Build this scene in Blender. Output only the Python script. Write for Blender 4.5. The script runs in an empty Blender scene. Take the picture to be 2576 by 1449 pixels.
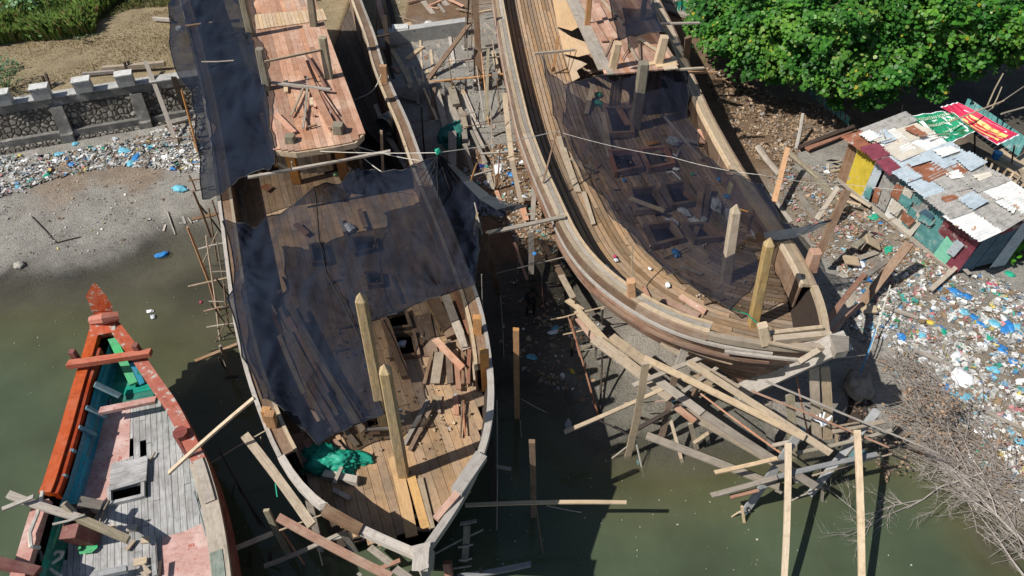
import bpy, math, random
import numpy as np
from mathutils import Vector, noise as mnoise
from mathutils.geometry import delaunay_2d_cdt
random.seed(7); rng = np.random.default_rng(7)
sc = bpy.context.scene
COL = sc.collection
# ---------------------------------------------------------------- camera, sky, sun
PITCH = math.radians(46); CAMH = 20.0; F = 1780.0; CX, CY = 1288.0, 724.5      # photo measured on a 2576 px wide copy
cam = bpy.data.cameras.new('camera'); camo = bpy.data.objects.new('camera', cam); COL.objects.link(camo)
camo.location = (0, 0, CAMH); camo.rotation_euler = (math.pi/2 - PITCH, 0, 0)
cam.sensor_width = 36; cam.lens = 36 * F / 2576; cam.clip_end = 1000
sc.camera = camo
SAZ, SEL = math.radians(24), math.radians(48)        # light travels towards (cos, sin) of SAZ
w = bpy.data.worlds.new('World'); sc.world = w; w.use_nodes = True
wn = w.node_tree.nodes; bg = wn['Background']
sky = wn.new('ShaderNodeTexSky'); sky.sky_type = 'NISHITA'; sky.sun_disc = False
sky.sun_elevation = SEL; sky.sun_rotation = math.radians(246)
w.node_tree.links.new(sky.outputs[0], bg.inputs[0]); bg.inputs[1].default_value = 0.07
sl = bpy.data.lights.new('sun', 'SUN'); sl.energy = 4.8; sl.angle = math.radians(0.5); sl.color = (1, .95, .87)
so = bpy.data.objects.new('sun', sl); COL.objects.link(so)
ld = Vector((math.cos(SAZ)*math.cos(SEL), math.sin(SAZ)*math.cos(SEL), -math.sin(SEL)))
so.rotation_euler = ld.to_track_quat('-Z', 'Y').to_euler(); so.location = (-20, -10, 30)
sc.view_settings.view_transform = 'Standard'; sc.view_settings.look = 'None'; sc.view_settings.exposure = 0.22

# ---------------------------------------------------------------- measuring helpers
cP, sP = math.cos(PITCH), math.sin(PITCH)
def at(px, py, z=0.0):
    u = (px-CX)/F; v = -(py-CY)/F
    d = (u, cP+v*sP, -sP+v*cP); t = (z-CAMH)/d[2]
    return Vector((d[0]*t, d[1]*t, z))
def depth_of(p): return p.y*cP-(p.z-CAMH)*sP
def proj(p):
    dep = depth_of(p); return CX+F*p.x/dep, CY-F*(p.y*sP+(p.z-CAMH)*cP)/dep
FR = {'P': (0, 0, 1), 'A': (429.3, 0, .2222), 'B': (992.8, 268.3, .2222), 'C': (1140.4, 590.3, .2222), 'D': (939.2, 0, .2222),
      'E': (1569.7, 778.2, 1/3), 'G': (2146.6, 778.2, .463), 'Y': (1274.6, 805, .4688), 'X': (402.5, 1006.2, .4688)}
for i in range(4):
    for j in range(3): FR['%d%d' % (i, j)] = (644*i, 483*j, 1/3)
def fr(f, x, y):
    a = FR[f]; return a[0]+x*a[2], a[1]+y*a[2]
def zup(base, px, py):            # height at which pixel (px,py) stands right above base
    best = None
    for k in range(400):
        z = base.z+.02*k+.02
        if z > 17: break
        q = at(px, py, z); d = (q.x-base.x)**2+(q.y-base.y)**2
        if best is None or d < best[0]: best = (d, z)
    return best[1]

# ---------------------------------------------------------------- object helpers
ORG = {}
def tag(o, label=None, cat=None, group=None, kind=None):
    if label: o['label'] = label
    if cat: o['category'] = cat
    if group: o['group'] = group
    if kind: o['kind'] = kind
    return o
def empty(name, loc, label, cat, group=None):
    o = bpy.data.objects.new(name, None); COL.objects.link(o); o.location = loc; ORG[o.name] = Vector(loc)
    o.empty_display_size = .3
    return tag(o, label, cat, group)
class MB:
    def __init__(s): s.v = []; s.f = []; s.uv = []; s.r = []; s.c = []
    def face(s, pts, uv=None, r=None, c=None):
        n = len(s.v); s.v += [tuple(p) for p in pts]; s.f.append(tuple(range(n, n+len(pts))))
        s.uv += (uv or [(p[0], p[1]) for p in pts]); s.r.append(random.random() if r is None else r); s.c.append(c or (1, 1, 1))
    def box(s, p0, p1, w, t, ref=None, r=None, w2=None, skew=.0, c=None):
        p0 = Vector(p0); p1 = Vector(p1); X = p1-p0; L = X.length
        if L < 1e-5: return
        X /= L
        if ref is None: ref = Vector((0, 0, 1)) if abs(X.z) < .75 else Vector((0, -1, .3))
        W = Vector(ref).cross(X).normalized(); T = X.cross(W).normalized()
        w2 = w if w2 is None else w2; sk = [random.uniform(-skew, skew) for _ in range(2)]
        P = []
        for e, (p, ww) in enumerate(((p0, w), (p1, w2))):
            for a, b in ((-1, -1), (1, -1), (1, 1), (-1, 1)):
                P.append(p+W*(a*ww/2)+T*(b*t/2)+X*(a*sk[e]*ww))
        r = random.random() if r is None else r; uo = r*37.7
        for q in ((0, 1, 2, 3), (7, 6, 5, 4), (0, 4, 5, 1), (1, 5, 6, 2), (2, 6, 7, 3), (3, 7, 4, 0)):
            side = q in ((1, 5, 6, 2), (3, 7, 4, 0)); end = q in ((0, 1, 2, 3), (7, 6, 5, 4))
            uv = []
            for k in q:
                a, b = ((-1, -1), (1, -1), (1, 1), (-1, 1))[k % 4]
                uv.append((uo+(L if k > 3 else 0) if not end else uo+b*t, uo+(b*t/2 if side else a*w/2)))
            s.face([P[k] for k in q], uv, r, c)
    def tube(s, pts, rad, n=6, r=None, c=None, cap=True):
        pts = [Vector(p) for p in pts]; r = random.random() if r is None else r
        rads = rad if isinstance(rad, (list, tuple)) else [rad]*len(pts)
        rings = []; L = 0; uvL = []
        for i, p in enumerate(pts):
            d = (pts[min(i+1, len(pts)-1)]-pts[max(i-1, 0)])
            if d.length < 1e-6: d = Vector((0, 0, 1))
            d.normalize(); a = Vector((0, 0, 1)) if abs(d.z) < .9 else Vector((1, 0, 0))
            u = d.cross(a).normalized(); v = d.cross(u)
            rings.append([p+(u*math.cos(2*math.pi*k/n)+v*math.sin(2*math.pi*k/n))*rads[i] for k in range(n)])
            if i: L += (p-pts[i-1]).length
            uvL.append(L)
        for i in range(len(pts)-1):
            for k in range(n):
                k2 = (k+1) % n; a0 = k/n*6.28*rads[i]; a1 = (k+1)/n*6.28*rads[i]
                s.face([rings[i][k], rings[i][k2], rings[i+1][k2], rings[i+1][k]], [(uvL[i], a0), (uvL[i], a1), (uvL[i+1], a1), (uvL[i+1], a0)], r, c)
        if cap:
            s.face(rings[0][::-1], None, r, c); s.face(rings[-1], None, r, c)
    def post(s, b, t, w, tip=True, r=None):      # squared timber with chamfered corners and a pyramid tip
        b = Vector(b); t = Vector(t); X = (t-b); L = X.length; X.normalize()
        W = X.cross(Vector((0, 1, 0))).normalized(); T = X.cross(W); r = random.random() if r is None else r
        def ring(p, h, ch):
            o = []
            for a, b2 in ((-h, -h+ch), (-h+ch, -h), (h-ch, -h), (h, -h+ch), (h, h-ch), (h-ch, h), (-h+ch, h), (-h, h-ch)): o.append(p+W*a+T*b2)
            return o
        h = w/2; rs = [ring(b, h, h*.15), ring(b+X*(L*.5), h*.97, h*.2), ring(t-X*(w*.8 if tip else 0), h*.93, h*.25)]
        if tip: rs.append(ring(t-X*.02, h*.16, h*.05))
        for i in range(len(rs)-1):
            l0 = (rs[i][0]-rs[0][0]).length; l1 = (rs[i+1][0]-rs[0][0]).length
            for k in range(8):
                k2 = (k+1) % 8; v0 = k*h*.8
                s.face([rs[i][k], rs[i][k2], rs[i+1][k2], rs[i+1][k]], [(l0, v0), (l0, v0+h*.8), (l1, v0+h*.8), (l1, v0)], r if i < 2 else r*.3+.7)
        s.face(rs[-1], None, r); s.face(rs[0][::-1], None, r)
    def sweep(s, pts, sec, r=None, closed=True, rlen=0):      # section (lateral, vertical) swept along a plan polyline; lateral is left of travel
        N = len(pts); L = 0; R = []
        for i in range(N):
            d = (pts[min(i+1, N-1)]-pts[max(i-1, 0)]); d.z = 0; d.normalize(); nrm = Vector((-d.y, d.x, 0))
            if i: L += (pts[i]-pts[i-1]).length
            R.append((L, [pts[i]+nrm*a+Vector((0, 0, b)) for a, b in sec]))
        r0 = random.random() if r is None else r; acc = [0]
        for a, b in sec[1:]: acc.append(acc[-1]+.2)
        n = len(sec); m = n if closed else n-1
        rr = r0
        for i in range(N-1):
            if rlen and i % rlen == 0: rr = random.random()
            for k in range(m):
                k2 = (k+1) % n; va = acc[k]; vb = va+.2
                s.face([R[i][1][k], R[i][1][k2], R[i+1][1][k2], R[i+1][1][k]], [(R[i][0], va), (R[i][0], vb), (R[i+1][0], vb), (R[i+1][0], va)], rr)
        if closed:
            s.face(R[0][1][::-1], None, r0); s.face(R[-1][1], None, r0)
    def build(s, name, mat, parent=None, origin=None, smooth=False, recalc=False):
        V = np.array(s.v, dtype=np.float64)
        if parent is not None: o0 = ORG[parent.name]
        elif origin is not None: o0 = Vector(origin)
        else: o0 = Vector(((V[:, 0].min()+V[:, 0].max())/2, (V[:, 1].min()+V[:, 1].max())/2, V[:, 2].min()))
        V = V-np.array(o0)[None]
        me = bpy.data.meshes.new(name); me.from_pydata(V.tolist(), [], s.f)
        uvl = me.uv_layers.new(name='UVMap'); uvl.data.foreach_set('uv', np.array(s.uv, dtype=np.float32).ravel())
        at_ = me.attributes.new('rnd', 'FLOAT', 'FACE'); at_.data.foreach_set('value', np.array(s.r, dtype=np.float32))
        c_ = me.attributes.new('pc', 'FLOAT_VECTOR', 'FACE'); c_.data.foreach_set('vector', np.array(s.c, dtype=np.float32).ravel())
        if smooth: me.polygons.foreach_set('use_smooth', [True]*len(s.f))
        if isinstance(mat, str): mat = M[mat]
        me.materials.append(mat); me.validate(); me.update()
        o = bpy.data.objects.new(name, me); COL.objects.link(o)
        if parent is not None: o.parent = parent; o.location = (0, 0, 0)
        else: o.location = o0
        ORG[o.name] = o0
        return o

# ---------------------------------------------------------------- materials
M = {}
def nodes(name, rough=.85, spec=.25):
    m = bpy.data.materials.new(name); m.use_nodes = True; nt = m.node_tree; b = nt.nodes['Principled BSDF']
    b.inputs['Roughness'].default_value = rough; b.inputs['Specular IOR Level'].default_value = spec
    M[name] = m; return m, nt, b
def N(nt, t, **k):
    n = nt.nodes.new(t)
    for a, v in k.items():
        if a.startswith('i_'): n.inputs[int(a[2:]) if a[2:].isdigit() else a[2:].replace('_', ' ')].default_value = v
        else: setattr(n, a, v)
    return n
def ramp(nt, src, stops):
    r = nt.nodes.new('ShaderNodeValToRGB'); e = r.color_ramp.elements
    while len(e) < len(stops): e.new(.5)
    for k, (p, c) in enumerate(stops):
        e[k].position = p; e[k].color = (*c, 1) if isinstance(c, tuple) else (c, c, c, 1)
    nt.links.new(src, r.inputs[0]); return r.outputs[0]
def mixc(nt, fac, a, b, mode='MIX'):
    m = nt.nodes.new('ShaderNodeMix'); m.data_type = 'RGBA'; m.blend_type = mode
    for s_, v in ((0, fac), (6, a), (7, b)):
        if isinstance(v, (int, float)): m.inputs[s_].default_value = v if s_ == 0 else (v, v, v, 1)
        elif isinstance(v, tuple): m.inputs[s_].default_value = (*v, 1)
        else: nt.links.new(v, m.inputs[s_])
    return m.outputs[2]
def wood(name, c1, c2, var=.6, stain=None, sfac=.5, sscale=1.2, grain=11.0, rough=.85, chip=None, chipthr=.5):
    m, nt, b = nodes(name, rough); L = nt.links.new
    uv = N(nt, 'ShaderNodeUVMap', uv_map='UVMap'); mp = N(nt, 'ShaderNodeMapping'); mp.inputs['Scale'].default_value = (.9, grain, 1)
    L(uv.outputs[0], mp.inputs[0])
    g = N(nt, 'ShaderNodeTexNoise', i_Scale=2.0, i_Detail=4.0, i_Roughness=.65); L(mp.outputs[0], g.inputs['Vector'])
    col = mixc(nt, ramp(nt, g.outputs[0], [(.33, 0.0), (.66, 1.0)]), c1, c2)
    geo = N(nt, 'ShaderNodeNewGeometry')
    n2 = N(nt, 'ShaderNodeTexNoise', i_Scale=sscale, i_Detail=5.0, i_Roughness=.6); L(geo.outputs['Position'], n2.inputs['Vector'])
    if stain: col = mixc(nt, ramp(nt, n2.outputs[0], [(.45, 0.0), (.65, sfac)]), col, stain)
    at_ = N(nt, 'ShaderNodeAttribute', attribute_name='rnd'); oi = N(nt, 'ShaderNodeObjectInfo')
    ad = N(nt, 'ShaderNodeMath', operation='ADD'); L(at_.outputs['Fac'], ad.inputs[0]); L(oi.outputs['Random'], ad.inputs[1])
    frn = N(nt, 'ShaderNodeMath', operation='FRACT'); L(ad.outputs[0], frn.inputs[0])
    mr = N(nt, 'ShaderNodeMapRange'); mr.inputs[3].default_value = 1-var*.55; mr.inputs[4].default_value = 1+var*.45; L(frn.outputs[0], mr.inputs[0])
    m7 = N(nt, 'ShaderNodeMath', operation='MULTIPLY'); m7.inputs[1].default_value = 7.31; L(frn.outputs[0], m7.inputs[0])
    f7 = N(nt, 'ShaderNodeMath', operation='FRACT'); L(m7.outputs[0], f7.inputs[0])
    ms = N(nt, 'ShaderNodeMapRange'); ms.inputs[3].default_value = .82; ms.inputs[4].default_value = 1.12; L(f7.outputs[0], ms.inputs[0])
    hsv = N(nt, 'ShaderNodeHueSaturation'); L(mr.outputs[0], hsv.inputs['Value']); L(ms.outputs[0], hsv.inputs['Saturation']); L(col, hsv.inputs['Color'])
    col = hsv.outputs[0]
    n3 = N(nt, 'ShaderNodeTexNoise', i_Scale=5.0, i_Detail=6.0, i_Roughness=.7); L(geo.outputs['Position'], n3.inputs['Vector'])
    if chip: col = mixc(nt, ramp(nt, n3.outputs[0], [(chipthr, 0.0), (chipthr+.03, 1.0)]), col, chip)
    L(mixc(nt, ramp(nt, n3.outputs[0], [(.3, .6), (.5, 0.0)]), col, mixc(nt, 1.0, col, (.55, .52, .5), 'MULTIPLY')), b.inputs['Base Color'])
    bp = N(nt, 'ShaderNodeBump', i_Strength=.5, i_Distance=.02); L(g.outputs[0], bp.inputs['Height']); L(bp.outputs[0], b.inputs['Normal'])
    return m
wood('tan', (.48, .385, .275), (.34, .265, .18), .5, (.3, .25, .19), .5)
wood('new', (.60, .475, .325), (.47, .355, .23), .35, (.42, .33, .24), .4)
wood('org', (.52, .27, .10), (.42, .20, .07), .4, (.3, .18, .09), .5)
wood('gry', (.36, .32, .27), (.24, .21, .175), .55, (.42, .37, .31), .5)
wood('blu', (.30, .31, .32), (.2, .21, .22), .4, (.36, .35, .34), .5)
wood('brn', (.24, .155, .10), (.155, .095, .06), .6, (.3, .23, .17), .5)
wood('red', (.37, .17, .10), (.26, .11, .065), .6, (.42, .27, .19), .5)
wood('pnk', (.50, .29, .20), (.38, .20, .135), .6, (.55, .42, .32), .5)
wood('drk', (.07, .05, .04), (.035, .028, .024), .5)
wood('amber', (.62, .38, .15), (.52, .30, .11), .2, (.45, .28, .13), .5)
wood('olg', (.33, .29, .21), (.20, .175, .125), .4, (.34, .30, .24), .5)
wood('olv', (.50, .35, .155), (.30, .21, .10), .35, (.34, .27, .17), .5)
wood('wht', (.46, .42, .37), (.32, .29, .26), .5, (.35, .32, .29), .6)
wood('deck_stain_shade', (.13, .10, .08), (.07, .055, .045), .5)  # stained side deck, with the cabin roof's shade put into its colour
wood('deck_mid', (.47, .315, .19), (.33, .215, .125), .38, (.22, .165, .11), .7, .8)
wood('deck_right', (.40, .27, .165), (.235, .155, .092), .75, (.26, .21, .16), .6, .7)
wood('deck_old', (.50, .50, .50), (.30, .295, .29), .35, (.20, .19, .18), .5, 1.6, 9)
wood('roof_mid', (.50, .285, .19), (.36, .19, .12), .55, (.58, .42, .31), .6, .9)
wood('hull_red', (.36, .215, .15), (.20, .115, .08), .8, (.40, .29, .22), .7, 1.0)
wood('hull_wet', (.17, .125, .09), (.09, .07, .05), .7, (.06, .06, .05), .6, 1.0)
wood('p_orange', (.47, .112, .050), (.39, .088, .038), .15, (.44, .15, .09), .5, 2.5, 6, .6, (.42, .36, .22), .66)
wood('p_rust', (.33, .055, .022), (.24, .04, .018), .25, (.3, .1, .07), .5, 2.5, 6, .6, (.38, .34, .28), .64)
wood('p_orange2', (.48, .082, .024), (.38, .062, .02), .2, (.42, .16, .10), .5, 2.5, 6, .6, (.40, .40, .36), .57)
wood('p_blue', (.05, .30, .44), (.035, .20, .31), .5, (.05, .30, .42), .7, 2.0, 6, .6, (.10, .14, .16), .60)
wood('p_sage', (.24, .30, .24), (.17, .21, .17), .3, (.33, .34, .3), .5, 2.0)
wood('p_rib', (.14, .34, .42), (.09, .24, .3), .3, (.3, .33, .33), .6, 3.0)
wood('p_green', (.03, .26, .19), (.02, .16, .12), .5, (.03, .28, .2), .5, 2.0, 6, .6, (.2, .2, .18), .63)
wood('p_mint', (.12, .42, .2), (.1, .34, .18), .3, (.05, .5, .15), .5, 2.0, 6, .6, (.3, .3, .26), .62)
wood('p_pink', (.50, .27, .23), (.43, .21, .175), .2, (.62, .45, .40), .8, 1.5, 5, .7, (.38, .13, .10), .60)
wood('p_maroon', (.24, .07, .055), (.16, .045, .04), .4, (.3, .16, .12), .5, 2.0, 6, .6, (.3, .26, .22), .64)
wood('ply', (.60, .44, .28), (.50, .35, .21), .25, (.48, .36, .25), .5, .8, 4)
def flat(name, c, rough=.7, var=.25, scale=6.0, c2=None, thr=.55, spec=.3):
    m, nt, b = nodes(name, rough, spec); geo = N(nt, 'ShaderNodeNewGeometry')
    n = N(nt, 'ShaderNodeTexNoise', i_Scale=scale, i_Detail=5.0, i_Roughness=.65); nt.links.new(geo.outputs['Position'], n.inputs['Vector'])
    col = mixc(nt, ramp(nt, n.outputs[0], [(.3, 0.0), (.7, 1.0)]), tuple(x*(1-var) for x in c), tuple(min(1, x*(1+var)) for x in c))
    if c2: col = mixc(nt, ramp(nt, n.outputs[0], [(thr, 0.0), (thr+.05, 1.0)]), col, c2)
    nt.links.new(col, b.inputs['Base Color']); return m
flat('concrete', (.37, .37, .355), .9, .25, 3.0, (.2, .2, .19), .6)
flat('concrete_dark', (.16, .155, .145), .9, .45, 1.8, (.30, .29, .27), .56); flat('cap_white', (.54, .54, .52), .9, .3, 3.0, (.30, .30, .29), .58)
flat('black', (.012, .012, .014), .6)
flat('rope', (.55, .52, .45), .9); flat('rope_green', (.02, .32, .2), .7); flat('rope_blue', (.05, .25, .5), .7)
flat('tarp_green', (.015, .28, .19), .55, .4); flat('tarp_teal', (.015, .12, .10), .7, .4); flat('tarp_blue', (.02, .03, .16), .5, .4)
flat('plastic_white', (.75, .77, .8), .4, .12); flat('plastic_blue', (.035, .20, .50), .35, .3); flat('plastic_cyan', (.14, .42, .55), .35, .3)
flat('plastic_clear', (.45, .48, .52), .25, .45, 14, (.85, .88, .9), .6); flat('plastic_pink', (.45, .05, .12), .4, .3); flat('plastic_lime', (.3, .55, .25), .4, .3)
flat('jerry', (.42, .38, .16), .45, .25); flat('skin', (.07, .04, .028), .6, .1); flat('cloth_dark', (.018, .02, .02), .9, .3); flat('hair', (.008, .007, .006), .7)
flat('steel_drum', (.07, .075, .07), .5, .4); flat('rubber', (.015, .014, .013), .7)
flat('sheet_white', (.66, .67, .66), .5, .2, 3.0, (.40, .26, .17), .60); flat('sheet_blue', (.42, .49, .54), .5, .25, 3.5, (.33, .22, .17), .60)
flat('sheet_rust', (.28, .115, .065), .8, .35, 3.0, (.4, .43, .44), .60); flat('sheet_grey', (.35, .34, .32), .8, .4, 4.0, (.22, .17, .14), .60)
flat('sheet_maroon', (.21, .05, .075), .6, .3, 3.0, (.35, .33, .33), .66); flat('sheet_cream', (.56, .52, .45), .6, .15, 1.6, (.42, .24, .14), .64)
flat('paint_yellow', (.56, .43, .05), .6, .2, 3.0, (.36, .33, .24), .60); flat('paint_teal', (.10, .28, .28), .7, .3, 2.5, (.26, .36, .35), .56)
flat('paint_mint', (.22, .58, .42), .7, .15); flat('paint_navy', (.06, .12, .17), .7, .3, 2.0); flat('paint_maroon', (.17, .045, .055), .7, .3, 3.0, (.3, .25, .24), .57)
flat('banner_green', (.02, .26, .13), .5, .2, 1.0, (.03, .12, .05), .55); flat('banner_red', (.52, .03, .08), .5, .2, 1.5); flat('banner_yellow', (.75, .58, .2), .5, .15, 3.0)
flat('ink_pale', (.75, .75, .6), .6, .05); flat('ink_red', (.5, .05, .05), .6, .05)
flat('twig', (.33, .295, .265), .9, .3, 8); flat('bark', (.13, .10, .075), .95, .35, 9)
flat('stone', (.33, .31, .27), .9, .3, 5)
def attrmat(name, rough=.7, trans=0.0, jit=.3, attr='pc'):
    m, nt, b = nodes(name, rough, .3); a = N(nt, 'ShaderNodeAttribute', attribute_name=attr)
    g = N(nt, 'ShaderNodeNewGeometry'); n = N(nt, 'ShaderNodeTexNoise', i_Scale=9.0, i_Detail=3.0); nt.links.new(g.outputs['Position'], n.inputs['Vector'])
    col = mixc(nt, 1.0, a.outputs['Color'], ramp(nt, n.outputs[0], [(.3, 1-jit), (.7, 1+jit*.3)]), 'MULTIPLY')
    nt.links.new(col, b.inputs['Base Color'])
    if trans:
        tr = N(nt, 'ShaderNodeBsdfTranslucent'); nt.links.new(col, tr.inputs['Color']); mx = N(nt, 'ShaderNodeMixShader'); mx.inputs[0].default_value = trans
        nt.links.new(b.outputs[0], mx.inputs[1]); nt.links.new(tr.outputs[0], mx.inputs[2]); nt.links.new(mx.outputs[0], nt.nodes['Material Output'].inputs[0])
    return m
attrmat('litter', .5); attrmat('leafmat', .45, .3, .15); attrmat('dryleaf', .8, .15, .2); attrmat('grassmat', .7, .25, .2)
def netmat(name, col, op0, op1, scale=.7):
    m, nt, b = nodes(name, .7, .06); L = nt.links.new
    g = N(nt, 'ShaderNodeNewGeometry'); n = N(nt, 'ShaderNodeTexNoise', i_Scale=scale, i_Detail=3.0, i_Roughness=.45); L(g.outputs['Position'], n.inputs['Vector'])
    n2 = N(nt, 'ShaderNodeTexNoise', i_Scale=40.0, i_Detail=2.0); L(g.outputs['Position'], n2.inputs['Vector'])
    L(mixc(nt, ramp(nt, n.outputs[0], [(.35, 0.0), (.68, 1.0)]), tuple(x*.85 for x in col), tuple(x*1.3 for x in col)), b.inputs['Base Color'])
    ad = N(nt, 'ShaderNodeMath', operation='MULTIPLY_ADD'); L(n2.outputs[0], ad.inputs[0]); ad.inputs[1].default_value = .8; L(n.outputs[0], ad.inputs[2])
    mr = N(nt, 'ShaderNodeMapRange'); mr.inputs[1].default_value = .5; mr.inputs[2].default_value = 1.3; mr.inputs[3].default_value = op0; mr.inputs[4].default_value = op1
    L(ad.outputs[0], mr.inputs[0]); lw = N(nt, 'ShaderNodeLayerWeight', i_Blend=.5); lm = N(nt, 'ShaderNodeMath', operation='MULTIPLY_ADD'); L(lw.outputs['Facing'], lm.inputs[0]); lm.inputs[1].default_value = .22; lm.inputs[2].default_value = -.07
    sm = N(nt, 'ShaderNodeMath', operation='ADD', use_clamp=True); L(mr.outputs[0], sm.inputs[0]); L(lm.outputs[0], sm.inputs[1]); L(sm.outputs[0], b.inputs['Alpha'])
    return m
netmat('net_dense', (.010, .0145, .026), .73, .85); netmat('net_thin', (.010, .012, .022), .58, .74); netmat('net_fold', (.05, .058, .068), .80, .92)  # last one is paler: sunlight on the folded net edges painted into it

# ---------------------------------------------------------------- terrain
S_, WE, MU, BR, GR, LE, DE, OL, SH = (.32, .305, .275), (.19, .18, .15), (.115, .105, .085), (.21, .135, .085), (.33, .265, .165), (.19, .13, .085), (.27, .225, .175), (.12, .12, .075), (.34, .31, .27)
CP = [(0,400,.45,S_),(200,372,.5,S_),(400,340,.55,S_),(0,470,.32,S_),(180,455,.34,(.28,.225,.175)),(330,440,.36,(.27,.215,.165)),(0,500,.28,S_),(250,500,.25,S_),(450,470,.3,S_),(0,600,.16,S_),(250,600,.12,S_),(430,540,.12,S_),(0,670,.08,S_),(200,650,.06,S_),(320,608,.05,S_),(480,578,.03,WE),
 (0,705,.01,(.12,.115,.10)),(200,690,.0,(.12,.115,.10)),(360,625,.0,(.12,.115,.10)),(0,760,-.13,(.11,.10,.085)),(250,740,-.15,(.11,.10,.085)),(420,680,-.14,WE),(530,640,-.08,WE),(0,900,-.7,OL),(0,1100,-1.2,OL),(200,900,-.6,OL),(430,770,-.2,(.06,.055,.055)),(500,720,-.12,(.05,.045,.045)),(560,800,-.22,MU),(560,1000,-.4,MU),(600,1200,-.9,OL),(800,1300,-1.1,OL),(0,1449,-1.5,OL),(1100,1449,-1.2,OL),  # near-black points paint the bow post's shadow band into the bottom colour
 (990,40,1.75,BR),(1150,40,1.8,BR),(1230,60,1.6,S_),(1050,120,1.2,S_),(1100,200,1.1,S_),(1200,260,1.0,S_),(1220,330,.95,S_),(1270,400,.8,BR),(1300,470,.7,BR),(1200,470,.7,BR),(1330,600,.5,BR),(1370,700,.35,MU),(1300,800,.2,MU),(1300,950,.05,MU),(1200,1000,-.1,MU),(1430,980,.06,WE),(1490,1090,.01,WE),(1300,1100,-.5,OL),(1700,1115,.02,WE),(1620,1220,-.35,OL),(1300,1449,-1.2,OL),(1500,950,.2,WE),(1620,900,.3,SH),(1850,1080,.1,WE),(1900,1250,-.6,OL),(1900,1449,-1.2,OL),
 (800,500,.4,MU),(900,800,-.2,MU),(700,200,1.2,MU),(1500,300,.8,MU),(1700,600,.6,MU),
 (1780,60,1.4,BR),(1760,170,1.3,LE),(1850,330,1.15,LE),(1950,400,1.05,LE),(1980,470,1.0,DE),(2060,420,1.05,S_),(2100,500,.95,DE),(2130,600,.9,DE),(2150,700,.8,S_),(2300,740,.85,DE),(2500,700,1.0,S_),(2500,800,1.,DE),(2500,1000,.9,DE),(2200,800,.7,S_),(2140,820,.5,SH),(2250,900,.45,S_),(2200,1000,.25,S_),(2230,1060,.1,S_),(2290,1110,.0,WE),(2400,1050,.5,DE),(2430,1150,.1,DE),(2576,1250,.3,DE),(2500,1400,-.2,OL),(2350,1230,-.4,OL),(2200,1250,-.7,OL),(2080,1120,.02,WE),(2000,1020,.2,SH),(2300,1449,-1.2,OL),(2576,1449,-.4,OL),
 (2576,300,1.4,MU),(2200,300,1.3,LE),(2576,600,1.2,MU),(2200,150,1.4,MU),(1900,60,1.5,LE),(2400,60,1.5,MU),(1300,-200,1.9,GR),(0,-200,2,GR),(2576,-200,2,GR),(1700,-80,1.6,BR)]
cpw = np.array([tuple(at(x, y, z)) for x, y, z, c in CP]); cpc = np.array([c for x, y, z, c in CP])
def rbf_fit(P, vals):
    D = np.sqrt(((P[:, None]-P[None])**2).sum(-1)); n = len(P)
    A = np.zeros((n+3, n+3)); A[:n, :n] = -D-np.eye(n)*.4; A[:n, n] = 1; A[:n, n+1:] = P; A[n, :n] = 1; A[n+1:, :n] = P.T
    return np.linalg.solve(A, np.concatenate([vals, np.zeros(3)]))
def rbf_eval(P, wts, Q):
    out = np.zeros(len(Q)); n = len(P)
    for i in range(0, len(Q), 20000):
        q = Q[i:i+20000]; D = np.sqrt(((q[:, None]-P[None])**2).sum(-1)); out[i:i+20000] = -D@wts[:n]+wts[n]+q@wts[n+1:]
    return out
RW = rbf_fit(cpw[:, :2], cpw[:, 2])
_w = [at(0, 267, 2.5), at(437, 199, 2.5)]
WL = [(_w[0].x-30, _w[0].y-9.9+.35), (_w[0].x, _w[0].y+.35), (_w[1].x, _w[1].y+.35), (-9, 31.8), (-5.2, 31.2), (0.2, 33.2), (1.2, 60)]     # retaining wall line
def wall_side(x, y): return y-np.interp(x, [p[0] for p in WL], [p[1] for p in WL])
def vnoise(x, y, s):
    return np.sin(x*1.7*s+np.sin(y*1.3*s)*1.5)*np.cos(y*1.9*s+np.sin(x*1.1*s)*1.3)
def hgt(x, y):
    x = np.atleast_1d(np.asarray(x, float)); y = np.atleast_1d(np.asarray(y, float))
    h = rbf_eval(cpw[:, :2], RW, np.stack([x, y], 1))
    h = np.clip(h, -1.6, 1.9)+.025*vnoise(x, y, 1.0)+.015*vnoise(x+3, y, 2.7)
    s = wall_side(x, y); lim = np.where(x < -9, 2.42, np.where(x < .3, 1.75, -9))
    return np.where((s > 0) & (x < .4), np.maximum(h*.2+lim*.8, lim+.05*vnoise(x, y, .4)), h)
def H1(x, y): return float(hgt(x, y)[0])
def on(px, py):                   # pixel -> point on the ground
    z = .5
    for _ in range(12):
        p = at(px, py, z); z = z*.4+.6*H1(p.x, p.y)
    p = at(px, py, z); return p
def colr(Q):
    out = np.zeros((len(Q), 3))
    for i in range(0, len(Q), 20000):
        q = Q[i:i+20000]; qq = q+.35*np.stack([vnoise(q[:, 0], q[:, 1], 1.3), vnoise(q[:, 1]+5, q[:, 0], 1.6)], 1)
        D = ((qq[:, None]-cpw[None, :, :2])**2).sum(-1)+.05; W = D**-2.2; out[i:i+20000] = (W@cpc)/W.sum(1, keepdims=True)
    s = wall_side(Q[:, 0], Q[:, 1]); lot = (s > 0) & (Q[:, 0] < .4)
    out[lot & (Q[:, 0] < -6)] = GR
    z = hgt(Q[:, 0], Q[:, 1]); wet = np.clip(1-z/.12, 0, 1)*(Q[:, 1] < 40); out *= (1-.45*wet)[:, None]
    return out
gx = np.concatenate([np.linspace(-300, -38, 14), np.arange(-36, 36.01, .2), np.linspace(38, 300, 14)])
gy = np.concatenate([np.linspace(-60, 3, 8), np.arange(4, 50, .2), np.linspace(52, 500, 18)])
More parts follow.
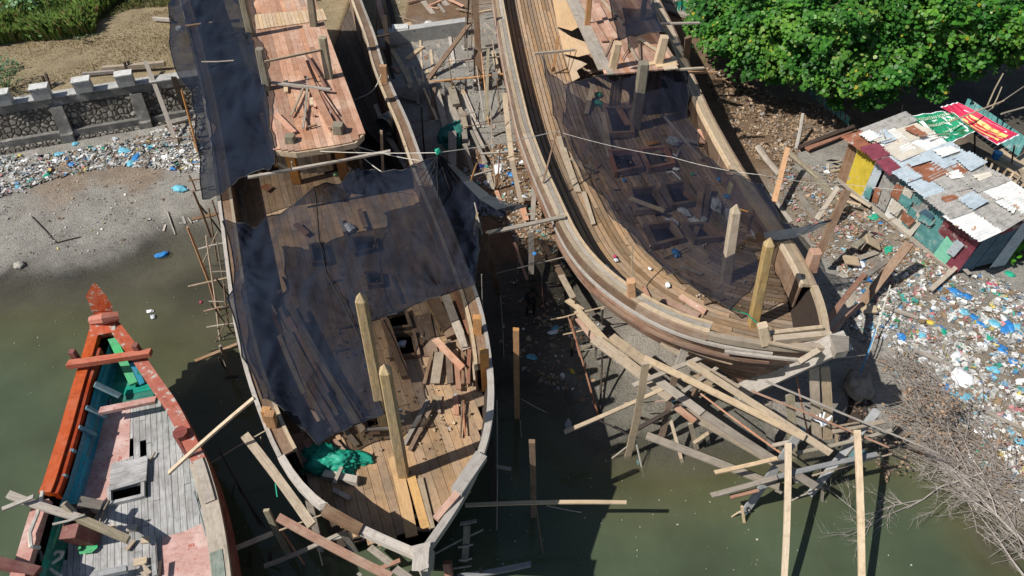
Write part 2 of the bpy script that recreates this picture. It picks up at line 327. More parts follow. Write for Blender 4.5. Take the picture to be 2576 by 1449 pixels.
GX, GY = np.meshgrid(gx, gy); Q = np.stack([GX.ravel(), GY.ravel()], 1); GZ = hgt(Q[:, 0], Q[:, 1]); 
GZ[(Q[:, 1] < 4)] = -1.5
nx, ny = len(gx), len(gy)
idx = np.arange(nx*ny).reshape(ny, nx); faces = np.stack([idx[:-1, :-1], idx[:-1, 1:], idx[1:, 1:], idx[1:, :-1]], -1).reshape(-1, 4)
me = bpy.data.meshes.new('ground'); me.from_pydata(np.column_stack([Q, GZ]).tolist(), [], faces.tolist())
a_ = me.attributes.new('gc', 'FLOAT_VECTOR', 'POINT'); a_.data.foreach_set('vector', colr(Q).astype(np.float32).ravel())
me.polygons.foreach_set('use_smooth', [True]*len(faces))
gm, nt, b = nodes('ground_mat', .95, .1); L = nt.links.new
ga = N(nt, 'ShaderNodeAttribute', attribute_name='gc'); g = N(nt, 'ShaderNodeNewGeometry')
n1 = N(nt, 'ShaderNodeTexNoise', i_Scale=1.1, i_Detail=8.0, i_Roughness=.7); n2 = N(nt, 'ShaderNodeTexNoise', i_Scale=14.0, i_Detail=4.0, i_Roughness=.7)
mpn = N(nt, 'ShaderNodeMapping'); mpn.inputs['Rotation'].default_value = (0, 0, .5); mpn.inputs['Scale'].default_value = (2.0, 6.0, 4.0); L(g.outputs['Position'], mpn.inputs[0])
n4 = N(nt, 'ShaderNodeTexNoise', i_Scale=1.6, i_Detail=5.0, i_Roughness=.6); L(mpn.outputs[0], n4.inputs['Vector'])
for n_ in (n1, n2): L(g.outputs['Position'], n_.inputs['Vector'])
c = mixc(nt, 1.0, ga.outputs['Color'], ramp(nt, n1.outputs[0], [(.3, .72), (.7, 1.18)]), 'MULTIPLY')
c = mixc(nt, 1.0, c, ramp(nt, n2.outputs[0], [(.3, .78), (.5, 1.0), (.7, 1.1)]), 'MULTIPLY')
c = mixc(nt, 1.0, c, ramp(nt, n4.outputs[0], [(.33, .62), (.43, 1.0)]), 'MULTIPLY')
L(c, b.inputs['Base Color']); bp = N(nt, 'ShaderNodeBump', i_Strength=1.0, i_Distance=.09); L(n2.outputs[0], bp.inputs['Height']); L(bp.outputs[0], b.inputs['Normal'])
me.materials.append(gm); go = bpy.data.objects.new('ground', me); COL.objects.link(go); tag(go, kind='structure')
_G = GZ.reshape(ny, nx)[8:8+len(np.arange(4, 50, .2)), 14:14+len(np.arange(-36, 36.01, .2))]
def H1(x, y):
    fx = (x+36)/.2; fy = (y-4)/.2; i = int(fx); j = int(fy)
    if i < 0 or j < 0 or i >= _G.shape[1]-1 or j >= _G.shape[0]-1: return float(hgt(x, y)[0])
    a, b2 = fx-i, fy-j; return float((_G[j, i]*(1-a)+_G[j, i+1]*a)*(1-b2)+(_G[j+1, i]*(1-a)+_G[j+1, i+1]*a)*b2)
# water
wx = np.concatenate([np.linspace(-300, -38, 8), np.arange(-36, 36.01, .4), np.linspace(38, 300, 8)]); wy = np.concatenate([np.linspace(-60, 3, 5), np.arange(4, 26.5, .4)])
GX, GY = np.meshgrid(wx, wy); Q = np.stack([GX.ravel(), GY.ravel()], 1); dz = -hgt(Q[:, 0], Q[:, 1]); dz[Q[:, 1] < 4] = 1.5
idx = np.arange(len(Q)).reshape(len(wy), len(wx)); faces = np.stack([idx[:-1, :-1], idx[:-1, 1:], idx[1:, 1:], idx[1:, :-1]], -1).reshape(-1, 4)
me = bpy.data.meshes.new('water'); me.from_pydata(np.column_stack([Q, np.zeros(len(Q))]).tolist(), [], faces.tolist())
a_ = me.attributes.new('dep', 'FLOAT', 'POINT'); a_.data.foreach_set('value', dz.astype(np.float32))
wm, nt, b = nodes('water_mat', .06, .5); L = nt.links.new
da = N(nt, 'ShaderNodeAttribute', attribute_name='dep'); g = N(nt, 'ShaderNodeNewGeometry')
n1 = N(nt, 'ShaderNodeTexNoise', i_Scale=.45, i_Detail=4.0); n2 = N(nt, 'ShaderNodeTexNoise', i_Scale=3.5, i_Detail=3.0)
L(g.outputs['Position'], n1.inputs['Vector']); L(g.outputs['Position'], n2.inputs['Vector'])
dc = ramp(nt, da.outputs['Fac'], [(.0, (.15, .14, .10)), (.40, (.095, .098, .050)), (1.0, (.066, .086, .051))])
L(mixc(nt, 1.0, dc, ramp(nt, n1.outputs[0], [(.3, .8), (.7, 1.2)]), 'MULTIPLY'), b.inputs['Base Color'])
b.inputs['IOR'].default_value = 1.33
L(ramp(nt, da.outputs['Fac'], [(.0, .12), (.25, .62), (.7, .93), (1.0, .98)]), b.inputs['Alpha'])
bp = N(nt, 'ShaderNodeBump', i_Strength=.12, i_Distance=.05); L(n2.outputs[0], bp.inputs['Height']); L(bp.outputs[0], b.inputs['Normal'])
me.materials.append(wm); wo = bpy.data.objects.new('water', me); COL.objects.link(wo); tag(wo, kind='structure')

# ---------------------------------------------------------------- generic builders
ORD = 'first second third fourth fifth sixth seventh eighth ninth tenth eleventh twelfth thirteenth fourteenth fifteenth sixteenth seventeenth eighteenth nineteenth twentieth'.split()
def ordn(i):
    return ORD[i] if i < 20 else ('twenty-'+ORD[i-20] if i < 29 else ('thirtieth' if i == 29 else 'thirty-'+ORD[i-30] if i < 39 else 'fortieth' if i == 39 else 'forty-'+ORD[i-40]))
LOOK = {'olg': 'olive grey', 'tan': 'tan', 'new': 'pale new', 'org': 'orange', 'gry': 'weathered grey', 'blu': 'bluish grey', 'brn': 'brown', 'red': 'reddish', 'pnk': 'pinkish', 'drk': 'dark', 'olg': 'olive grey', 'wht': 'whitish'}
def ends(f, x0, y0, z0, x1, y1, z1):
    a = fr(f, x0, y0); c = fr(f, x1, y1)
    p = on(*a) if z0 == 'g' else at(*a, z0)
    if z1 == 'v': q = at(*c, zup(p, *c))
    else: q = on(*c) if z1 == 'g' else at(*c, z1)
    if z0 == 'g': p.z += .03
    if z1 == 'g': q.z += .03
    return p, q
def bar(mb, f, row):
    x0, y0, z0, x1, y1, z1, wpx = row[:7]; t = row[8] if len(row) > 8 else .05
    p, q = ends(f, x0, y0, z0, x1, y1, z1); d = (depth_of(p)+depth_of(q))/2; ww = max(.035, wpx*FR[f][2]/F*d)
    kind = row[9] if len(row) > 9 else 'b'
    if kind == 'r' or ww < .07:
        m_ = p.lerp(q, .5)+Vector((random.uniform(-.03, .03), random.uniform(-.03, .03), random.uniform(-.02, .02)))
        mb.tube([p, m_, q], [ww/2, ww/2*.95, ww/2*.85])
    elif (q-p).length > 1.8 and mb is not None:
        X = (q-p); Ln = X.length; X /= Ln; ref = Vector((0, 0, 1)) if abs(X.z) < .75 else Vector((0, -1, .3)); W = ref.cross(X).normalized(); T = X.cross(W); t_ = min(t, ww)
        b1, b2, tw = random.uniform(-.011, .011)*Ln, random.uniform(-.008, .006)*Ln, random.uniform(-.12, .12); r_ = random.random(); rings = []; sk = [random.uniform(-.12, .12)*ww for _ in range(2)]
        for k in range(6):
            u = k/5; c_ = p+X*(Ln*u)+W*(b1*4*u*(1-u))+T*(b2*4*u*(1-u)); a_ = tw*(u-.5); W2 = W*math.cos(a_)+T*math.sin(a_); T2 = T*math.cos(a_)-W*math.sin(a_); w_ = ww*(1-.06*u)*random.uniform(.97, 1.02); e = sk[0] if k == 0 else sk[1] if k == 5 else 0
            rings.append([c_+W2*(a*w_/2)+T2*(b*t_/2)+X*(a*e) for a, b in ((-1, -1), (1, -1), (1, 1), (-1, 1))])
        uo = r_*37.7
        for k in range(5):
            for j in range(4):
                j2 = (j+1) % 4; v0 = uo+(ww if j in (0, 2) else t_)*0; v1 = uo+(ww if j in (0, 2) else t_); u0, u1 = uo+Ln*k/5, uo+Ln*(k+1)/5
                mb.face([rings[k][j], rings[k][j2], rings[k+1][j2], rings[k+1][j]], [(u0, v0), (u0, v1), (u1, v1), (u1, v0)], r_)
        mb.face(rings[0][::-1], None, min(1, r_+.2)); mb.face(rings[-1], None, min(1, r_+.2))
    else: mb.box(p, q, ww, min(t, ww), skew=.12, w2=ww*random.uniform(.93, 1.0))
    return p, q, ww
def loose(place, group, f, rows, name='loose_plank', cat='plank', noun='plank'):
    out = []
    for row in rows:
        mb = MB(); p, q, ww = bar(mb, f, row); out.append((proj(p.lerp(q, .5))[0], mb, row, (p-q).length))
    out.sort(key=lambda t: t[0]); n = len(out)
    for i, (x, mb, row, ln) in enumerate(out):
        size = 'short' if ln < 1.2 else 'long' if ln > 3.2 else ''
        lab = ' '.join((size+' '+LOOK[row[7]]+' '+noun+' '+place).split())
        if n > 1: lab += ', '+ordn(i)+' from the left'
        tag(mb.build(name, row[7]), lab, cat, group)
def frame(name, label, f, rows, cat='scaffold', group=None, part='pole', root=None):
    if root is None:
        p, q = ends(f, *rows[0][:6]); root = empty(name, (p.x, p.y, max(-.3, H1(p.x, p.y))), label, cat, group)
    for row in rows:
        mb = MB(); p, q, ww = bar(mb, f, row); d = q-p
        nm = row[10] if len(row) > 10 else ('post' if abs(d.z) > .7*d.length else 'rail' if ww < .16 else 'board')
        mb.build(nm, row[7], root)
    return root
def resamp(pts, n):
    P = [Vector(p) for p in pts]; L = [0]
    for i in range(1, len(P)): L.append(L[-1]+(P[i]-P[i-1]).length)
    out = []
    A = np.array(P); T = np.linspace(0, L[-1], n*4)
    S = np.stack([np.interp(T, L, A[:, k]) for k in range(3)], 1)
    K = max(3, n//6)*2+1; pad = np.concatenate([2*S[0]-S[K//2:0:-1], S, 2*S[-1]-S[-2:-K//2-1:-1]])[:len(S)+2*(K//2)]
    ker = np.hanning(K+2)[1:-1]; ker /= ker.sum()
    Sm = np.stack([np.convolve(pad[:, k], ker, 'valid') for k in range(3)], 1)[:len(S)]
    Sm[0] = S[0]; Sm[-1] = S[-1]
    l2 = np.concatenate([[0], np.cumsum(np.linalg.norm(np.diff(Sm, axis=0), axis=1))]); T2 = np.linspace(0, l2[-1], n)
    R = np.stack([np.interp(T2, l2, Sm[:, k]) for k in range(3)], 1)
    return [Vector(r) for r in R]
def offset(line, d):
    out = []; n = len(line)
    for i in range(n):
        t = line[min(i+1, n-1)]-line[max(i-1, 0)]; t.z = 0; t.normalize(); out.append(line[i]+Vector((-t.y, t.x, 0))*d)
    return out
def inpoly(x, y, poly):
    c = False; n = len(poly); j = n-1
    for i in range(n):
        if (poly[i][1] > y) != (poly[j][1] > y) and x < (poly[j][0]-poly[i][0])*(y-poly[i][1])/(poly[j][1]-poly[i][1])+poly[i][0]: c = not c
        j = i
    return c
def strips(mb, poly, z, d, w, holes=(), gap=.02, th=.05, seg=(3, 6), jz=.006, tone=None):      # straight planks filling a plan polygon
    d = Vector((d[0], d[1], 0)).normalized(); n = Vector((-d.y, d.x, 0))
    U = [(p[0]*d.x+p[1]*d.y, p[0]*n.x+p[1]*n.y) for p in poly]; HO = [[(p[0]*d.x+p[1]*d.y, p[0]*n.x+p[1]*n.y) for p in h] for h in holes]
    v = min(u[1] for u in U)
    def cross(pl, vv):
        xs = []
        for i in range(len(pl)):
            a, b2 = pl[i], pl[(i+1) % len(pl)]
            if (a[1] > vv) != (b2[1] > vv): xs.append(a[0]+(vv-a[1])/(b2[1]-a[1])*(b2[0]-a[0]))
        return sorted(xs)
    vmax = max(u[1] for u in U)
    while v < vmax:
        ww = w*random.uniform(.85, 1.15); vc = v+ww/2; xs = cross(U, vc); hx = [cross(h, vc) for h in HO]
        for k in range(0, len(xs)-1, 2):
            a, e = xs[k], xs[k+1]; cur = a-random.uniform(0, seg[0])
            while cur < e:
                nx_ = cur+random.uniform(*seg); pieces = [(max(cur, a), min(nx_, e))]
                for h in hx:
                    if len(h) >= 2:
                        np_ = []
                        for s0, s1 in pieces:
                            if h[1] <= s0 or h[0] >= s1: np_.append((s0, s1))
                            else:
                                if h[0] > s0: np_.append((s0, h[0]))
                                if h[1] < s1: np_.append((h[1], s1))
                        pieces = np_
                rr = random.random()
                for s0, s1 in pieces:
                    if s1-s0 > .08:
                        zz = z+random.uniform(-jz, jz); p0 = d*(s0+.006)+n*vc; p1 = d*(s1-.006)+n*vc
                        mb.box((p0.x, p0.y, zz), (p1.x, p1.y, zz), ww-gap, th, r=rr)
                cur = nx_
        v += ww
def polyfill(mb, P3, c=None, r=None): mb.face(P3, None, r, c)
def hull(root, Lf, Rt, keel, n, S=13, mats=('hull_red', 'hull_wet'), side='both', wmid=.55, inside=True):
    # Lf, Rt: gunwale lines stern to bow; keel: line stern to bow foot, all n long
    for nm, G, sg in (('hull_planking', Lf, 1), ('hull_planking', Rt, -1)):
        up = MB(); lo = MB()
        rows = []
        for i in range(n):
            t = i/(n-1); lin = max(0, (t-.55)/.45)**1.3; g_ = G[i]; k_ = keel[i]; row = []
            for s_ in range(S+1):
                ph = s_/S; a = math.cos(ph*math.pi/2)**.62; zf = math.sin(ph*math.pi/2)**1.15
                a = a*(1-lin)+(1-ph**(1+.75*min(1, (1-t)/.22)))*lin; zf = zf*(1-lin)+ph*lin
                bulge = 1+.05*math.sin(ph*math.pi)*(1-lin)
                x = k_.x+(g_.x-k_.x)*a*bulge; y = k_.y+(g_.y-k_.y)*a*bulge; row.append(Vector((x, y, g_.z+(k_.z-g_.z)*zf)))
            rows.append(row)
        for s_ in range(S):
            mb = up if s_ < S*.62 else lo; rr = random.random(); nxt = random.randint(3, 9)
            for i in range(n-1):
                if i == nxt: rr = random.random(); nxt = i+random.randint(5, 10)
                o0 = (rows[i][s_]-keel[i]); o0.z = 0; o1 = (rows[i+1][s_]-keel[i+1]); o1.z = 0
                if o0.length > .01: o0.normalize()
                if o1.length > .01: o1.normalize()
                lap = .05
                A, B, C_, D_ = rows[i][s_], rows[i+1][s_], rows[i+1][s_+1]+o1*lap-Vector((0, 0, .01)), rows[i][s_+1]+o0*lap-Vector((0, 0, .01))
                u0 = i*.6; C_ = C_.lerp(B, .07); D_ = D_.lerp(A, .07)
                mb.face([A, B, C_, D_], [(u0, s_*1.3), (u0+.6, s_*1.3), (u0+.6, s_*1.3+.25), (u0, s_*1.3+.25)], rr)
        li = MB()  # added dark inner skin, blocks light leaking through the strake gaps
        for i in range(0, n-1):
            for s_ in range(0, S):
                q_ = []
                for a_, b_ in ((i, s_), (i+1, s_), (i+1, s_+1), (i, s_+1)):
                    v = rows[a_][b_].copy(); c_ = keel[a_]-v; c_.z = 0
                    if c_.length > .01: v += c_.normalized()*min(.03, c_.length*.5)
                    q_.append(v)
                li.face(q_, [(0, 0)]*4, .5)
        li.build('hull_light_block', 'drk', root)
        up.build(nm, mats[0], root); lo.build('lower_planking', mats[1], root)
def curved_deck(mb, base, poly, z, w, cnt, sgn, holes=(), gap=.025, th=.05):
    for j in range(cnt):
        line = offset(base, sgn*(w*(j+.5))); run = []; runs = []
        for p in line:
            ok = inpoly(p.x, p.y, poly) and not any(inpoly(p.x, p.y, h) for h in holes)
            if ok: run.append(p)
            elif run: runs.append(run); run = []
        if run: runs.append(run)
        for run in runs:
            if len(run) < 2: continue
            i = 0
            while i < len(run)-1:
                k = min(len(run)-1, i+random.randint(16, 42)); rr = random.random(); dz = random.uniform(-.006, .006)
                for q in range(i, k):
                    a, c2 = run[q], run[q+1]; dd = (c2-a); dd.z = 0
                    if dd.length < 1e-4 or dd.length > 1: continue
                    ex = dd.normalized()*.006
                    nn = Vector((-dd.y, dd.x, 0)).normalized()*((w-gap)/2)
                    a2 = Vector((a.x, a.y, z+dz)); b2 = Vector((c2.x, c2.y, z+dz)); 
                    if q == k-1: b2 = b2-ex*3
                    u0 = q*.25+rr*30; v0 = rr*40
                    mb.face([a2-nn, b2-nn, b2+nn, a2+nn], [(u0, v0), (u0+.25, v0), (u0+.25, v0+w), (u0, v0+w)], rr)
                    for sg in (-1, 1):
                        mb.face([a2+nn*sg, b2+nn*sg, b2+nn*sg-Vector((0, 0, th)), a2+nn*sg-Vector((0, 0, th))], [(u0, v0)]*4, rr)
                i = k
def coaming(root, quad, z, h=.22, w=.1, mat='brn', name='hatch_coaming'):
    mb = MB(); n = len(quad); cen = sum((Vector((q[0], q[1], 0)) for q in quad), Vector())/n
    for i in range(n):
        a = Vector((quad[i][0], quad[i][1], z+h/2)); b2 = Vector((quad[(i+1) % n][0], quad[(i+1) % n][1], z+h/2)); d = (b2-a).normalized()
        ext = w/2 if i % 2 else -w/2
        mb.box(a-d*ext, b2+d*ext, w, h+(.004 if i % 2 else 0))
    return mb.build(name, mat, root)
def crumple(name, c, r, mat, label, cat, group=None, h=.35, seed=0, parent=None, sub=3, stretch=(1, 1)):
    import bmesh
    bm = bmesh.new(); bmesh.ops.create_icosphere(bm, subdivisions=sub, radius=1)
    for v in bm.verts:
        p = v.co.copy(); k = 1+.45*mnoise.noise(p*1.7+Vector((seed, 0, 0)))+.25*abs(mnoise.noise(p*5+Vector((0, seed, 0))))+.12*mnoise.noise(p*11)
        v.co = Vector((p.x*k*r*stretch[0], p.y*k*r*stretch[1], max(-.05, p.z*k*r*h)))
    me = bpy.data.meshes.new(name); bm.to_mesh(me); bm.free(); me.polygons.foreach_set('use_smooth', [True]*len(me.polygons)); me.materials.append(M[mat]); o = bpy.data.objects.new(name, me); COL.objects.link(o)
    if parent is not None: o.parent = parent; o.location = Vector(c)-ORG[parent.name]
    else: o.location = c; tag(o, label, cat, group)
    ORG[o.name] = Vector(c)
    return o
def pxp(f, pts, z): return [at(*fr(f, x, y), z) for x, y in pts]
def net(name, label, outl, mat, extra=(), step=10, rip=.05, origin=None):
    # outl: (px,py,z) boundary; a sheet with scalloped edges hung between its tie points
    O = np.array(outl, float); B = []
    for i in range(len(O)):
        a, c2 = O[i], O[(i+1) % len(O)]; k = max(1, int(np.hypot(*(c2-a)[:2])/step))
        for q in range(k):
            t = q/k; sc_ = .05*math.sin(math.pi*t); B.append(a+(c2-a)*t+np.array([-(c2-a)[1]*sc_, (c2-a)[0]*sc_, 0])+np.array([0, 0, -.10*math.sin(math.pi*t)*min(1, np.hypot(*(c2-a)[:2])/90)]))
    B = np.array(B); E_ = np.array(list(extra), float).reshape(-1, 3); ctl = np.concatenate([B[::2], E_]) if len(E_) else B[::2]
    ctl = ctl[np.unique(np.round(ctl[:, :2]).astype(int), axis=0, return_index=True)[1]]
    W = rbf_fit(ctl[:, :2], ctl[:, 2]); pts = []
    x0, y0, x1, y1 = O[:, 0].min(), O[:, 1].min(), O[:, 0].max(), O[:, 1].max()
    poly = [tuple(p[:2]) for p in B]
    yy = y0
    while yy < y1:
        xx = x0
        while xx < x1:
            px, py = xx+random.uniform(-3, 3), yy+random.uniform(-3, 3)
            if inpoly(px, py, poly) and np.min(np.hypot(B[:, 0]-px, B[:, 1]-py)) > step*.6: pts.append((px, py))
            xx += step
        yy += step
    z = rbf_eval(ctl[:, :2], W, np.array(pts)) if pts else []
    V2 = [Vector(p) for p in poly]+[Vector(p) for p in pts]; zz = list(B[:, 2])+list(z)
    TI = [(O[i][0], O[i][1]) for i in range(len(O)) if O[i][2] >= O[i-1][2] and O[i][2] >= O[(i+1) % len(O)][2] or i % 6 == 0]
    vo, eo, fo, *_ = delaunay_2d_cdt(V2, [], [list(range(len(poly)))], 1, 1e-5)
    mb = []
    zmap = {(round(v.x, 2), round(v.y, 2)): q for v, q in zip(V2, zz)}
    for v in vo:
        q = zmap.get((round(v.x, 2), round(v.y, 2)), 4.8); p = at(v.x, v.y, q)
        wv = mnoise.noise(Vector((p.x*.9+p.y*.5, p.y*.35-p.x*.2, 3)))*rip*2.0+mnoise.noise(Vector((p.x*2.8, p.y*.9, 7)))*rip*1.2+(abs(mnoise.noise(Vector((p.x*1.3-p.y*.4, p.y*1.0, 11))))**.5)*rip*.8
        for tx_, ty_ in TI:
            r_ = math.hypot(v.x-tx_, v.y-ty_)
            if r_ < 160: wv += .09*math.sin(math.atan2(v.y-ty_, v.x-tx_)*17)*math.exp(-r_/60)*min(1, r_/12)
        mb.append(p+Vector((0, 0, wv)))
    me = bpy.data.meshes.new(name); o0 = Vector(origin or mb[0]); me.from_pydata([tuple(p-o0) for p in mb], [], [tuple(f_) for f_ in fo])
    me.polygons.foreach_set('use_smooth', [True]*len(me.polygons)); me.materials.append(M[mat])
    o = bpy.data.objects.new(name, me); COL.objects.link(o); o.location = o0; ORG[o.name] = o0
    NETZ.append((o, ctl, W))
    cnt = {}
    for f_ in fo:
        for k in range(len(f_)): e = tuple(sorted((f_[k], f_[(k+1) % len(f_)]))); cnt[e] = cnt.get(e, 0)+1
    hm = MB()
    for (a, b2), c_ in cnt.items():
        if c_ == 1: hm.tube([mb[a], mb[b2]], .022, 4, cap=False)
    hm.build('hem', 'black', o)
    return tag(o, label, 'shade net')
def ropeline(name, pts, rad, mat, label, sag=.0, group=None, parent=None, cat='rope'):
    mb = MB(); out = []
    for i in range(len(pts)-1):
        a, c2 = Vector(pts[i]), Vector(pts[i+1]); k = 10
        for q in range(k): t = q/k; out.append(a.lerp(c2, t)-Vector((0, 0, sag*4*t*(1-t))))
    out.append(Vector(pts[-1])); mb.tube(out, rad, 5)
    o = mb.build(name, mat, parent, smooth=True)
    if parent is None: tag(o, label, cat, group)
    return o
NETZ = []
def netpt(i, x, y, up=.12):
    o, c_, W = NETZ[i]; z = float(rbf_eval(c_[:, :2], W, np.array([[x, y]]))[0]); return at(x, y, z+up)

# ================================================================ MIDDLE BOAT
def gline(f, pts, z0, z1, n, tip=None, pw=3):
    m = len(pts); out = []
    for i, (x, y) in enumerate(pts):
        t = i/(m-1); out.append(at(*fr(f, x, y), z0+(z1-z0)*t**pw))
    if tip is not None: out.append(tip)
    return resamp(out, n)
def mk_keel(Lf, Rt, foot, zk, n):
    out = []; tip = (Lf[-1]+Rt[-1])/2
    for i in range(n):
        t = i/(n-1); m = (Lf[i]+Rt[i])/2; s = max(0, (t-.6)/.4)**1.5; z = zk+(foot.z-zk)*s
        out.append(Vector((m.x+(foot.x-tip.x)*s, m.y+(foot.y-tip.y)*s, z)))
    return out
NB = 90
mtip = at(1060, 1402, 4.9)
ML = gline('P', [(412, -220), (440, -50), (452, 0), (475, 80), (510, 230), (535, 380), (549, 490), (563, 600), (575, 700), (589, 803), (604, 880), (622, 945), (642, 1010), (665, 1067), (693, 1142), (731, 1208), (773, 1255), (810, 1283), (843, 1306), (940, 1352)], 4.2, 4.7, NB, mtip)
MR = gline('P', [(850, -220), (893, -50), (907, 0), (944, 93), (961, 160), (991, 233), (1027, 307), (1061, 405), (1130, 560), (1191, 715), (1213, 780), (1229, 860), (1241, 966), (1242, 1006), (1237, 1063), (1216, 1151), (1168, 1250), (1110, 1335)], 4.2, 4.7, NB, mtip)
mb_root = empty('wooden_boat', (-5, 14, 0), 'unfinished wooden boat in the middle, its deck half covered by black shade netting', 'boat', 'wooden boats under construction')
mfoot = Vector((mtip.x-.5, mtip.y+2.4, -1.0)); MK = mk_keel(ML, MR, mfoot, -.4, NB)
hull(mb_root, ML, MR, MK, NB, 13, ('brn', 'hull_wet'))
DZ = 3.2
a_in, b_in = offset(ML, .3), offset(MR, -.3)
mdeck = [(p.x, p.y) for p in a_in[:int(NB*.975)]]+[(p.x, p.y) for p in b_in[:int(NB*.95)]][::-1]
q4 = lambda pts, z, f='P': [(v.x, v.y) for v in pxp(f, pts, z)]
mh = [q4([(781, 623), (817, 623), (831, 668), (791, 670)], DZ), q4([(884, 606), (944, 606), (951, 633), (897, 646)], DZ), q4([(924, 696), (961, 696), (966, 724), (930, 726)], DZ),
      q4([(978, 846), (1043, 846), (1055, 900), (985, 908)], DZ), q4([(968, 803), (1022, 790), (1035, 830), (985, 836)], DZ), q4([(918, 1062), (965, 1054), (972, 1078), (928, 1088)], DZ)]
slot = q4([(1018, 1205), (1027, 1200), (1068, 1345), (1052, 1348)], DZ)
dv = at(1016, 1345, DZ)-at(965, 1165, DZ)
mb = MB(); dk_a = [p for p in mdeck if p[1] < 22.6]; dk_b = [p for p in mdeck if p[1] > 21.6]; strips(mb, dk_a, DZ, dv, .26, mh+[slot], .010, seg=(5, 9)); mb.build('deck', 'deck_mid', mb_root); mb = MB(); strips(mb, dk_b, 2.35, dv, .3, (), .012, seg=(6, 10)); mb.build('side_deck', 'deck_stain_shade', mb_root); mb = MB(); q0 = min(dk_b, key=lambda p: p[0]+p[1]*.3); q1 = min(dk_b, key=lambda p: -p[0]+p[1]*.6); mb.face([(q0[0], q0[1], 2.3), (q1[0], q1[1], 2.3), (q1[0], q1[1], DZ), (q0[0], q0[1], DZ)]); mb.build('deck_break', 'deck_stain_shade', mb_root)
for h in mh: coaming(mb_root, h, DZ+.02, .2, .09, 'brn')
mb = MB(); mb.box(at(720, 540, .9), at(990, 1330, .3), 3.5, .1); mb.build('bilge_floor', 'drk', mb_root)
# wide gunwale: outer white lip, brown cap, light inner board, inner bulwark and frames
def gunwale(root, line, sg, secs, names_m):
    for (a, b2, z0, z1), mt in zip(secs, names_m):
        mb = MB(); mb.sweep(line, [(sg*a, z0), (sg*b2, z0), (sg*b2, z1), (sg*a, z1)], rlen=11); mb.build('gunwale', mt, root)
k1, k2 = int(NB*.90), int(NB*.87)
for ln, sg, kk in ((ML, 1, k1), (MR, -1, k2)):
    gunwale(mb_root, ln[:kk], sg, [(-.04, .07, -.12, .05), (.075, .36, -.08, .0), (.365, .46, -.1, .04)], ['wht', 'brn', 'tan' if sg > 0 else 'new'])
    gunwale(mb_root, ln[kk-1:], sg, [(-.05, .13, -.2, .03)], ['wht'])
    mb = MB(); mb.sweep(ln[:kk], [(sg*.40, -.1), (sg*.45, -.1), (sg*.45, -1.9), (sg*.40, -1.9)], rlen=13); mb.build('bulwark', 'brn', mb_root)
    inner = offset(ln, sg*.38)
    for k in range(4, kk-1, 4):
        p = inner[k]; d = (ln[k+1]-ln[k]).normalized(); mb = MB(); mb.box((p.x, p.y, DZ-.1), (p.x, p.y, p.z-.1), .14, .12); mb.build('frame_timber', 'brn', mb_root)
# stem head
mb = MB(); f0 = mfoot; tp = at(1058, 1405, 5.05)
mb.box(f0, tp, .34, .5, ref=(0, 1, 0)); mb.build('stem_post', 'wht', mb_root)
mb = MB(); c_ = at(1058, 1392, 4.95); mb.face([at(1029, 1375, 4.93), at(1083, 1362, 4.93), at(1078, 1428, 5.0), at(1058, 1436, 5.0)][::-1]); 
pp = [at(1029, 1375, 4.93), at(1083, 1362, 4.93), at(1078, 1428, 5.0), at(1058, 1436, 5.0)]
for i in range(4): mb.face([pp[i], pp[(i+1) % 4], pp[(i+1) % 4]-Vector((0, 0, .5)), pp[i]-Vector((0, 0, .5))])
mb.build('stem_head', 'wht', mb_root)
# grey rail timbers running to the bow
for r in (('X', 880, 590, 4.75, 1080, 700, 4.72, 60, 'brn', .16), ('X', 1725, 300, 4.6, 1590, 500, 4.72, 70, 'wht', .2), ('X', 1600, 500, 4.72, 1480, 640, 4.7, 40, 'pnk', .12), ('X', 860, 585, 4.75, 905, 570, 4.75, 34, 'wht', .2)):
    mb = MB(); bar(mb, r[0], r[1:]); mb.build('rail_timber', r[8], mb_root)
# fore deck timbers
for r in (('X', 1255, 305, 3.27, 1352, 735, 3.27, 66, 'amber', .06), ('X', 1345, 405, 3.27, 1425, 690, 3.27, 48, 'amber', .06), ('X', 1395, 420, 3.26, 1460, 690, 3.26, 34, 'tan', .05)):
    mb = MB(); bar(mb, r[0], r[1:]); mb.build('king_plank', r[8], mb_root)
for i in range(5):
    mb = MB(); p = at(*fr('X', 1330+i*17, 430+i*66), 3.08); mb.box(p-Vector((.25, 0, 0)), p+Vector((.25, 0, 0)), .1, .1); mb.build('deck_beam', 'wht', mb_root)
# posts
def post_part(root, bx, by, z0, tx, ty, w, mat, tip=True, nm='bollard_post'):
    p = at(bx, by, z0); q = at(tx, ty, zup(p, tx, ty)); mb = MB(); mb.post(p, q, w, tip); o = mb.build(nm, mat, root)
    if tip:
        mb = MB(); X = (q-p).normalized(); W = X.cross(Vector((0, 1, 0))).normalized(); T = X.cross(W); h = w/2*.99; b_ = q-X*w*.85
        rg = [b_+W*h*math.cos(a)*1.02+T*h*math.sin(a)*1.02 for a in (math.pi/8+k*math.pi/4 for k in range(8))]; rg = [b_+(v-b_)*1.02 for v in rg]; tp_ = q+X*.012
        for k in range(8): mb.face([rg[k], rg[(k+1) % 8], tp_])
        mb.build('post_tip', 'new', root)
    return o
post_part(mb_root, 1016, 1197, 3.2, 966, 917, .27, 'olv'); post_part(mb_root, 968, 1075, 3.2, 905, 737, .26, 'olv')
for (bx, by, tx, ty, w) in ((1200, 845, 1200, 797, .2), (1221, 930, 1218, 884, .2), (680, 1075, 677, 1040, .2), (965, 205, 963, 165, .24), (671, 1060, 668, 1030, .18)):
    p = at(bx, by, 4.25); mb = MB(); mb.box(p-Vector((0, 0, .9)), at(tx, ty, 4.95), w*1.2, w, skew=0); mb.build('stanchion', 'org', mb_root)
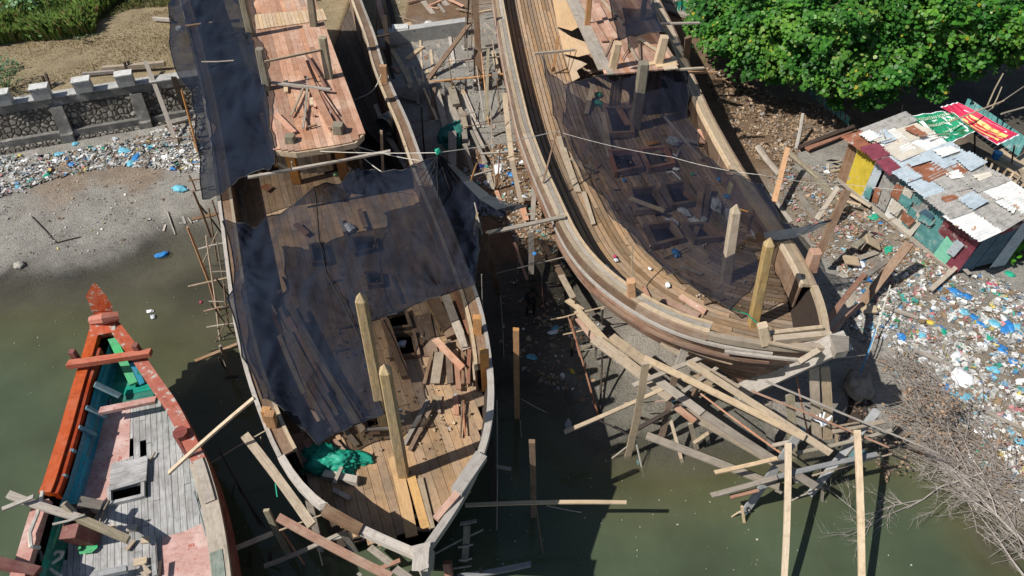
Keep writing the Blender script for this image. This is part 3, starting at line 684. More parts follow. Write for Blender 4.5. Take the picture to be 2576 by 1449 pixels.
# deckhouse
RZ = 5.75
roof = q4([(612, -60), (792, -60), (801, 0), (911, 330), (911, 338), (893, 357), (844, 367), (744, 382), (697, 377), (679, 335), (667, 227), (643, 142), (629, 89), (609, -10)], RZ)
slot2 = q4([(709, 68), (715, 68), (760, 238), (753, 240)], RZ)
mb = MB(); strips(mb, roof, RZ, at(760, 238, RZ)-at(712, 68, RZ), .23, [slot2], .008, .06, seg=(7, 12), jz=.004); ro = mb.build('roof', 'roof_mid', mb_root)
rw = [Vector((x, y, RZ-.12)) for x, y in roof]
mb = MB(); mb.sweep(rw[3:11], [(-.03, -.1), (.05, -.1), (.05, .1), (-.03, .1)]); mb.build('roof_edge', 'tan', mb_root)
mb = MB(); strips(mb, q4([(638, 37), (812, 22), (822, 50), (646, 74)], RZ+.07), RZ+.05, at(760, 238, RZ)-at(712, 68, RZ), .16, (), .01, .05, seg=(6, 9)); mb.build('roof_panel', 'ply', mb_root)
cen = sum(rw, Vector())/len(rw)
mb = MB()
wl = [rw[i].lerp(cen, .10) for i in (1, 3, 5, 7, 8, 11, 13)]
house = [rw[13]+Vector((.5, 0, 0)), rw[11]+Vector((.5, 0, 0)), rw[9]+Vector((.4, 2.6, 0)), rw[5]+Vector((-.5, 2.6, 0)), rw[3]+Vector((-.5, .8, 0)), rw[1]+Vector((-.5, 0, 0))]
for a, c2 in zip(house[:-1], house[1:]):
    n_ = max(1, int((c2-a).length/.3))
    for k in range(n_):
        p = a.lerp(c2, k/n_); q = a.lerp(c2, (k+.94)/n_)
        mb.face([(p.x, p.y, 2.3), (q.x, q.y, 2.3), (q.x, q.y, RZ-.1), (p.x, p.y, RZ-.1)], [(0, k*.4), (0, k*.4+.25), (2.5, k*.4+.25), (2.5, k*.4)])
mb.build('cabin_wall', 'brn', mb_root)
for bx, by, tx, ty, w, mt in ((748, 459, 731, 378, .32, 'org'), (868, 447, 855, 362, .34, 'org'), (697, 418, 686, 372, .16, 'org')):
    p = at(bx, by, DZ+.05); mb = MB(); mb.box(p, (p.x, p.y, RZ-.12), w, w*.7); mb.build('post', mt, mb_root)
for bx, by, tx, ty, w, tp in ((673, 226, 652, 122, .28, 0), (828, 197, 811, 94, .3, 0), (790, 66, 776, -40, .3, 0), (632, 92, 602, -40, .28, 0), (851, 335, 849, 312, .36, 0), (731, 358, 728, 340, .34, 0)):
    post_part(mb_root, bx, by, RZ, tx, ty, w, 'olg', False, 'roof_post')
for r in (('A', 1065, 700, 7.0, 1700, 565, 7.0, 26, 'tan', .07), ('A', 350, 700, 5.6, 720, 685, 5.6, 16, 'gry', .08), ('A', 170, 300, 5.4, 780, 230, 5.4, 30, 'brn', .1), ('A', 400, 430, 5.2, 780, 370, 5.2, 26, 'brn', .1)):
    mb = MB(); bar(mb, r[0], r[1:]); mb.build('roof_rail', r[8], mb_root)

# ================================================================ RIGHT BOAT
rtip = at(2086, 872, 5.0)
RL = gline('P', [(1220, -220), (1237, -50), (1243, 0), (1261, 107), (1277, 191), (1306, 322), (1343, 424), (1380, 508), (1416, 590), (1449, 640), (1485, 680), (1520, 711), (1588, 760), (1655, 798), (1721, 826), (1788, 844), (1871, 860), (1950, 869), (2030, 876)], 4.1, 4.85, NB, rtip)
RR = gline('P', [(1585, -220), (1640, -50), (1658, 0), (1690, 60), (1722, 133), (1750, 205), (1790, 290), (1843, 385), (1905, 483), (1975, 580), (2030, 665), (2060, 735), (2078, 785), (2082, 830)], 4.1, 4.85, NB, rtip)
rb_root = empty('wooden_boat', (5, 22, .4), 'unfinished wooden boat on the right with curved reddish hull planks and pale stem', 'boat', 'wooden boats under construction')
rfoot = at(1880, 982, .45); RK = mk_keel(RL, RR, rfoot, .5, NB)
hull(rb_root, RL, RR, RK, NB, 17, ('hull_red', 'hull_red'))
a_in, b_in = offset(RL, .25), offset(RR, -.25)
rdeck = [(p.x, p.y) for p in a_in[:int(NB*.955)]]+[(p.x, p.y) for p in b_in[:int(NB*.965)]][::-1]
rh = [q4([(1531, 397), (1591, 393), (1611, 437), (1548, 450)], DZ), q4([(1608, 393), (1671, 387), (1691, 427), (1631, 440)], DZ), q4([(1581, 493), (1641, 490), (1671, 540), (1598, 546)], DZ),
      q4([(1665, 483), (1718, 473), (1751, 523), (1688, 533)], DZ), q4([(1621, 583), (1685, 576), (1711, 616), (1645, 633)], DZ), q4([(1718, 583), (1768, 580), (1805, 613), (1745, 620)], DZ), q4([(1518, 280), (1580, 275), (1590, 350), (1535, 352)], DZ)]
mb = MB(); RL2 = resamp(RL, 200); curved_deck(mb, RL2, rdeck, DZ+.1, .185, 52, 1, rh, .034); mb.build('deck', 'deck_right', rb_root)
for i, h in enumerate(rh): coaming(rb_root, h, DZ+.12, .26, .13, 'red' if i < 2 else 'brn')
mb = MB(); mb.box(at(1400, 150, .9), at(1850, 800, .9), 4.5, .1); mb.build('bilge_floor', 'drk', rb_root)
kk = int(NB*.90)
for ln, sg, kk in ((RL, 1, int(NB*.93)), (RR, -1, int(NB*.93))):
    gunwale(rb_root, ln[:kk], sg, [(-.05, .03, -.25, .0), (.04, .19, -.08, .03), (.205, .36, -.08, .035), (.375, .46, -.12, .07)], ['brn', 'tan', 'gry' if sg > 0 else 'tan', 'new'])
    gunwale(rb_root, ln[kk-1:], sg, [(-.06, .12, -.2, .02)], ['tan'])
    mb = MB(); mb.sweep(ln[:kk], [(sg*.39, -.1), (sg*.44, -.1), (sg*.44, -1.0), (sg*.39, -1.0)], rlen=13); mb.build('bulwark', 'brn', rb_root)
    inner = offset(ln, sg*.40)
    for k in range(4, kk-1, 4):
        p = inner[k]; mb = MB(); mb.box((p.x, p.y, DZ-.1), (p.x, p.y, p.z-.1), .14, .12); mb.build('frame_timber', 'brn', rb_root)
# rubbing strakes along the left side
for dn, mt in ((.35, 'wht'), (.75, 'hull_red')):
    ln = [p.lerp(Vector((q.x, q.y, p.z)), .0)-Vector((0, 0, dn)) for p, q in zip(RL, RK)]
    mb = MB(); mb.sweep(offset(ln, -.03+.02*dn)[20:NB-3], [(-.05, -.05), (.04, -.05), (.04, .05), (-.05, .05)], rlen=12); mb.build('rubbing_strake', mt, rb_root)
# stem post and head
mb = MB(); st = at(2112, 862, 5.2); mb.box(rfoot+Vector((-.1, .1, -.2)), st, .5, .6, ref=(.9, .35, 0), w2=.56, skew=0); mb.build('stem_post', 'wht', rb_root)
mb = MB(); pp = pxp('P', [(2088, 842), (2136, 846), (2135, 882), (2104, 888)], 5.35); mb.face(pp[::-1] if False else pp)
for i in range(4): mb.face([pp[i], pp[(i+1) % 4], pp[(i+1) % 4]-Vector((0, 0, .25)), pp[i]-Vector((0, 0, .25))])
mb.build('stem_head', 'gry', rb_root)
mb = MB(); bar(mb, 'E', (1320, 400, 4.9, 1470, 310, 5.1, 45, 'tan', .1)); mb.build('stem_block', 'tan', rb_root)
for r in (('E', 1090, 185, 4.9, 1495, 140, 4.95, 35, 'tan', .2), ('E', 1130, 230, 4.9, 1560, 190, 5.0, 50, 'tan', .22), ('E', 1345, 255, 4.75, 1490, 232, 4.85, 26, 'wht', .08), ('E', 1085, 250, 4.85, 1470, 320, 4.95, 28, 'tan', .06), ('E', 760, 318, 4.2, 1360, 385, 4.4, 22, 'wht', .08)):
    mb = MB(); bar(mb, r[0], r[1:]); mb.build('rail_timber', r[8], rb_root)
post_part(rb_root, 1893, 822, DZ, 1938, 598, .29, 'olv'); post_part(rb_root, 1824, 640+70, DZ, 1853, 514, .32, 'tan')
post_part(rb_root, 1590, 762, 4.0, 1587, 706, .27, 'org', False, 'stanchion'); post_part(rb_root, 1927, 862, 4.7, 1918, 818, .3, 'tan', False, 'stanchion')
post_part(rb_root, 2038, 678, 4.2, 2052, 632, .36, 'pnk', False, 'stanchion')
# deckhouse
RZ2 = 5.7
roof = q4([(1412, -60), (1426, 0), (1461, 73), (1501, 167), (1530, 188), (1615, 181), (1701, 172), (1704, 158), (1662, 85), (1628, 0), (1606, -60)], RZ2)
mb = MB(); strips(mb, roof, RZ2, at(1520, 170, RZ2)-at(1440, 0, RZ2), .2, (), .008, .06, seg=(6, 12), jz=.004); mb.build('roof', 'roof_mid', rb_root)
mb = MB(); strips(mb, q4([(1412, -60), (1426, 0), (1461, 73), (1501, 167), (1530, 188), (1548, 187), (1520, 150), (1470, 40), (1440, -60)], RZ2+.02), RZ2+.03, at(1520, 170, RZ2)-at(1440, 0, RZ2), .25, (), .006, .05, jz=.003); mb.build('roof_margin', 'gry', rb_root)
mb = MB(); strips(mb, q4([(1628, 160), (1701, 145), (1704, 172), (1680, 176)], RZ2+.05), RZ2+.06, at(1701, 160, RZ2)-at(1630, 168, RZ2), .25, (), .006, .05); mb.build('roof_margin', 'new', rb_root)
rw = [Vector((x, y, RZ2-.06)) for x, y in roof]
# plywood side wall with ragged holes
wp = [at(1378, -60, 3.35), at(1390, 0, 3.35), at(1402, 67, 3.35), at(1418, 133, 3.35), at(1440, 205, 3.35)]
tpz = [rw[0]+Vector((.06, 0, 0)), rw[1]+Vector((.06, 0, 0)), rw[1].lerp(rw[2], .9)+Vector((.06, 0, 0)), rw[2].lerp(rw[3], .6)+Vector((.06, 0, 0)), rw[3]+Vector((.06, .0, 0))]
mb = MB()
def wq(a, b2): 
    k = min(3, int(a*4)); f_ = a*4-k; lo = wp[k].lerp(wp[k+1], f_); hi = tpz[k].lerp(tpz[k+1], f_); return lo.lerp(hi, b2)
for pl, r_ in (([(0, 0), (.25, 0), (.25, 1), (0, 1)], .2), ([(.25, 0), (.50, 0), (.54, .6), (.49, 1), (.25, 1)], .6), ([(.52, 0), (.76, 0), (.80, .5), (.77, 1), (.66, 1), (.60, .5)], .3), ([(.78, 0), (1, 0), (1, .32), (.93, .28), (.90, .72), (.85, .55)], .8)):
    mb.face([wq(*q_) for q_ in pl], [(q_[0]*8, q_[1]*2) for q_ in pl], r_)
mb.build('cabin_wall', 'ply', rb_root)
mb = MB(); fa, fb = rw[4]+Vector((.3, .9, 0)), rw[6]+Vector((-.4, .9, 0))
for k in range(12):
    if k in (3, 4, 8): continue
    p = fa.lerp(fb, k/12); q = fa.lerp(fb, (k+.95)/12); mb.face([(p.x, p.y, DZ+.1), (q.x, q.y, DZ+.1), (q.x, q.y, RZ2-.1), (p.x, p.y, RZ2-.1)], [(0, k*.4), (0, k*.4+.25), (2.5, k*.4+.25), (2.5, k*.4)])
q = rw[6]+Vector((-.3, .9, 0)); q2 = rw[9]+Vector((-.4, 0, 0)); mb.face([(q.x, q.y, DZ+.1), (q2.x, q2.y, DZ+.1), (q2.x, q2.y, RZ2-.1), (q.x, q.y, RZ2-.1)])
mb.build('cabin_wall', 'brn', rb_root)
post_part(rb_root, 1477, 64, RZ2, 1486, -40, .24, 'org', False, 'roof_post'); post_part(rb_root, 1614, 52, RZ2, 1628, -40, .22, 'gry', False, 'roof_post')
post_part(rb_root, 1541, 171, RZ2, 1554, 108, .32, 'new', False, 'roof_post'); post_part(rb_root, 1655, 160, RZ2, 1672, 92, .34, 'new', False, 'roof_post')
post_part(rb_root, 1597, 322, DZ+.1, 1620, 158, .42, 'olg', False, 'mast_post')
for r in (('20', 170, 405, 4.5, 480, 375, 4.6, 16, 'gry', .1), ('20', 1120, 180, 5.8, 1415, 172, 5.8, 26, 'gry', .06), ('20', 1240, 525, 5.55, 1450, 512, 5.55, 20, 'tan', .06), ('20', 1330, 545, 5.3, 1550, 545, 5.3, 20, 'org', .06), ('20', 350, 270, 4.9, 310, 545, 3.4, 24, 'org', .05),
          ('20', 690, 850, 3.5, 740, 1190, 3.5, 45, 'tan', .05), ('20', 1330, 280, 5.6, 1310, 480, 3.6, 50, 'brn', .1), ('20', 570, 540, 3.5, 700, 520, 3.5, 30, 'tan', .1)):
    mb = MB(); bar(mb, r[0], r[1:]); mb.build('timber', r[8], rb_root)

# ================================================================ RED BOAT
rd = empty('painted_boat', (-11, 9, 0), 'old orange, blue and pink painted wooden boat afloat at bottom left', 'boat')
gz = 3.0; zd = 2.15
RLn = resamp([at(*p) for p in ((-10, 1560, 3.2), (12, 1500, 3.1), (43, 1410, 3.0), (80, 1286, gz), (110, 1223, gz), (152, 1090, gz), (187, 966, gz), (207, 905, 3.05), (233, 815, 3.15), (252, 790, 3.2))], 50)
RRn = resamp([at(*p) for p in ((590, 1560, 3.1), (580, 1449, 3.0), (567, 1350, 2.95), (547, 1250, 2.95), (520, 1160, 2.95), (495, 1110, gz), (447, 1016, gz), (407, 960, gz), (355, 885, 3.05), (292, 803, 3.15), (272, 788, 3.2))], 50)
foot = at(300, 800, 3.2)+Vector((.3, -1.6, 0)); foot.z = -.8
KK = mk_keel(RLn, RRn, foot, -.5, 50); hull(rd, RLn, RRn, KK, 50, 10, ('p_maroon', 'p_maroon'))
# painted rails
mb = MB(); mb.sweep(RLn[17:], [(-.0, -.3), (-.52, -.3), (-.55, -.02), (-.02, .06)], r=.4); 
lr = mb
def rail(line, s0, s1, mat, zt=.06, th=.22, sg=-1):
    mb = MB(); mb.sweep(line, [(sg*s0, zt-th), (sg*s1, zt-th), (sg*s1, zt), (sg*s0, zt)], rlen=20); return mb.build('rail', mat, rd)
# lines run towards +Y here, so inward is to the right (negative) for the left rail
rail(RLn[17:], -.02, .29, 'p_orange'); rail(RLn[17:43], .295, .44, 'p_rust', -.02, .34)
rail(RRn[20:], -.02, .34, 'p_orange2', .06, .2, 1)
rail(RLn[:17], -.02, .34, 'p_pink'); rail(RRn[:21], -.02, .42, 'p_mint' if False else 'gry', .04, .16, 1); rail(RRn[:9], .10, .40, 'p_sage', .06, .1, 1)
for i, (k0, k1_) in enumerate(((21, 27),)):
    mb = MB(); mb.sweep(RRn[k0-7:k0], [(.05, .045), (.3, .045), (.3, .1), (.05, .1)]); mb.build('fishplate', 'gry', rd)
# inner sides
inn = offset(RLn, -.5); dkl = offset(RLn, -.66)
mb = MB()
for i in range(14, 46):
    for s_ in range(4):
        P_ = lambda k, t: Vector((inn[k].x*(1-t)+dkl[k].x*t, inn[k].y*(1-t)+dkl[k].y*t, (gz-.2)*(1-t)+zd*t))
        mb.face([P_(i, s_/4), P_(i+1, s_/4), P_(i+1, (s_+.97)/4), P_(i, (s_+.97)/4)], [(i*.3, s_*.5), (i*.3+.3, s_*.5), (i*.3+.3, s_*.5+.3), (i*.3, s_*.5+.3)], (s_*.37+.1*(i//8)) % 1)
mb.build('inner_planking', 'p_blue', rd)
mb = MB()
for i in range(2, 15):
    for s_ in range(3):
        P_ = lambda k, t: Vector((inn[k].x*(1-t)+dkl[k].x*t, inn[k].y*(1-t)+dkl[k].y*t, (gz-.2)*(1-t)+zd*t))
        mb.face([P_(i, s_/3), P_(i+1, s_/3), P_(i+1, (s_+.97)/3), P_(i, (s_+.97)/3)], [(i*.3, s_*.5), (i*.3+.3, s_*.5), (i*.3+.3, s_*.5+.3), (i*.3, s_*.5+.3)])
mb.build('inner_planking', 'p_green', rd)
inr = offset(RRn, .3)
mb = MB()
for i in range(4, 48): mb.face([inr[i], inr[i+1], Vector((inr[i+1].x, inr[i+1].y, zd)), Vector((inr[i].x, inr[i].y, zd))], [(i*.3, 0), (i*.3+.3, 0), (i*.3+.3, .8), (i*.3, .8)], .3)
mb.build('inner_planking', 'p_green', rd)
for (x0, y0, x1, y1, w) in ((715, 0, 905, 90, 34), (650, 175, 800, 250, 26), (592, 325, 722, 388, 26), (540, 500, 612, 540, 24), (482, 690, 548, 715, 22), (770, -150, 960, -90, 0)):
    if w: mb = MB(); bar(mb, '02', (x0, y0, 2.98, x1, y1, 2.45, w, 'b', .16)); mb.build('rib', 'p_rib', rd)
# deck
dl = [p for p in dkl[:44]]; dr = [p for p in offset(RRn, .28)[:44]]
dpoly = [(p.x, p.y) for p in dl]+[(p.x, p.y) for p in dr[::-1]]
hole = q4([(280, 1236), (364, 1216), (364, 1252), (281, 1272)], zd); h2 = q4([(329, 1085), (337, 1080), (338, 1150), (326, 1150)], zd); h3 = q4([(354, 1110), (366, 1108), (365, 1148), (351, 1150)], zd)
mb = MB(); strips(mb, dpoly, zd, at(385, 1400, zd)-at(372, 1000, zd), .16, [hole, h2, h3], .012, .05); mb.build('deck', 'deck_old', rd)
def patch(pts, z, mat, nm):
    V2 = [at(*fr('02', *p), z) for p in pts]; mb = MB(); mb.face(V2 if True else V2[::-1]); cc = sum(V2, Vector())/len(V2)
    o = mb.build(nm, mat, rd); return o
patch([(900, 110), (985, 190), (975, 560), (840, 600), (822, 880), (720, 930), (565, 950), (515, 850), (640, 540), (790, 250)], zd+.034, 'p_pink', 'painted_canvas')
patch([(1222, 1160), (1400, 1110), (1500, 1060), (1580, 1035), (1615, 1200), (1650, 1460), (1205, 1460)], zd+.034, 'p_pink', 'painted_canvas')
# forepeak floor, painted planks
fp = q4([(216, 905), (272, 838), (300, 850), (362, 905), (392, 1010), (330, 1000), (290, 1010), (232, 990)], 2.3)
mb = MB(); strips(mb, fp, 2.2, (1, .25), .3, (), .01, .05); mb.build('forepeak_planking', 'p_green', rd)
mb = MB(); bar(mb, '01', (850, 1110, 2.9, 1010, 1449, 2.4, 60, 'b', .12)); mb.build('keelson', 'p_mint', rd)
mb = MB(); bar(mb, '01', (1000, 1290, 2.9, 1075, 1449, 2.5, 40, 'b', .12)); mb.build('rib', 'p_blue', rd)
mb = MB(); bar(mb, '01', (1060, 1330, 2.95, 1060, 1449, 2.2, 36, 'b', .12)); mb.build('rib', 'p_green', rd)
# hatch
lid = pxp('P', [(280, 1168), (372, 1149), (368, 1209), (275, 1236)], zd+.16)
mb = MB()
for k in range(5):
    a, b2 = lid[0].lerp(lid[3], (k+.5)/5), lid[1].lerp(lid[2], (k+.5)/5); mb.box(a, b2, (lid[0]-lid[3]).length/5-.01, .05)
mb.build('hatch_lid', 'deck_old', rd); coaming(rd, hole, zd+.02, .14, .09, 'deck_old')
# stem, collar and cross beam
b0 = at(258, 796, 3.1); t0 = at(240, 716, 4.5)
mb = MB(); sd = (t0-b0)
def ringp(p, w, d): return [p+Vector((-w, 0, -d)), p+Vector((w, 0, -d)), p+Vector((w, 0, d)), p+Vector((-w, 0, d))]
rs = [ringp(b0, .25, .25), ringp(b0.lerp(t0, .33), .28, .25), ringp(b0.lerp(t0, .48), .33, .22), ringp(b0.lerp(t0, .97), .06, .08), ringp(t0, .03, .04)]
for i in range(4):
    for k in range(4): mb.face([rs[i][k], rs[i][(k+1) % 4], rs[i+1][(k+1) % 4], rs[i+1][k]], [(i, k*.4), (i, k*.4+.4), (i+1, k*.4+.4), (i+1, k*.4)], .5)
mb.face(rs[-1]); mb.build('stem_head', 'p_orange2', rd)
mb = MB(); mb.tube([at(232, 806, 3.35), at(262, 801, 3.5), at(298, 795, 3.4)], [.16, .18, .15], 8); mb.build('collar', 'p_orange', rd)
mb = MB(); mb.box(at(262, 845, 3.05), at(262, 806, 3.2), .75, .25); mb.build('breasthook', 'p_orange2', rd)
mb = MB(); bar(mb, 'P', (172, 917, 3.35, 380, 887, 3.35, 18, 'b', .18)); mb.build('cross_beam', 'p_orange', rd)
for x, y in ((200, 912), (356, 896)):
    mb = MB(); p = at(x, y, 3.1); mb.box(p-Vector((0, 0, .3)), p+Vector((0, 0, .55)), .16, .16); mb.build('cleat', 'p_maroon', rd)
mb = MB(); bar(mb, '02', (755, 205, 2.75, 1180, 118, 2.75, 54, 'b', .12)); mb.build('thwart', 'p_pink', rd)
mb = MB(); p = at(*fr('02', 700, 1180), zd); q = at(*fr('02', 520, 1110), 3.1); mb.box(p, q, .42, .36); mb.build('bollard', 'p_maroon', rd)
mb = MB(); p = at(*fr('02', 760, 930), zd+.2); q = at(*fr('02', 590, 895), zd+.5); mb.box(p, q, .28, .24); mb.build('chock', 'gry', rd)
mb = MB(); p = at(*fr('02', 640, 1020), zd); mb.box(p, p+Vector((0, 0, .45)), .5, .4); mb.build('bollard_base', 'drk', rd)
mb = MB(); p = at(*fr('02', 1455, 520), zd); mb.tube([p, p+Vector((0, 0, 1.1))], [.22, .2], 8); mb.build('rail_post', 'p_maroon', rd)
patch([(585, 1230), (735, 1200), (735, 1235), (690, 1275), (600, 1285)], zd+.14, 'p_mint', 'painted_board'); patch([(440, 1065), (462, 1062), (405, 1240), (370, 1260)], zd+.5, 'p_mint', 'painted_board')
mb = MB(); bar(mb, '02', (-60, 1340, 3.3, 290, 1420, 3.0, 75, 'b', .3)); mb.build('stern_beam', 'p_maroon', rd)
for r in ((1465, 810, 2.6, 1555, 1145, 2.25, 16, 'blu', .06), (1490, 790, 2.5, 1530, 940, 2.4, 26, 'deck_old', .05), (1150, 1150, 2.3, 1170, 1449, 2.3, 34, 'deck_old', .06), (1215, 1340, 2.4, 1205, 1449, 2.4, 24, 'drk', .1)):
    mb = MB(); bar(mb, '02', r); mb.build('loose_strake', r[7], rd)

# ================================================================ NETS
net('shade_net', 'dark blue shade net hanging over the left side of the middle boat', [(431, -30, 4.9), (430, 67, 4.9), (432, 133, 4.9), (449, 190, 4.8), (483, 233, 4.75), (497, 300, 4.7), (505, 400, 4.6), (512, 505, 4.4), (560, 478, 4.7), (603, 452, 4.9), (645, 430, 5.2), (694, 417, 5.5), (690, 370, 5.75), (676, 322, 5.9), (667, 227, 6.0), (643, 142, 6.15), (629, 89, 6.15), (612, 0, 6.15), (606, -30, 6.15)], 'net_dense',
    [(480, 60, 5.2), (520, 250, 5.0), (560, 100, 5.5), (600, 250, 5.5), (560, 400, 4.9), (625, 360, 5.4)], 7, .12)
net('shade_net', 'large black shade net stretched over the middle boat between the cabin and the bow', [(565, 570, 4.7), (648, 563, 4.9), (720, 520, 5.1), (790, 472, 5.7), (830, 462, 5.1), (884, 424, 5.5), (930, 432, 5.1), (990, 430, 5.2), (1050, 408, 5.7), (1102, 386, 6.6), (1135, 415, 5.9), (1180, 470, 5.2), (1230, 505, 4.9), (1328, 518, 4.6), (1265, 548, 4.5), (1205, 556, 4.7), (1207, 630, 4.7), (1196, 716, 5.0), (1110, 752, 5.0), (1000, 790, 4.9), (935, 812, 4.9), (935, 900, 4.8), (950, 985, 4.7), (968, 1043, 4.6), (890, 1078, 4.4), (802, 1122, 4.1), (740, 1060, 4.4), (660, 1000, 4.6), (606, 890, 4.6), (571, 752, 4.7), (592, 680, 4.6)], 'net_dense',
    [(700, 700, 4.9), (800, 620, 5.0), (800, 850, 4.8), (950, 600, 5.0), (1080, 560, 5.2), (1100, 470, 5.6), (1060, 650, 5.0), (880, 520, 5.2), (870, 980, 4.5), (700, 880, 4.7)], 7, .12)
net('shade_net', 'thin see-through black net draped over the hatches of the right boat', [(1362, 138, 4.9), (1395, 195, 4.5), (1424, 214, 4.5), (1500, 200, 5.3), (1558, 178, 5.7), (1600, 180, 5.6), (1650, 180, 5.55), (1732, 178, 5.4), (1735, 240, 4.7), (1728, 300, 4.3), (1760, 340, 4.2), (1760, 380, 4.2), (1830, 440, 4.3), (1917, 466, 4.7), (1940, 520, 4.5), (1962, 560, 4.5), (2020, 572, 4.6), (2092, 555, 5.0), (2020, 592, 4.6), (1955, 612, 4.5), (1890, 640, 4.8), (1918, 692, 5.2), (1885, 735, 4.6), (1835, 785, 3.9), (1760, 742, 4.0), (1680, 690, 4.0), (1600, 615, 3.9), (1530, 540, 3.9), (1470, 455, 3.9), (1420, 378, 3.9), (1392, 290, 4.0), (1372, 190, 4.5)], 'net_thin',
    [(1450, 320, 4.1), (1520, 400, 4.0), (1600, 480, 4.0), (1700, 600, 4.1), (1780, 690, 4.1), (1800, 540, 4.2), (1700, 420, 4.1), (1640, 320, 4.4), (1560, 260, 4.7), (1500, 250, 4.4)], 7, .11)
net('shade_net', 'small black net tied between roof posts of the right boat cabin', [(1515, -40, 7.0), (1640, -40, 7.1), (1655, 40, 6.9), (1674, 84, 6.6), (1650, 84, 6.4), (1600, 92, 6.2), (1556, 102, 6.4), (1540, 50, 6.5)], 'net_dense', [(1600, 40, 6.0)], 12, .08)
for pts in ([(792, 478), (797, 520), (803, 600), (822, 690), (858, 755), (905, 850), (950, 975)], [(1102, 388), (1100, 440), (1103, 520)]):
    mb = MB(); fine = [(a[0]+(b2[0]-a[0])*k/6, a[1]+(b2[1]-a[1])*k/6) for a, b2 in zip(pts[:-1], pts[1:]) for k in range(6)]
    mb.tube([netpt(1, x, y, .10) for x, y in fine], .022, 4); mb.build('seam', 'black', NETZ[1][0])
for a in range(-4, 7):
    mb = MB(); mb.tube([netpt(1, 1102+math.sin(a*.16)*r, 389+math.cos(a*.16)*r, .07) for r in (2, 15, 30, 50, 75, 95)], [.012, .02, .022, .018, .012, .004], 5); mb.build('pleat', 'net_dense' if a % 2 else 'cloth_dark', NETZ[1][0], smooth=True)
for ni, A_l, B_l in ((1, [(1125, 412), (1165, 458), (1205, 500), (1250, 528), (1290, 530), (1326, 520)], [(1140, 412), (1185, 452), (1232, 490), (1270, 508), (1300, 514), (1328, 517)]), (2, [(1925, 600), (1960, 604), (2000, 598), (2045, 582), (2090, 557)], [(1920, 585), (1965, 578), (2010, 572), (2050, 564), (2091, 554)])):
    mb = MB()
    for k in range(len(A_l)-1): mb.face([netpt(ni, *A_l[k], .22), netpt(ni, *A_l[k+1], .22), netpt(ni, *B_l[k+1], .34), netpt(ni, *B_l[k], .34)])
    mb.build('folded_edge', 'net_fold', NETZ[ni][0])
mb = MB()
for k in range(5): mb.tube([at(1200+k*2, 560, 4.75), at(1203+k*2-8*k/5, 610, 4.2), at(1198-k*5, 690, 4.3)], [.05, .07, .04], 5)
tag(mb.build('net_fold', 'cloth_dark', smooth=True), 'dark bunched net fold hanging at the right gunwale of the middle boat', 'net fold')

# ================================================================ RETAINING WALL (cobbles, cap, pilasters, merlons)
wallr = empty('retaining_wall', (-20, 30, .5), 'cobblestone retaining wall with concrete cap and pilasters behind the littered beach', 'wall')
Wt = resamp([at(-300, 314, 2.5), at(0, 267, 2.5), at(437, 199, 2.5), at(520, 187, 2.5)], 40)
face_o = .9
m_, nt, b = nodes('cobble', .9, .2); g = N(nt, 'ShaderNodeNewGeometry'); vo = N(nt, 'ShaderNodeTexVoronoi', i_Scale=4.2); vo2 = N(nt, 'ShaderNodeTexVoronoi', feature='DISTANCE_TO_EDGE', i_Scale=4.2)
nt.links.new(g.outputs['Position'], vo.inputs['Vector']); nt.links.new(g.outputs['Position'], vo2.inputs['Vector'])
cc = mixc(nt, ramp(nt, vo2.outputs['Distance'], [(.02, 0.0), (.09, 1.0)]), (.07, .065, .058), mixc(nt, 1.0, (.25, .23, .20), ramp(nt, vo.outputs['Color'], [(.1, .45), (.9, 1.25)]), 'MULTIPLY'))
nt.links.new(cc, b.inputs['Base Color']); bp = N(nt, 'ShaderNodeBump', i_Strength=1.0, i_Distance=.12); nt.links.new(ramp(nt, vo2.outputs['Distance'], [(.0, 0.0), (.22, 1.0)]), bp.inputs['Height']); nt.links.new(bp.outputs[0], b.inputs['Normal'])
mb = MB(); mb.sweep(Wt, [(.3, -.3), (.3, -2.6), (-.42, -2.6), (.06, -.3)]); mb.build('wall_face', m_, wallr)
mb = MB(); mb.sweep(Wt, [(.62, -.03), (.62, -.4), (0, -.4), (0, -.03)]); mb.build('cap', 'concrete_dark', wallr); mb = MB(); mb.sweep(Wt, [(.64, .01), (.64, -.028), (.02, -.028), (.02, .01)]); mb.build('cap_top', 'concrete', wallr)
mb = MB(); mb.sweep(Wt, [(0, -1.55), (0, -2.6), (-.52, -2.6), (-.44, -1.55)]); mb.build('footing', 'concrete_dark', wallr)
mb = MB(); mb.sweep(Wt, [(-.4, -1.85), (-.4, -2.6), (-.9, -2.6), (-.72, -1.85)]); mb.build('rubble_course', m_, wallr)
for px, py in ((5, 246), (104, 231), (209, 213), (315, 198)):
    c_ = at(px, py+2, 2.8); d = Vector((.945, .327, 0)); mb = MB(); mb.box(c_-d*.36, c_+d*.36, .5, .5, skew=0); 
    mb.build('merlon', 'concrete', wallr); mb = MB(); c_ = c_+Vector((0, 0, .31)); mb.box(c_-d*.39, c_+d*.39, .54, .07, skew=0); mb.build('merlon_top', 'cap_white', wallr)
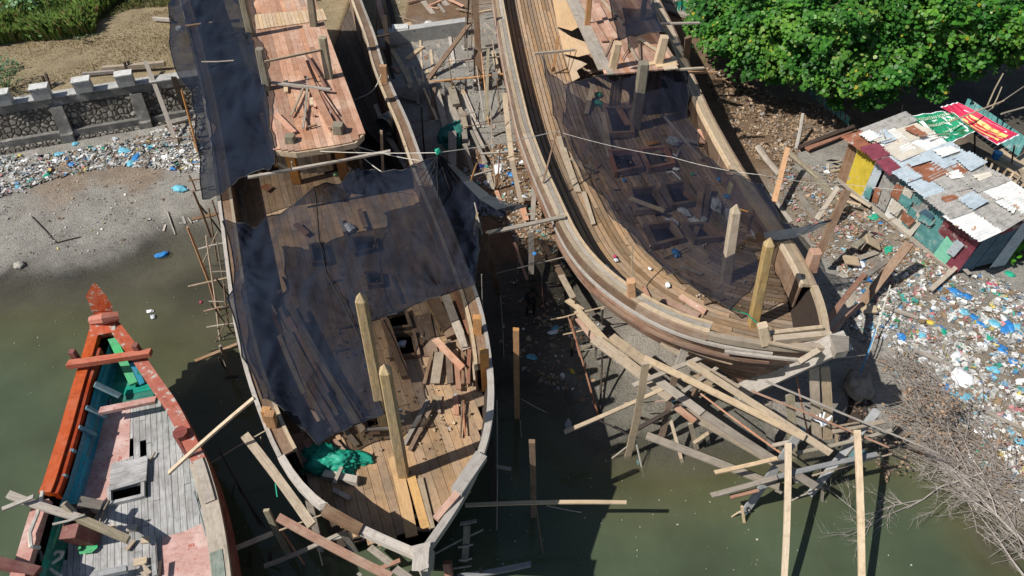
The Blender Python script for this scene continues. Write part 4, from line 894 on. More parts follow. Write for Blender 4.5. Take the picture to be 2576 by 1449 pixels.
for (x0, y0, x1, y1) in ((122, 272, 158, 345), (323, 240, 352, 312)):
    p = at(x0, y0, 2.1); p = p+Vector((.327, -.945, 0))*(-(p-Wt[0]).dot(Vector((.327, -.945, 0)))) if False else p
    mb2 = MB(); n_ = Vector((.327, -.945, 0)); d = Vector((.945, .327, 0)); fx = at(x0+18, 290-(x0+18)*.155, 2.1); p = fx
    for zt_, zb, o0, o1 in ((2.12, .9, .04, .42), (.9, -.1, .62, .8)):
        A = [Vector((p.x, p.y, zt_))+d*s+n_*(o0+e) for s, e in ((-.27, 0), (.27, 0), (.27, -.3), (-.27, -.3))]; Bq = [Vector((p.x, p.y, zb))+d*s+n_*(o1+e) for s, e in ((-.27, 0), (.27, 0), (.27, -.5), (-.27, -.5))]
        for k in range(4): mb2.face([A[k], A[(k+1) % 4], Bq[(k+1) % 4], Bq[k]][::-1])
        mb2.face(A)
    mb2.build('pilaster', 'concrete_dark', wallr)
cw = empty('low_wall', on(1008, 110), 'low broken concrete wall top crossing the yard with one square block on it', 'wall')
c0, c1 = at(953, 108, 1.85), at(1175, 75, 1.95); mb = MB(); mb.box(c0, c1, .5, 1.2); mb.build('cap', 'concrete', cw)
c_ = at(1008, 82, 2.2); mb = MB(); mb.box(c_-Vector((.42, .05, 0)), c_+Vector((.42, .05, 0)), .55, .7, skew=0); mb.build('merlon', 'cap_white', cw)
crumple('boulder', at(1085, 76, 2.0), .5, 'cap_white', 'white rounded rubble boulder on the low concrete wall', 'boulder', None, .8, 5)

# ================================================================ SHACK
sh = empty('tin_shack', (16, 22, 1), 'patchwork tin shack on stilts with rusty corrugated roof and yellow and teal walls', 'shack')
A_, B_, C_, D_ = at(2120, 345, 3.5), at(2272, 286, 4.0), at(2640, 520, 4.0), at(2456, 602, 3.5)
def roofpt(s, t): return A_.lerp(D_, s).lerp(B_.lerp(C_, s), t)
def sheet(s0, s1, t0, t1, mat, lift, name='roof_sheet', fn=roofpt, per=.12, amp=.022, nrm=Vector((-.15, -.1, 1)), root=sh):
    wid = (fn(s1, t0)-fn(s0, t0)).length; n = max(6, int(wid/per*4)); mb = MB(); rr = random.random()
    rag = [random.uniform(-.012, .012) for _ in range(n+1)]; J_ = [random.uniform(-.022, .022) for _ in range(8)]
    fn0 = fn
    def fn(a, b2):
        u = (a-s0)/(s1-s0); v = (b2-t0)/(t1-t0); return fn0(a+(J_[0]*(1-u)*(1-v)+J_[1]*u*(1-v)+J_[2]*u*v+J_[3]*(1-u)*v)*.7, b2+(J_[4]*(1-u)*(1-v)+J_[5]*u*(1-v)+J_[6]*u*v+J_[7]*(1-u)*v)*1.6)
    for i in range(n):
        s_a, s_b = s0+(s1-s0)*i/n, s0+(s1-s0)*(i+1)/n; za = math.sin(i/4*2*math.pi)*amp+lift; zb = math.sin((i+1)/4*2*math.pi)*amp+lift
        a, b2, c2, d2 = fn(s_a, t0+rag[i]), fn(s_b, t0+rag[i+1]), fn(s_b, t1+rag[i+1]), fn(s_a, t1+rag[i])
        mb.face([a+nrm*za, b2+nrm*zb, c2+nrm*zb, d2+nrm*za], None, rr)
    mb.build(name, mat, root)
SHT = [(0, .20, 0, .35, 'rust'), (-.01, .11, .3, 1.02, 'grey'), (.10, .24, .3, 1.0, 'cream'), (.08, .2, .18, .62, 'white'), (.14, .27, -.02, .28, 'maroon'), (.2, .34, .2, .6, 'cream'), (.22, .4, .5, 1.0, 'white'), (.26, .40, .18, .52, 'blue'),
       (.28, .42, -.02, .2, 'maroon'), (.36, .5, .5, 1.01, 'blue'), (.38, .55, .2, .55, 'rust'), (.40, .52, 0, .22, 'blue'), (.46, .62, .55, .8, 'rust'), (.5, .64, .78, 1.0, 'white'), (.5, .68, 0, .3, 'blue'), (.53, .70, .28, .62, 'grey'), (.6, .76, .55, 1.0, 'grey'),
       (.66, .84, 0, .35, 'grey'), (.68, .86, .33, .68, 'grey'), (.74, .88, .62, 1.02, 'white'), (.8, 1.02, -.02, .34, 'white'), (.84, 1.02, .3, .7, 'grey'), (.86, 1.03, .66, 1.0, 'white')]
for i, (s0, s1, t0, t1, m0) in enumerate(SHT): sheet(s0, s1, t0, t1, 'sheet_'+m0, .02+.018*(i % 6))
wA, wD = at(2108, 447, 1.35), at(2405, 685, 1.0); tA, tD = A_.lerp(B_, .16), D_.lerp(C_, .16); tA = tA-Vector((0, 0, .12)); tD = tD-Vector((0, 0, .12))
def wallpt(s, t): return wA.lerp(wD, s).lerp(tA.lerp(tD, s), t)
WS = [(0, .085, 0, 1, 'brn', 0), (.075, .23, .02, 1, 'paint_yellow', 1), (.225, .30, 0, 1, 'sheet_blue', 1), (.295, .42, .05, 1, 'sheet_grey', 2), (.415, .50, .0, .7, 'sheet_white', 1), (.49, .6, .3, 1, 'sheet_grey', 2), (.42, .6, .66, 1, 'paint_teal', 1), (.49, .66, .0, .55, 'sheet_cream', 1), (.6, .70, .4, 1, 'sheet_grey', 2),
      (.65, .84, 0, .9, 'paint_teal', 1), (.76, .95, .45, 1, 'paint_maroon', 1), (.82, .93, -.15, .5, 'paint_mint', 1), (.86, .98, .1, .6, 'paint_navy', 1), (.93, 1.0, -.15, 1, 'sheet_maroon', 1)]
for i, (s0, s1, t0, t1, m0, k) in enumerate(WS):
    sheet(s0, s1, t0, t1, m0, .012*(i % 4)+.01, 'wall_panel', wallpt, .12, .0 if k == 1 else .02 if k == 2 else .006, Vector((-.85, -.45, .2)))
for k in range(16):
    s0_ = random.uniform(.24, .92); t0_ = random.uniform(-.05, .75); sheet(s0_, s0_+random.uniform(.03, .09), t0_, t0_+random.uniform(.15, .4), random.choice(['sheet_grey', 'paint_teal', 'sheet_cream', 'sheet_blue', 'paint_teal', 'sheet_rust', 'paint_navy']), .05+.01*k, 'wall_patch', wallpt, .12, .006, Vector((-.85, -.45, .2)))
for k in range(14):
    s0_ = random.uniform(.05, .9); t0_ = random.uniform(.05, .8); sheet(s0_, s0_+random.uniform(.03, .12), t0_, t0_+random.uniform(.1, .3), random.choice(['sheet_grey', 'sheet_white', 'sheet_cream', 'sheet_blue', 'sheet_white', 'sheet_rust']), .13+.006*k, 'roof_patch')
eC = C_.lerp(D_, .1)-Vector((0, 0, .15)); eW = Vector((eC.x, eC.y, 1.2))
def endpt(s, t): return wD.lerp(eW, s).lerp(tD.lerp(eC, s), t)
for i, (s0, s1, t0, t1, m0) in enumerate([(0, .35, 0, 1, 'paint_navy'), (.33, .7, .1, .9, 'paint_navy'), (.3, 1, .85, 1, 'paint_maroon'), (.68, 1, 0, .95, 'sheet_blue')]): sheet(s0, s1, t0, t1, m0, .012*i+.01, 'wall_panel', endpt, .12, .005, Vector((.4, -.9, 0)))
for s_ in [0, .12, .25, .37, .5, .62, .74, .86, 1]:
    p = wA.lerp(wD, s_); mb = MB(); mb.tube([(p.x+.1, p.y+.1, H1(p.x, p.y)-.3), p+Vector((.1, .1, .1))], .09, 6); mb.build('stilt', 'gry', sh)
mb = MB(); mb.box(wA-Vector((0, 0, .05)), wD-Vector((0, 0, .05)), .16, .14); mb.build('sill_beam', 'gry', sh)
mb = MB(); mb.face([wA-Vector((0, 0, .02)), wD-Vector((0, 0, .02)), eW, Vector((B_.x, B_.y, 1.3))]); mb.build('floor', 'drk', sh)
for r in (('30', 860, 975, 4.1, 880, 1030, 4.05, 8, 'gry'), ('30', 1380, 1175, 4.2, 1450, 1150, 4.2, 9, 'olg'), ('31', 1260, 300, 1.8, 1480, 520, 1.6, 8, 'gry')):
    mb = MB(); bar(mb, r[0], r[1:]); mb.build('stick', r[8], sh)
# awning frame with banners
def banner(label, q, parts):
    root = empty('banner', tuple(q[0]), label, 'banner')
    ptf = lambda s, t: q[0].lerp(q[1], s).lerp(q[3].lerp(q[2], s), t)-Vector((0, 0, .25*math.sin(math.pi*min(1, max(0, s)))*math.sin(math.pi*min(1, max(0, t)))))
    for k, (nm, s0, s1, t0, t1, mat) in enumerate(parts):
        mb = MB(); n = 10
        for i in range(n):
            for j in range(6):
                P_ = lambda a, b2: ptf(s0+(s1-s0)*a/n, t0+(t1-t0)*b2/6)+Vector((0, 0, .004*k+.03*math.sin(a*1.9+b2)))
                mb.face([P_(i, j), P_(i+1, j), P_(i+1, j+1), P_(i, j+1)])
        mb.build(nm, mat, root)
    return root, ptf
def lettering(root, ptf, txt, s0, s1, t0, hgt_, mat='ink_pale', up=.02):
    cu = bpy.data.curves.new('lettering', 'FONT'); cu.body = txt; cu.size = 1; tmp = bpy.data.objects.new('tmp', cu); COL.objects.link(tmp)
    bpy.context.view_layer.update(); me = bpy.data.meshes.new_from_object(tmp); COL.objects.unlink(tmp); bpy.data.objects.remove(tmp)
    xs = [v.co.x for v in me.vertices]; mx = max(xs)
    for v in me.vertices:
        p = ptf(s0+(s1-s0)*v.co.x/mx, t0-hgt_*v.co.y); v.co = p+Vector((0, 0, .055+up))-ORG[root.name]
    me.materials.clear(); me.materials.append(M[mat]); o = bpy.data.objects.new('lettering', me); COL.objects.link(o); o.parent = root
q = pxp('30', [(1040, 885), (1370, 835), (1560, 985), (1330, 1090)], 3.9)
q = [q[0], q[1], q[2], q[3]]
gb, pf = banner('green printed banner with white edge spread as an awning beside the tin shack', q, [('backing', -.02, 1.02, -.03, 1.03, 'plastic_white'), ('sheet', 0, 1, 0, 1, 'banner_green'), ('stripe', .0, .45, .85, 1, 'rope_green')])
lettering(gb, pf, 'KEGIATAN SOSIALIS', .18, .98, .18, .11); lettering(gb, pf, 'JARINGAN TWIN', .25, .95, .38, .11, up=.024); lettering(gb, pf, 'TANGGAP', .42, .9, .66, .09, up=.028)
q = pxp('30', [(1310, 812), (1435, 775), (1888, 1012), (1728, 1088)], 4.0)
rb_, pf = banner('crimson and yellow printed banner spread over poles next to the green one', q, [('backing', -.01, 1.01, -.02, 1.02, 'plastic_white'), ('sheet', 0, 1, 0, 1, 'banner_red'), ('yellow_field', .18, .82, .28, .95, 'banner_yellow')])
for k, t_ in enumerate(('DAFTAR', 'NAMA ANGGOTA KELOMPOK', 'PENERIMA BANTUAN SOSIAL', 'KELURAHAN')): lettering(rb_, pf, t_, .3, .75, .45+.13*k, .07, 'ink_red', .02+.004*k)
frame('awning_frame', 'thin bamboo and timber poles carrying the banners beside the tin shack', '30', [
 (1370, 920, 4.3, 1780, 760, 4.5, 12, 'tan', .05, 'r'), (1655, 800, 4.2, 1775, 555, 5.0, 12, 'olg', .05, 'r'), (1690, 820, 4.2, 1765, 655, 4.8, 10, 'olg', .05, 'r'), (1120, 1030, 4.1, 1370, 1010, 4.1, 8, 'gry', .05, 'r'), (1220, 1060, 4.0, 1380, 1015, 4.0, 7, 'gry', .05, 'r'),
 (1640, 850, 4.1, 1935, 650, 4.4, 10, 'gry', .05, 'r'), (1015, 790, 2.6, 1015, 880, 2.0, 8, 'gry', .05, 'r'), (1760, 860, 4.0, 1935, 810, 4.0, 14, 'gry', .05, 'r'), (1240, 1000, 3.8, 1240, 1120, 1.5, 14, 'drk', .05, 'r'), (1560, 1000, 3.8, 1560, 1180, 1.5, 14, 'drk', .05, 'r'), (1860, 1100, 3.9, 1840, 1250, 1.5, 14, 'drk', .05, 'r')], 'frame')
mb = MB()
for k in range(14):
    p = at(*fr('30', 1510+k*32, 735+k*22), 3.0); q2 = at(*fr('30', 1510+(k+.92)*32, 735+(k+.92)*22), 3.0); mb.face([p, q2, q2-Vector((.1, .25, .75)), p-Vector((.1, .25, .75))], [(0, k), (.3, k), (.3, k+.3), (0, k+.3)])
tag(mb.build('plank_fence', 'paint_teal'), 'peeling teal board fence running behind the red banner', 'fence')
mb = MB()
for k in range(9):
    p = at(*fr('30', 320+k*34, 655+k*26), 2.0); q2 = at(*fr('30', 320+(k+.8)*34, 655+(k+.8)*26), 2.0); mb.face([p, q2, q2-Vector((0, .15, .35)), p-Vector((0, .15, .35))], [(0, k), (.3, k), (.3, k+.3), (0, k+.3)])
tag(mb.build('plank_fence', 'paint_teal'), 'broken teal board fence in the shade under the tree', 'fence')
# wooden deck and rack at the right edge
dk = empty('timber_platform', on(*fr('30', 1800, 1300)), 'brown timber platform with railed rack at the right edge behind the shack', 'platform')
P_ = [(v.x, v.y) for v in pxp('30', [(1660, 1190), (1810, 1090), (2050, 1230), (2050, 1420), (1830, 1400)], 1.9)]
mb = MB(); strips(mb, P_, 1.9, at(*fr('30', 1930, 1330), 1.9)-at(*fr('30', 1700, 1200), 1.9), .3, (), .03, .05); mb.build('platform_boards', 'tan', dk)
for a, b2 in (((1650, 1185), (1905, 1330)), ((1625, 1260), (1840, 1410)), ((1650, 1185), (1625, 1260)), ((1905, 1330), (1840, 1420))):
    for z in (2.35, 2.0): mb = MB(); mb.box(at(*fr('30', *a), z), at(*fr('30', *b2), z), .07, .06); mb.build('rail', 'tan', dk)
for k in range(6):
    a = at(*fr('30', 1650+k*51, 1187+k*29), 2.35); mb = MB(); mb.box(a, at(*fr('30', 1628+k*43, 1262+k*30), 2.0), .06, .05); mb.build('slat', 'tan', dk)
mb = MB(); p = at(*fr('30', 1712, 1195), 1.95); mb.tube([p, p+Vector((0, 0, .32))], [.15, .19], 12); tag(mb.build('bucket', 'plastic_blue'), 'blue plastic bucket on the timber platform', 'bucket')
frame('slat_crate', 'weathered slatted pallet standing on the ground by the yellow wall', '30', [(440, 1205, 'g', 555, 1180, 1.6, 26, 'wht', .05), (450, 1240, 'g', 445, 1320, 'g', 22, 'wht'), (470, 1300, 'g', 545, 1280, 1.2, 24, 'tan'), (480, 1230, 'g', 550, 1215, 1.5, 20, 'tan'), (480, 1265, 'g', 548, 1250, 1.4, 20, 'tan'), (550, 1180, 1.6, 548, 1290, 1.1, 20, 'gry')], 'pallet')
# slatted fence with laundry at top
frame('slat_fence', 'grey slatted fence hung with washing at the top edge by the tree', '20', [(1150, -10, 1.9, 1480, 150, 1.9, 16, 'gry'), (1200, -10, 2.2, 1475, 110, 2.2, 14, 'gry'), (1260, -10, 2.5, 1475, 75, 2.5, 14, 'gry'), (1330, -10, 2.8, 1480, 40, 2.8, 14, 'gry')]+[(1280+k*45, -5+k*18, 2.8, 1285+k*45, 60+k*22, 1.8, 12, 'tan') for k in range(5)]+[(1480, 20, 2.9, 1475, 150, 1.5, 26, 'gry', .1)], 'fence')
for i, (x, y, mt, nm) in enumerate(((1330, 20, 'p_pink', 'faded pink'), (1400, 30, 'plastic_white', 'white'), (1440, 5, 'plastic_pink', 'crimson'), (1238, 5, 'tarp_green', 'green'))):
    p = at(*fr('20', x, y), 2.9); mb = MB()
    for k in range(4):
        a = p+Vector((k*.15, -.06+.04*(k % 2), 0)); c2 = p+Vector((k*.15+.15, -.06+.04*((k+1) % 2), 0)); mb.face([a, c2, c2-Vector((.03, .03, .6)), a-Vector((-.03, .03, .5))])
    tag(mb.build('washing', M[mt]), nm+' cloth hanging on the slatted fence', 'laundry')
tag(crumple('dugout_canoe', at(*fr('20', 1260, 95), 1.55), .9, 'gry', 'x', 'x', None, .25, 9, stretch=(1.7, .35)), 'grey weathered dugout log lying below the slatted fence', 'log').rotation_euler = (0, 0, -.75)

# ================================================================ TREES
def leafmesh(cents, norms, size, cols, nv=6):
    n = len(cents); a = rng.normal(size=(n, 3)); u = np.cross(norms, a); u /= np.linalg.norm(u, axis=1)[:, None]; v = np.cross(norms, u)
    ang = np.linspace(0, 2*np.pi, nv, endpoint=False); rad = np.array([1.05, .85, .8, .55, .8, .85]) if nv == 6 else np.array([1.2, .45, 1.2, .45])
    V = cents[:, None]+size[:, None, None]*(u[:, None]*(np.cos(ang)*rad)[None, :, None]+v[:, None]*(np.sin(ang)*rad)[None, :, None]) + (size[:, None, None]*norms[:, None]*(.22*np.abs(np.sin(ang))*rad)[None, :, None])
    return V.reshape(-1, 3), np.arange(n*nv).reshape(n, nv)
def leafobj(name, V, Fc, cols, mat, parent=None, label=None, cat=None, group=None, kind=None, origin=None):
    o0 = np.array(ORG[parent.name]) if parent is not None else np.array(origin if origin is not None else V.mean(0))
    me = bpy.data.meshes.new(name); nf, nv = Fc.shape
    me.vertices.add(len(V)); me.vertices.foreach_set('co', (V-o0).astype(np.float32).ravel()); me.loops.add(nf*nv); me.loops.foreach_set('vertex_index', Fc.astype(np.int32).ravel())
    me.polygons.add(nf); me.polygons.foreach_set('loop_start', np.arange(0, nf*nv, nv, dtype=np.int32)); me.update(calc_edges=True)
    c = me.attributes.new('pc', 'FLOAT_VECTOR', 'FACE'); c.data.foreach_set('vector', cols.astype(np.float32).ravel()); me.materials.append(M[mat])
    me.validate(); o = bpy.data.objects.new(name, me); COL.objects.link(o)
    if parent is not None: o.parent = parent
    else: o.location = Vector(o0)
    ORG[o.name] = Vector(o0); return tag(o, label, cat, group, kind)
TREES = [('broad green tree filling the top edge just right of the right boat', (1830, 60), 1.4, [(1790, 60, 4.2, 1.3), (1850, 20, 5, 1.8), (1830, 110, 4, 1.5), (1900, 90, 4.8, 1.9), (1890, 165, 3.6, 1.2), (1940, 30, 5.8, 2.0), (1960, 130, 4.4, 1.7), (1790, 10, 4.6, 1.4), (1960, 190, 3.2, .9), (2000, 160, 4, 1.4), (1840, -50, 5, 2), (1765, 70, 3.6, .9)]),
         ('bushy green tree hanging over the dark gap left of the green banner', (2120, 90), 1.4, [(2040, 60, 6, 2.1), (2100, 120, 5, 2.0), (2160, 60, 6, 2.2), (2060, 190, 3.8, 1.4), (2150, 185, 4.2, 1.6), (2200, 240, 3.3, .95), (2090, 235, 2.8, .7), (2000, 0, 6, 2.2), (2120, -10, 6.5, 2.3), (2230, 150, 4.8, 1.8), (2190, 205, 3.8, 1.2), (2100, 265, 2.6, .4), (2175, 262, 2.8, .5)]),
         ('tall green tree behind the banners near the top right corner', (2350, 60), 1.5, [(2250, 20, 6.5, 2.2), (2290, 90, 5.6, 1.9), (2350, 40, 6.5, 2.2), (2310, 150, 4.3, 1.3), (2340, 235, 3.4, .6), (2350, 210, 3.6, .7), (2390, 110, 5.2, 1.6), (2420, 150, 4.4, 1.2), (2430, 30, 6.4, 2.1), (2260, -40, 7, 2.3), (2400, -30, 7, 2.3), (2300, 200, 3.4, .9), (2420, 175, 4.0, .8)]),
         ('yellow flecked green tree cut by the right edge of the photo', (2560, 40), 1.6, [(2490, 50, 6.2, 1.9), (2540, 20, 6.8, 2.2), (2570, 90, 5.4, 1.6), (2500, 115, 4.8, 1.2), (2530, 140, 4.2, .9), (2600, 40, 6.5, 2.2), (2500, -30, 7, 2.3), (2620, 120, 4.8, 1.5)])]
for label, tp, z0, blobs in TREES:
    b0 = at(tp[0], tp[1], 1.4); tr = empty('hibiscus_tree', tuple(b0), label, 'tree', 'green trees on the right')
    mb = MB(); tb = MB()
    for x, y, z, r in blobs:
        c_ = at(x, y, z); m_ = b0.lerp(c_, .5)+Vector((random.uniform(-.4, .4), random.uniform(-.4, .4), .6)); tb.tube([b0.lerp(c_, .1)+Vector((0, 0, .6)), m_, c_], [.11, .07, .03], 6)
        for k in range(5):
            a = Vector((random.uniform(-1, 1), random.uniform(-1, 1), random.uniform(-.3, .8))).normalized()*r*.85; tb.tube([m_.lerp(c_, .6), c_+a*.5, c_+a], [.04, .025, .012], 4)
    mb.tube([b0-Vector((0, 0, .4)), b0+Vector((.1, 0, 1.0)), b0+Vector((.2, .1, 2.2))], [.3, .24, .17], 9); mb.build('trunk', 'bark', tr); tb.build('limbs', 'bark', tr)
    CC = []; NN = []; SZ = []; KK_ = []
    for x, y, z, r in blobs:
        c_ = np.array(at(x, y, z)); n = int(640*r*r)+80; d = rng.normal(size=(n, 3)); d[:, 2] = np.abs(d[:, 2])*.9-.25; d /= np.linalg.norm(d, axis=1)[:, None]
        sub = np.array([mnoise.noise(Vector(tuple(q*2.2+c_*.7))) for q in d]); rr = r*(.80+.75*sub)*(1-.38*rng.random(n)**2)
        keep = (sub+rng.normal(size=n)*.10) > -.17
        p = c_+d*rr[:, None]*np.array([1, 1, .8]); nn = d*.55+np.array([-.25, -.25, .75])+rng.normal(size=(n, 3))*.38; nn /= np.linalg.norm(nn, axis=1)[:, None]
        CC.append(p[keep]); NN.append(nn[keep]); SZ.append((rng.uniform(.06, .132, n))[keep]); KK_.append(np.full(keep.sum(), rng.uniform(.85, 1.15)))
    CC = np.concatenate(CC); NN = np.concatenate(NN); SZ = np.concatenate(SZ); kk_ = np.concatenate(KK_); n = len(CC)
    t = rng.random(n); base = np.array([.030, .115, .018])[None]*(1-t[:, None])+np.array([.085, .26, .028])[None]*t[:, None]; base *= kk_[:, None]; nz = np.array([mnoise.noise(Vector(tuple(q*.9))) for q in CC]); base *= (1+nz*.7)[:, None]; base[:, 0] *= 1+np.clip(nz, -.3, 1)*.8
    yl = rng.random(n) < (.012 if 'yellow' not in label else .035); base[yl] = (.42, .36, .03); pl = rng.random(n) < .03; base[pl] = (.26, .38, .09)
    V, Fc = leafmesh(CC, NN, SZ, base); leafobj('crown', V, Fc, base, 'leafmat', tr)
# small plants
def leafy(label, name, cat, P0, r, n, size, col, z, group=None, h=.6):
    b0 = P0; tr = empty(name, tuple(b0), label, cat, group); mb = MB(); tips = []
    for k in range(max(4, n//25)):
        a = random.uniform(0, 6.28); rr = r*random.uniform(.3, 1); t = b0+Vector((math.cos(a)*rr, math.sin(a)*rr, h*random.uniform(.5, 1))); mb.tube([b0, b0.lerp(t, .5)+Vector((0, 0, .08)), t], [.02, .014, .008], 4); tips.append(t)
    mb.build('stem', 'bark', tr); T_ = np.array([tuple(t) for t in tips]); C2 = T_[rng.integers(0, len(T_), n)]+rng.normal(size=(n, 3))*np.array([r*.28, r*.28, h*.2])
    C2[:, 2] = np.maximum(C2[:, 2], b0.z+.05); nn = rng.normal(size=(n, 3))*.45+np.array([0, -.2, 1]); nn /= np.linalg.norm(nn, axis=1)[:, None]
    cc_ = np.array(col)[None]*rng.uniform(.7, 1.4, (n, 1)); V, Fc = leafmesh(C2, nn, rng.uniform(.6, 1.2, n)*size, cc_); leafobj('foliage', V, Fc, cc_, 'leafmat', tr)
leafy('glossy bright green bush at the right edge below the shack', 'bush', 'bush', at(2566, 640, 1.2), .9, 170, .13, (.08, .26, .02), 1, h=.7)
leafy('small leafy sapling growing at the foot of the tin roof', 'sapling', 'plant', at(2222, 262, 1.7), .5, 150, .05, (.09, .2, .03), 1, h=1.0)
leafy('grey green weed clump growing behind the wall top at the left edge', 'weed_clump', 'weeds', at(22, 222, 2.5), .8, 420, .055, (.10, .17, .06), 1, h=.8)
leafy('low green weed with pale leaves at the far left behind the wall', 'weed_clump', 'weeds', at(-8, 175, 2.5), .7, 160, .08, (.13, .24, .13), 1, h=.5)
leafy('pale green milkweed bush in the tall grass at top left', 'weed_clump', 'weeds', at(65, 45, 2.5), .9, 200, .10, (.17, .32, .14), 1, h=.9)
leafy('pale green milkweed bush at the front edge of the tall grass', 'weed_clump', 'weeds', at(112, 82, 2.5), .7, 160, .09, (.17, .3, .15), 1, h=.7)
leafy('tiny olive weed tuft alone on the dry lot', 'weed_clump', 'weeds', at(222, 105, 2.5), .5, 90, .05, (.12, .15, .06), 1, h=.3)
def tallgrass(label, poly, n, hg, col, z=2.4, cat='grass', lean=.5):
    pts = []
    xs = [p[0] for p in poly]; ys = [p[1] for p in poly]
    while len(pts) < n:
        x, y = random.uniform(min(xs), max(xs)), random.uniform(min(ys), max(ys))
        if inpoly(x, y, poly): p = at(x, y, z); pts.append((p.x, p.y, z+.0))
    P_ = np.array(pts); n = len(P_); cl = np.array([mnoise.noise(Vector((q[0]*.8, q[1]*.8, 5)))*1.6 for q in P_]); hh = hg*rng.uniform(.5, 1.15, n)*(1+.35*cl); a = rng.uniform(0, 6.28, n); d = np.stack([np.cos(a), np.sin(a), np.zeros(n)], 1)
    wv = np.stack([-np.sin(a), np.cos(a), np.zeros(n)], 1)*(.028 if hg > .5 else .014); ln = lean*rng.uniform(.2, 1, n)
    m_ = P_+d*(hh*ln*.35)[:, None]+np.array([0, 0, 1])*(hh*.65)[:, None]; t_ = P_+d*(hh*ln)[:, None]+np.array([0, 0, 1])*(hh*(.95-.3*ln))[:, None]
    V = np.stack([P_-wv, P_+wv, m_+wv, t_, m_-wv], 1).reshape(-1, 3); Fc = np.arange(n*5).reshape(n, 5)
    cc_ = np.array(col)[None]*rng.uniform(.6, 1.4, (n, 1))*(1+.25*cl[:, None]); br_ = rng.random(n) < .12; cc_[br_] = (.34, .27, .12)
    return leafobj('grass', V, Fc, cc_, 'grassmat', None, label, cat, None, 'stuff')
tallgrass('tall green grass with pale weeds at the top left corner', [(-60, -40), (330, -40), (300, 10), (250, 50), (240, 85), (150, 100), (60, 105), (-60, 125)], 20000, .95, (.21, .33, .08))
tallgrass('thin dry grass straggling over the brown lot', [(-40, 100), (440, 20), (440, 175), (-40, 240)], 7000, .10, (.30, .235, .12))
tallgrass('patchy low green grass along the top of the lot', [(200, -40), (440, -40), (440, 15), (330, 25), (240, 60)], 5000, .3, (.17, .20, .07))

# ================================================================ LOOSE TIMBER ON THE BOATS
D1 = 3.27
loose('on the middle boat cabin roof', 'timber lying on the cabin roof', 'A', [
 (1470, 660, 5.9, 1830, 1449, 5.9, 90, 'pnk', .07), (1140, 935, 5.98, 1810, 1015, 5.98, 38, 'wht', .07), (1535, 620, 5.95, 1760, 990, 5.95, 26, 'red', .05), (1360, 1310, 5.9, 1500, 1000, 5.93, 24, 'tan', .05), (1500, 1449, 5.92, 1550, 870, 5.95, 24, 'gry', .05),
 (1560, 1440, 5.86, 1500, 1150, 5.86, 18, 'drk', .05), (1305, 910, 5.87, 1305, 1040, 5.87, 46, 'new', .05), (1190, 1290, 5.88, 1400, 1500, 5.88, 60, 'pnk', .06), (1690, 1040, 5.9, 1960, 1449, 5.9, 24, 'red', .05), (1650, 940, 5.88, 1900, 1300, 5.88, 20, 'pnk', .05),
 (1595, 1110, 5.87, 1595, 1190, 5.87, 44, 'new', .06), (1630, 1140, 5.87, 1636, 1215, 5.87, 32, 'pnk', .06), (1550, 1440, 5.88, 1660, 1410, 5.88, 24, 'brn', .05), (1410, 1240, 5.86, 1420, 1262, 5.86, 22, 'new', .05), (1800, 1200, 5.87, 1810, 1380, 5.87, 18, 'wht', .05), (1450, 1330, 5.86, 1520, 1322, 5.86, 10, 'brn', .04), (1600, 1300, 5.86, 1640, 1310, 5.86, 26, 'pnk', .06)])
loose('below the middle boat cabin front', 'boards on the aft deck', '10', [
 (-60, 1300, D1, -90, 1449, D1, 26, 'tan'), (-110, 1440, D1, -90, 1560, D1, 30, 'tan'), (60, 1400, D1, 110, 1430, D1+.05, 60, 'red'), (160, 1230, D1+.3, 300, 1310, D1, 20, 'gry'), (900, 790, D1, 1130, 1260, D1, 34, 'gry'), (1000, 1040, D1, 1110, 1230, D1, 40, 'gry'), (700, 1130, D1+.2, 660, 1250, D1, 16, 'brn')])
loose('on the middle boat starboard foredeck', 'timber on the open foredeck', '11', [
 (1335, 810, D1+.2, 1480, 1090, D1+.15, 92, 'brn', .12), (1430, 780, D1+.35, 1590, 1190, D1+.3, 66, 'gry', .07), (1495, 750, D1+.3, 1610, 1070, D1+.3, 26, 'red', .05), (1545, 740, D1+.4, 1660, 1090, D1+.4, 60, 'brn', .1), (1620, 725, D1+.5, 1690, 960, D1+.5, 56, 'brn', .1), (1230, 930, D1, 1290, 1240, D1, 175, 'brn', .02),
 (975, 975, D1+.45, 1130, 1400, D1+.35, 62, 'brn', .2, 'b'), (1350, 1110, D1+.5, 1560, 1330, D1+.4, 52, 'pnk', .05), (1385, 1210, D1+.1, 1350, 1445, D1+.1, 72, 'tan', .05), (1450, 1120, D1+.1, 1465, 1445, D1+.1, 48, 'brn', .05), (1505, 1190, D1+.12, 1530, 1490, D1+.12, 40, 'pnk', .05), (1560, 1190, D1+.2, 1560, 1449, D1+.2, 26, 'brn', .05),
 (1610, 1190, D1+.3, 1600, 1449, D1+.2, 30, 'red', .05), (1650, 1010, D1+.6, 1680, 1200, D1+.6, 40, 'tan', .06), (1330, 1200, D1+.1, 1270, 1449, D1+.05, 26, 'brn', .05), (1210, 1120, D1+.05, 1270, 1140, D1+.05, 60, 'brn', .05), (1590, 1200, D1+.1, 1640, 1440, D1+.1, 16, 'drk', .05), (1630, 1200, D1+.2, 1650, 1420, D1+.2, 18, 'tan', .04), (1540, 1060, D1+.4, 1575, 1170, D1+.4, 50, 'gry', .05)])
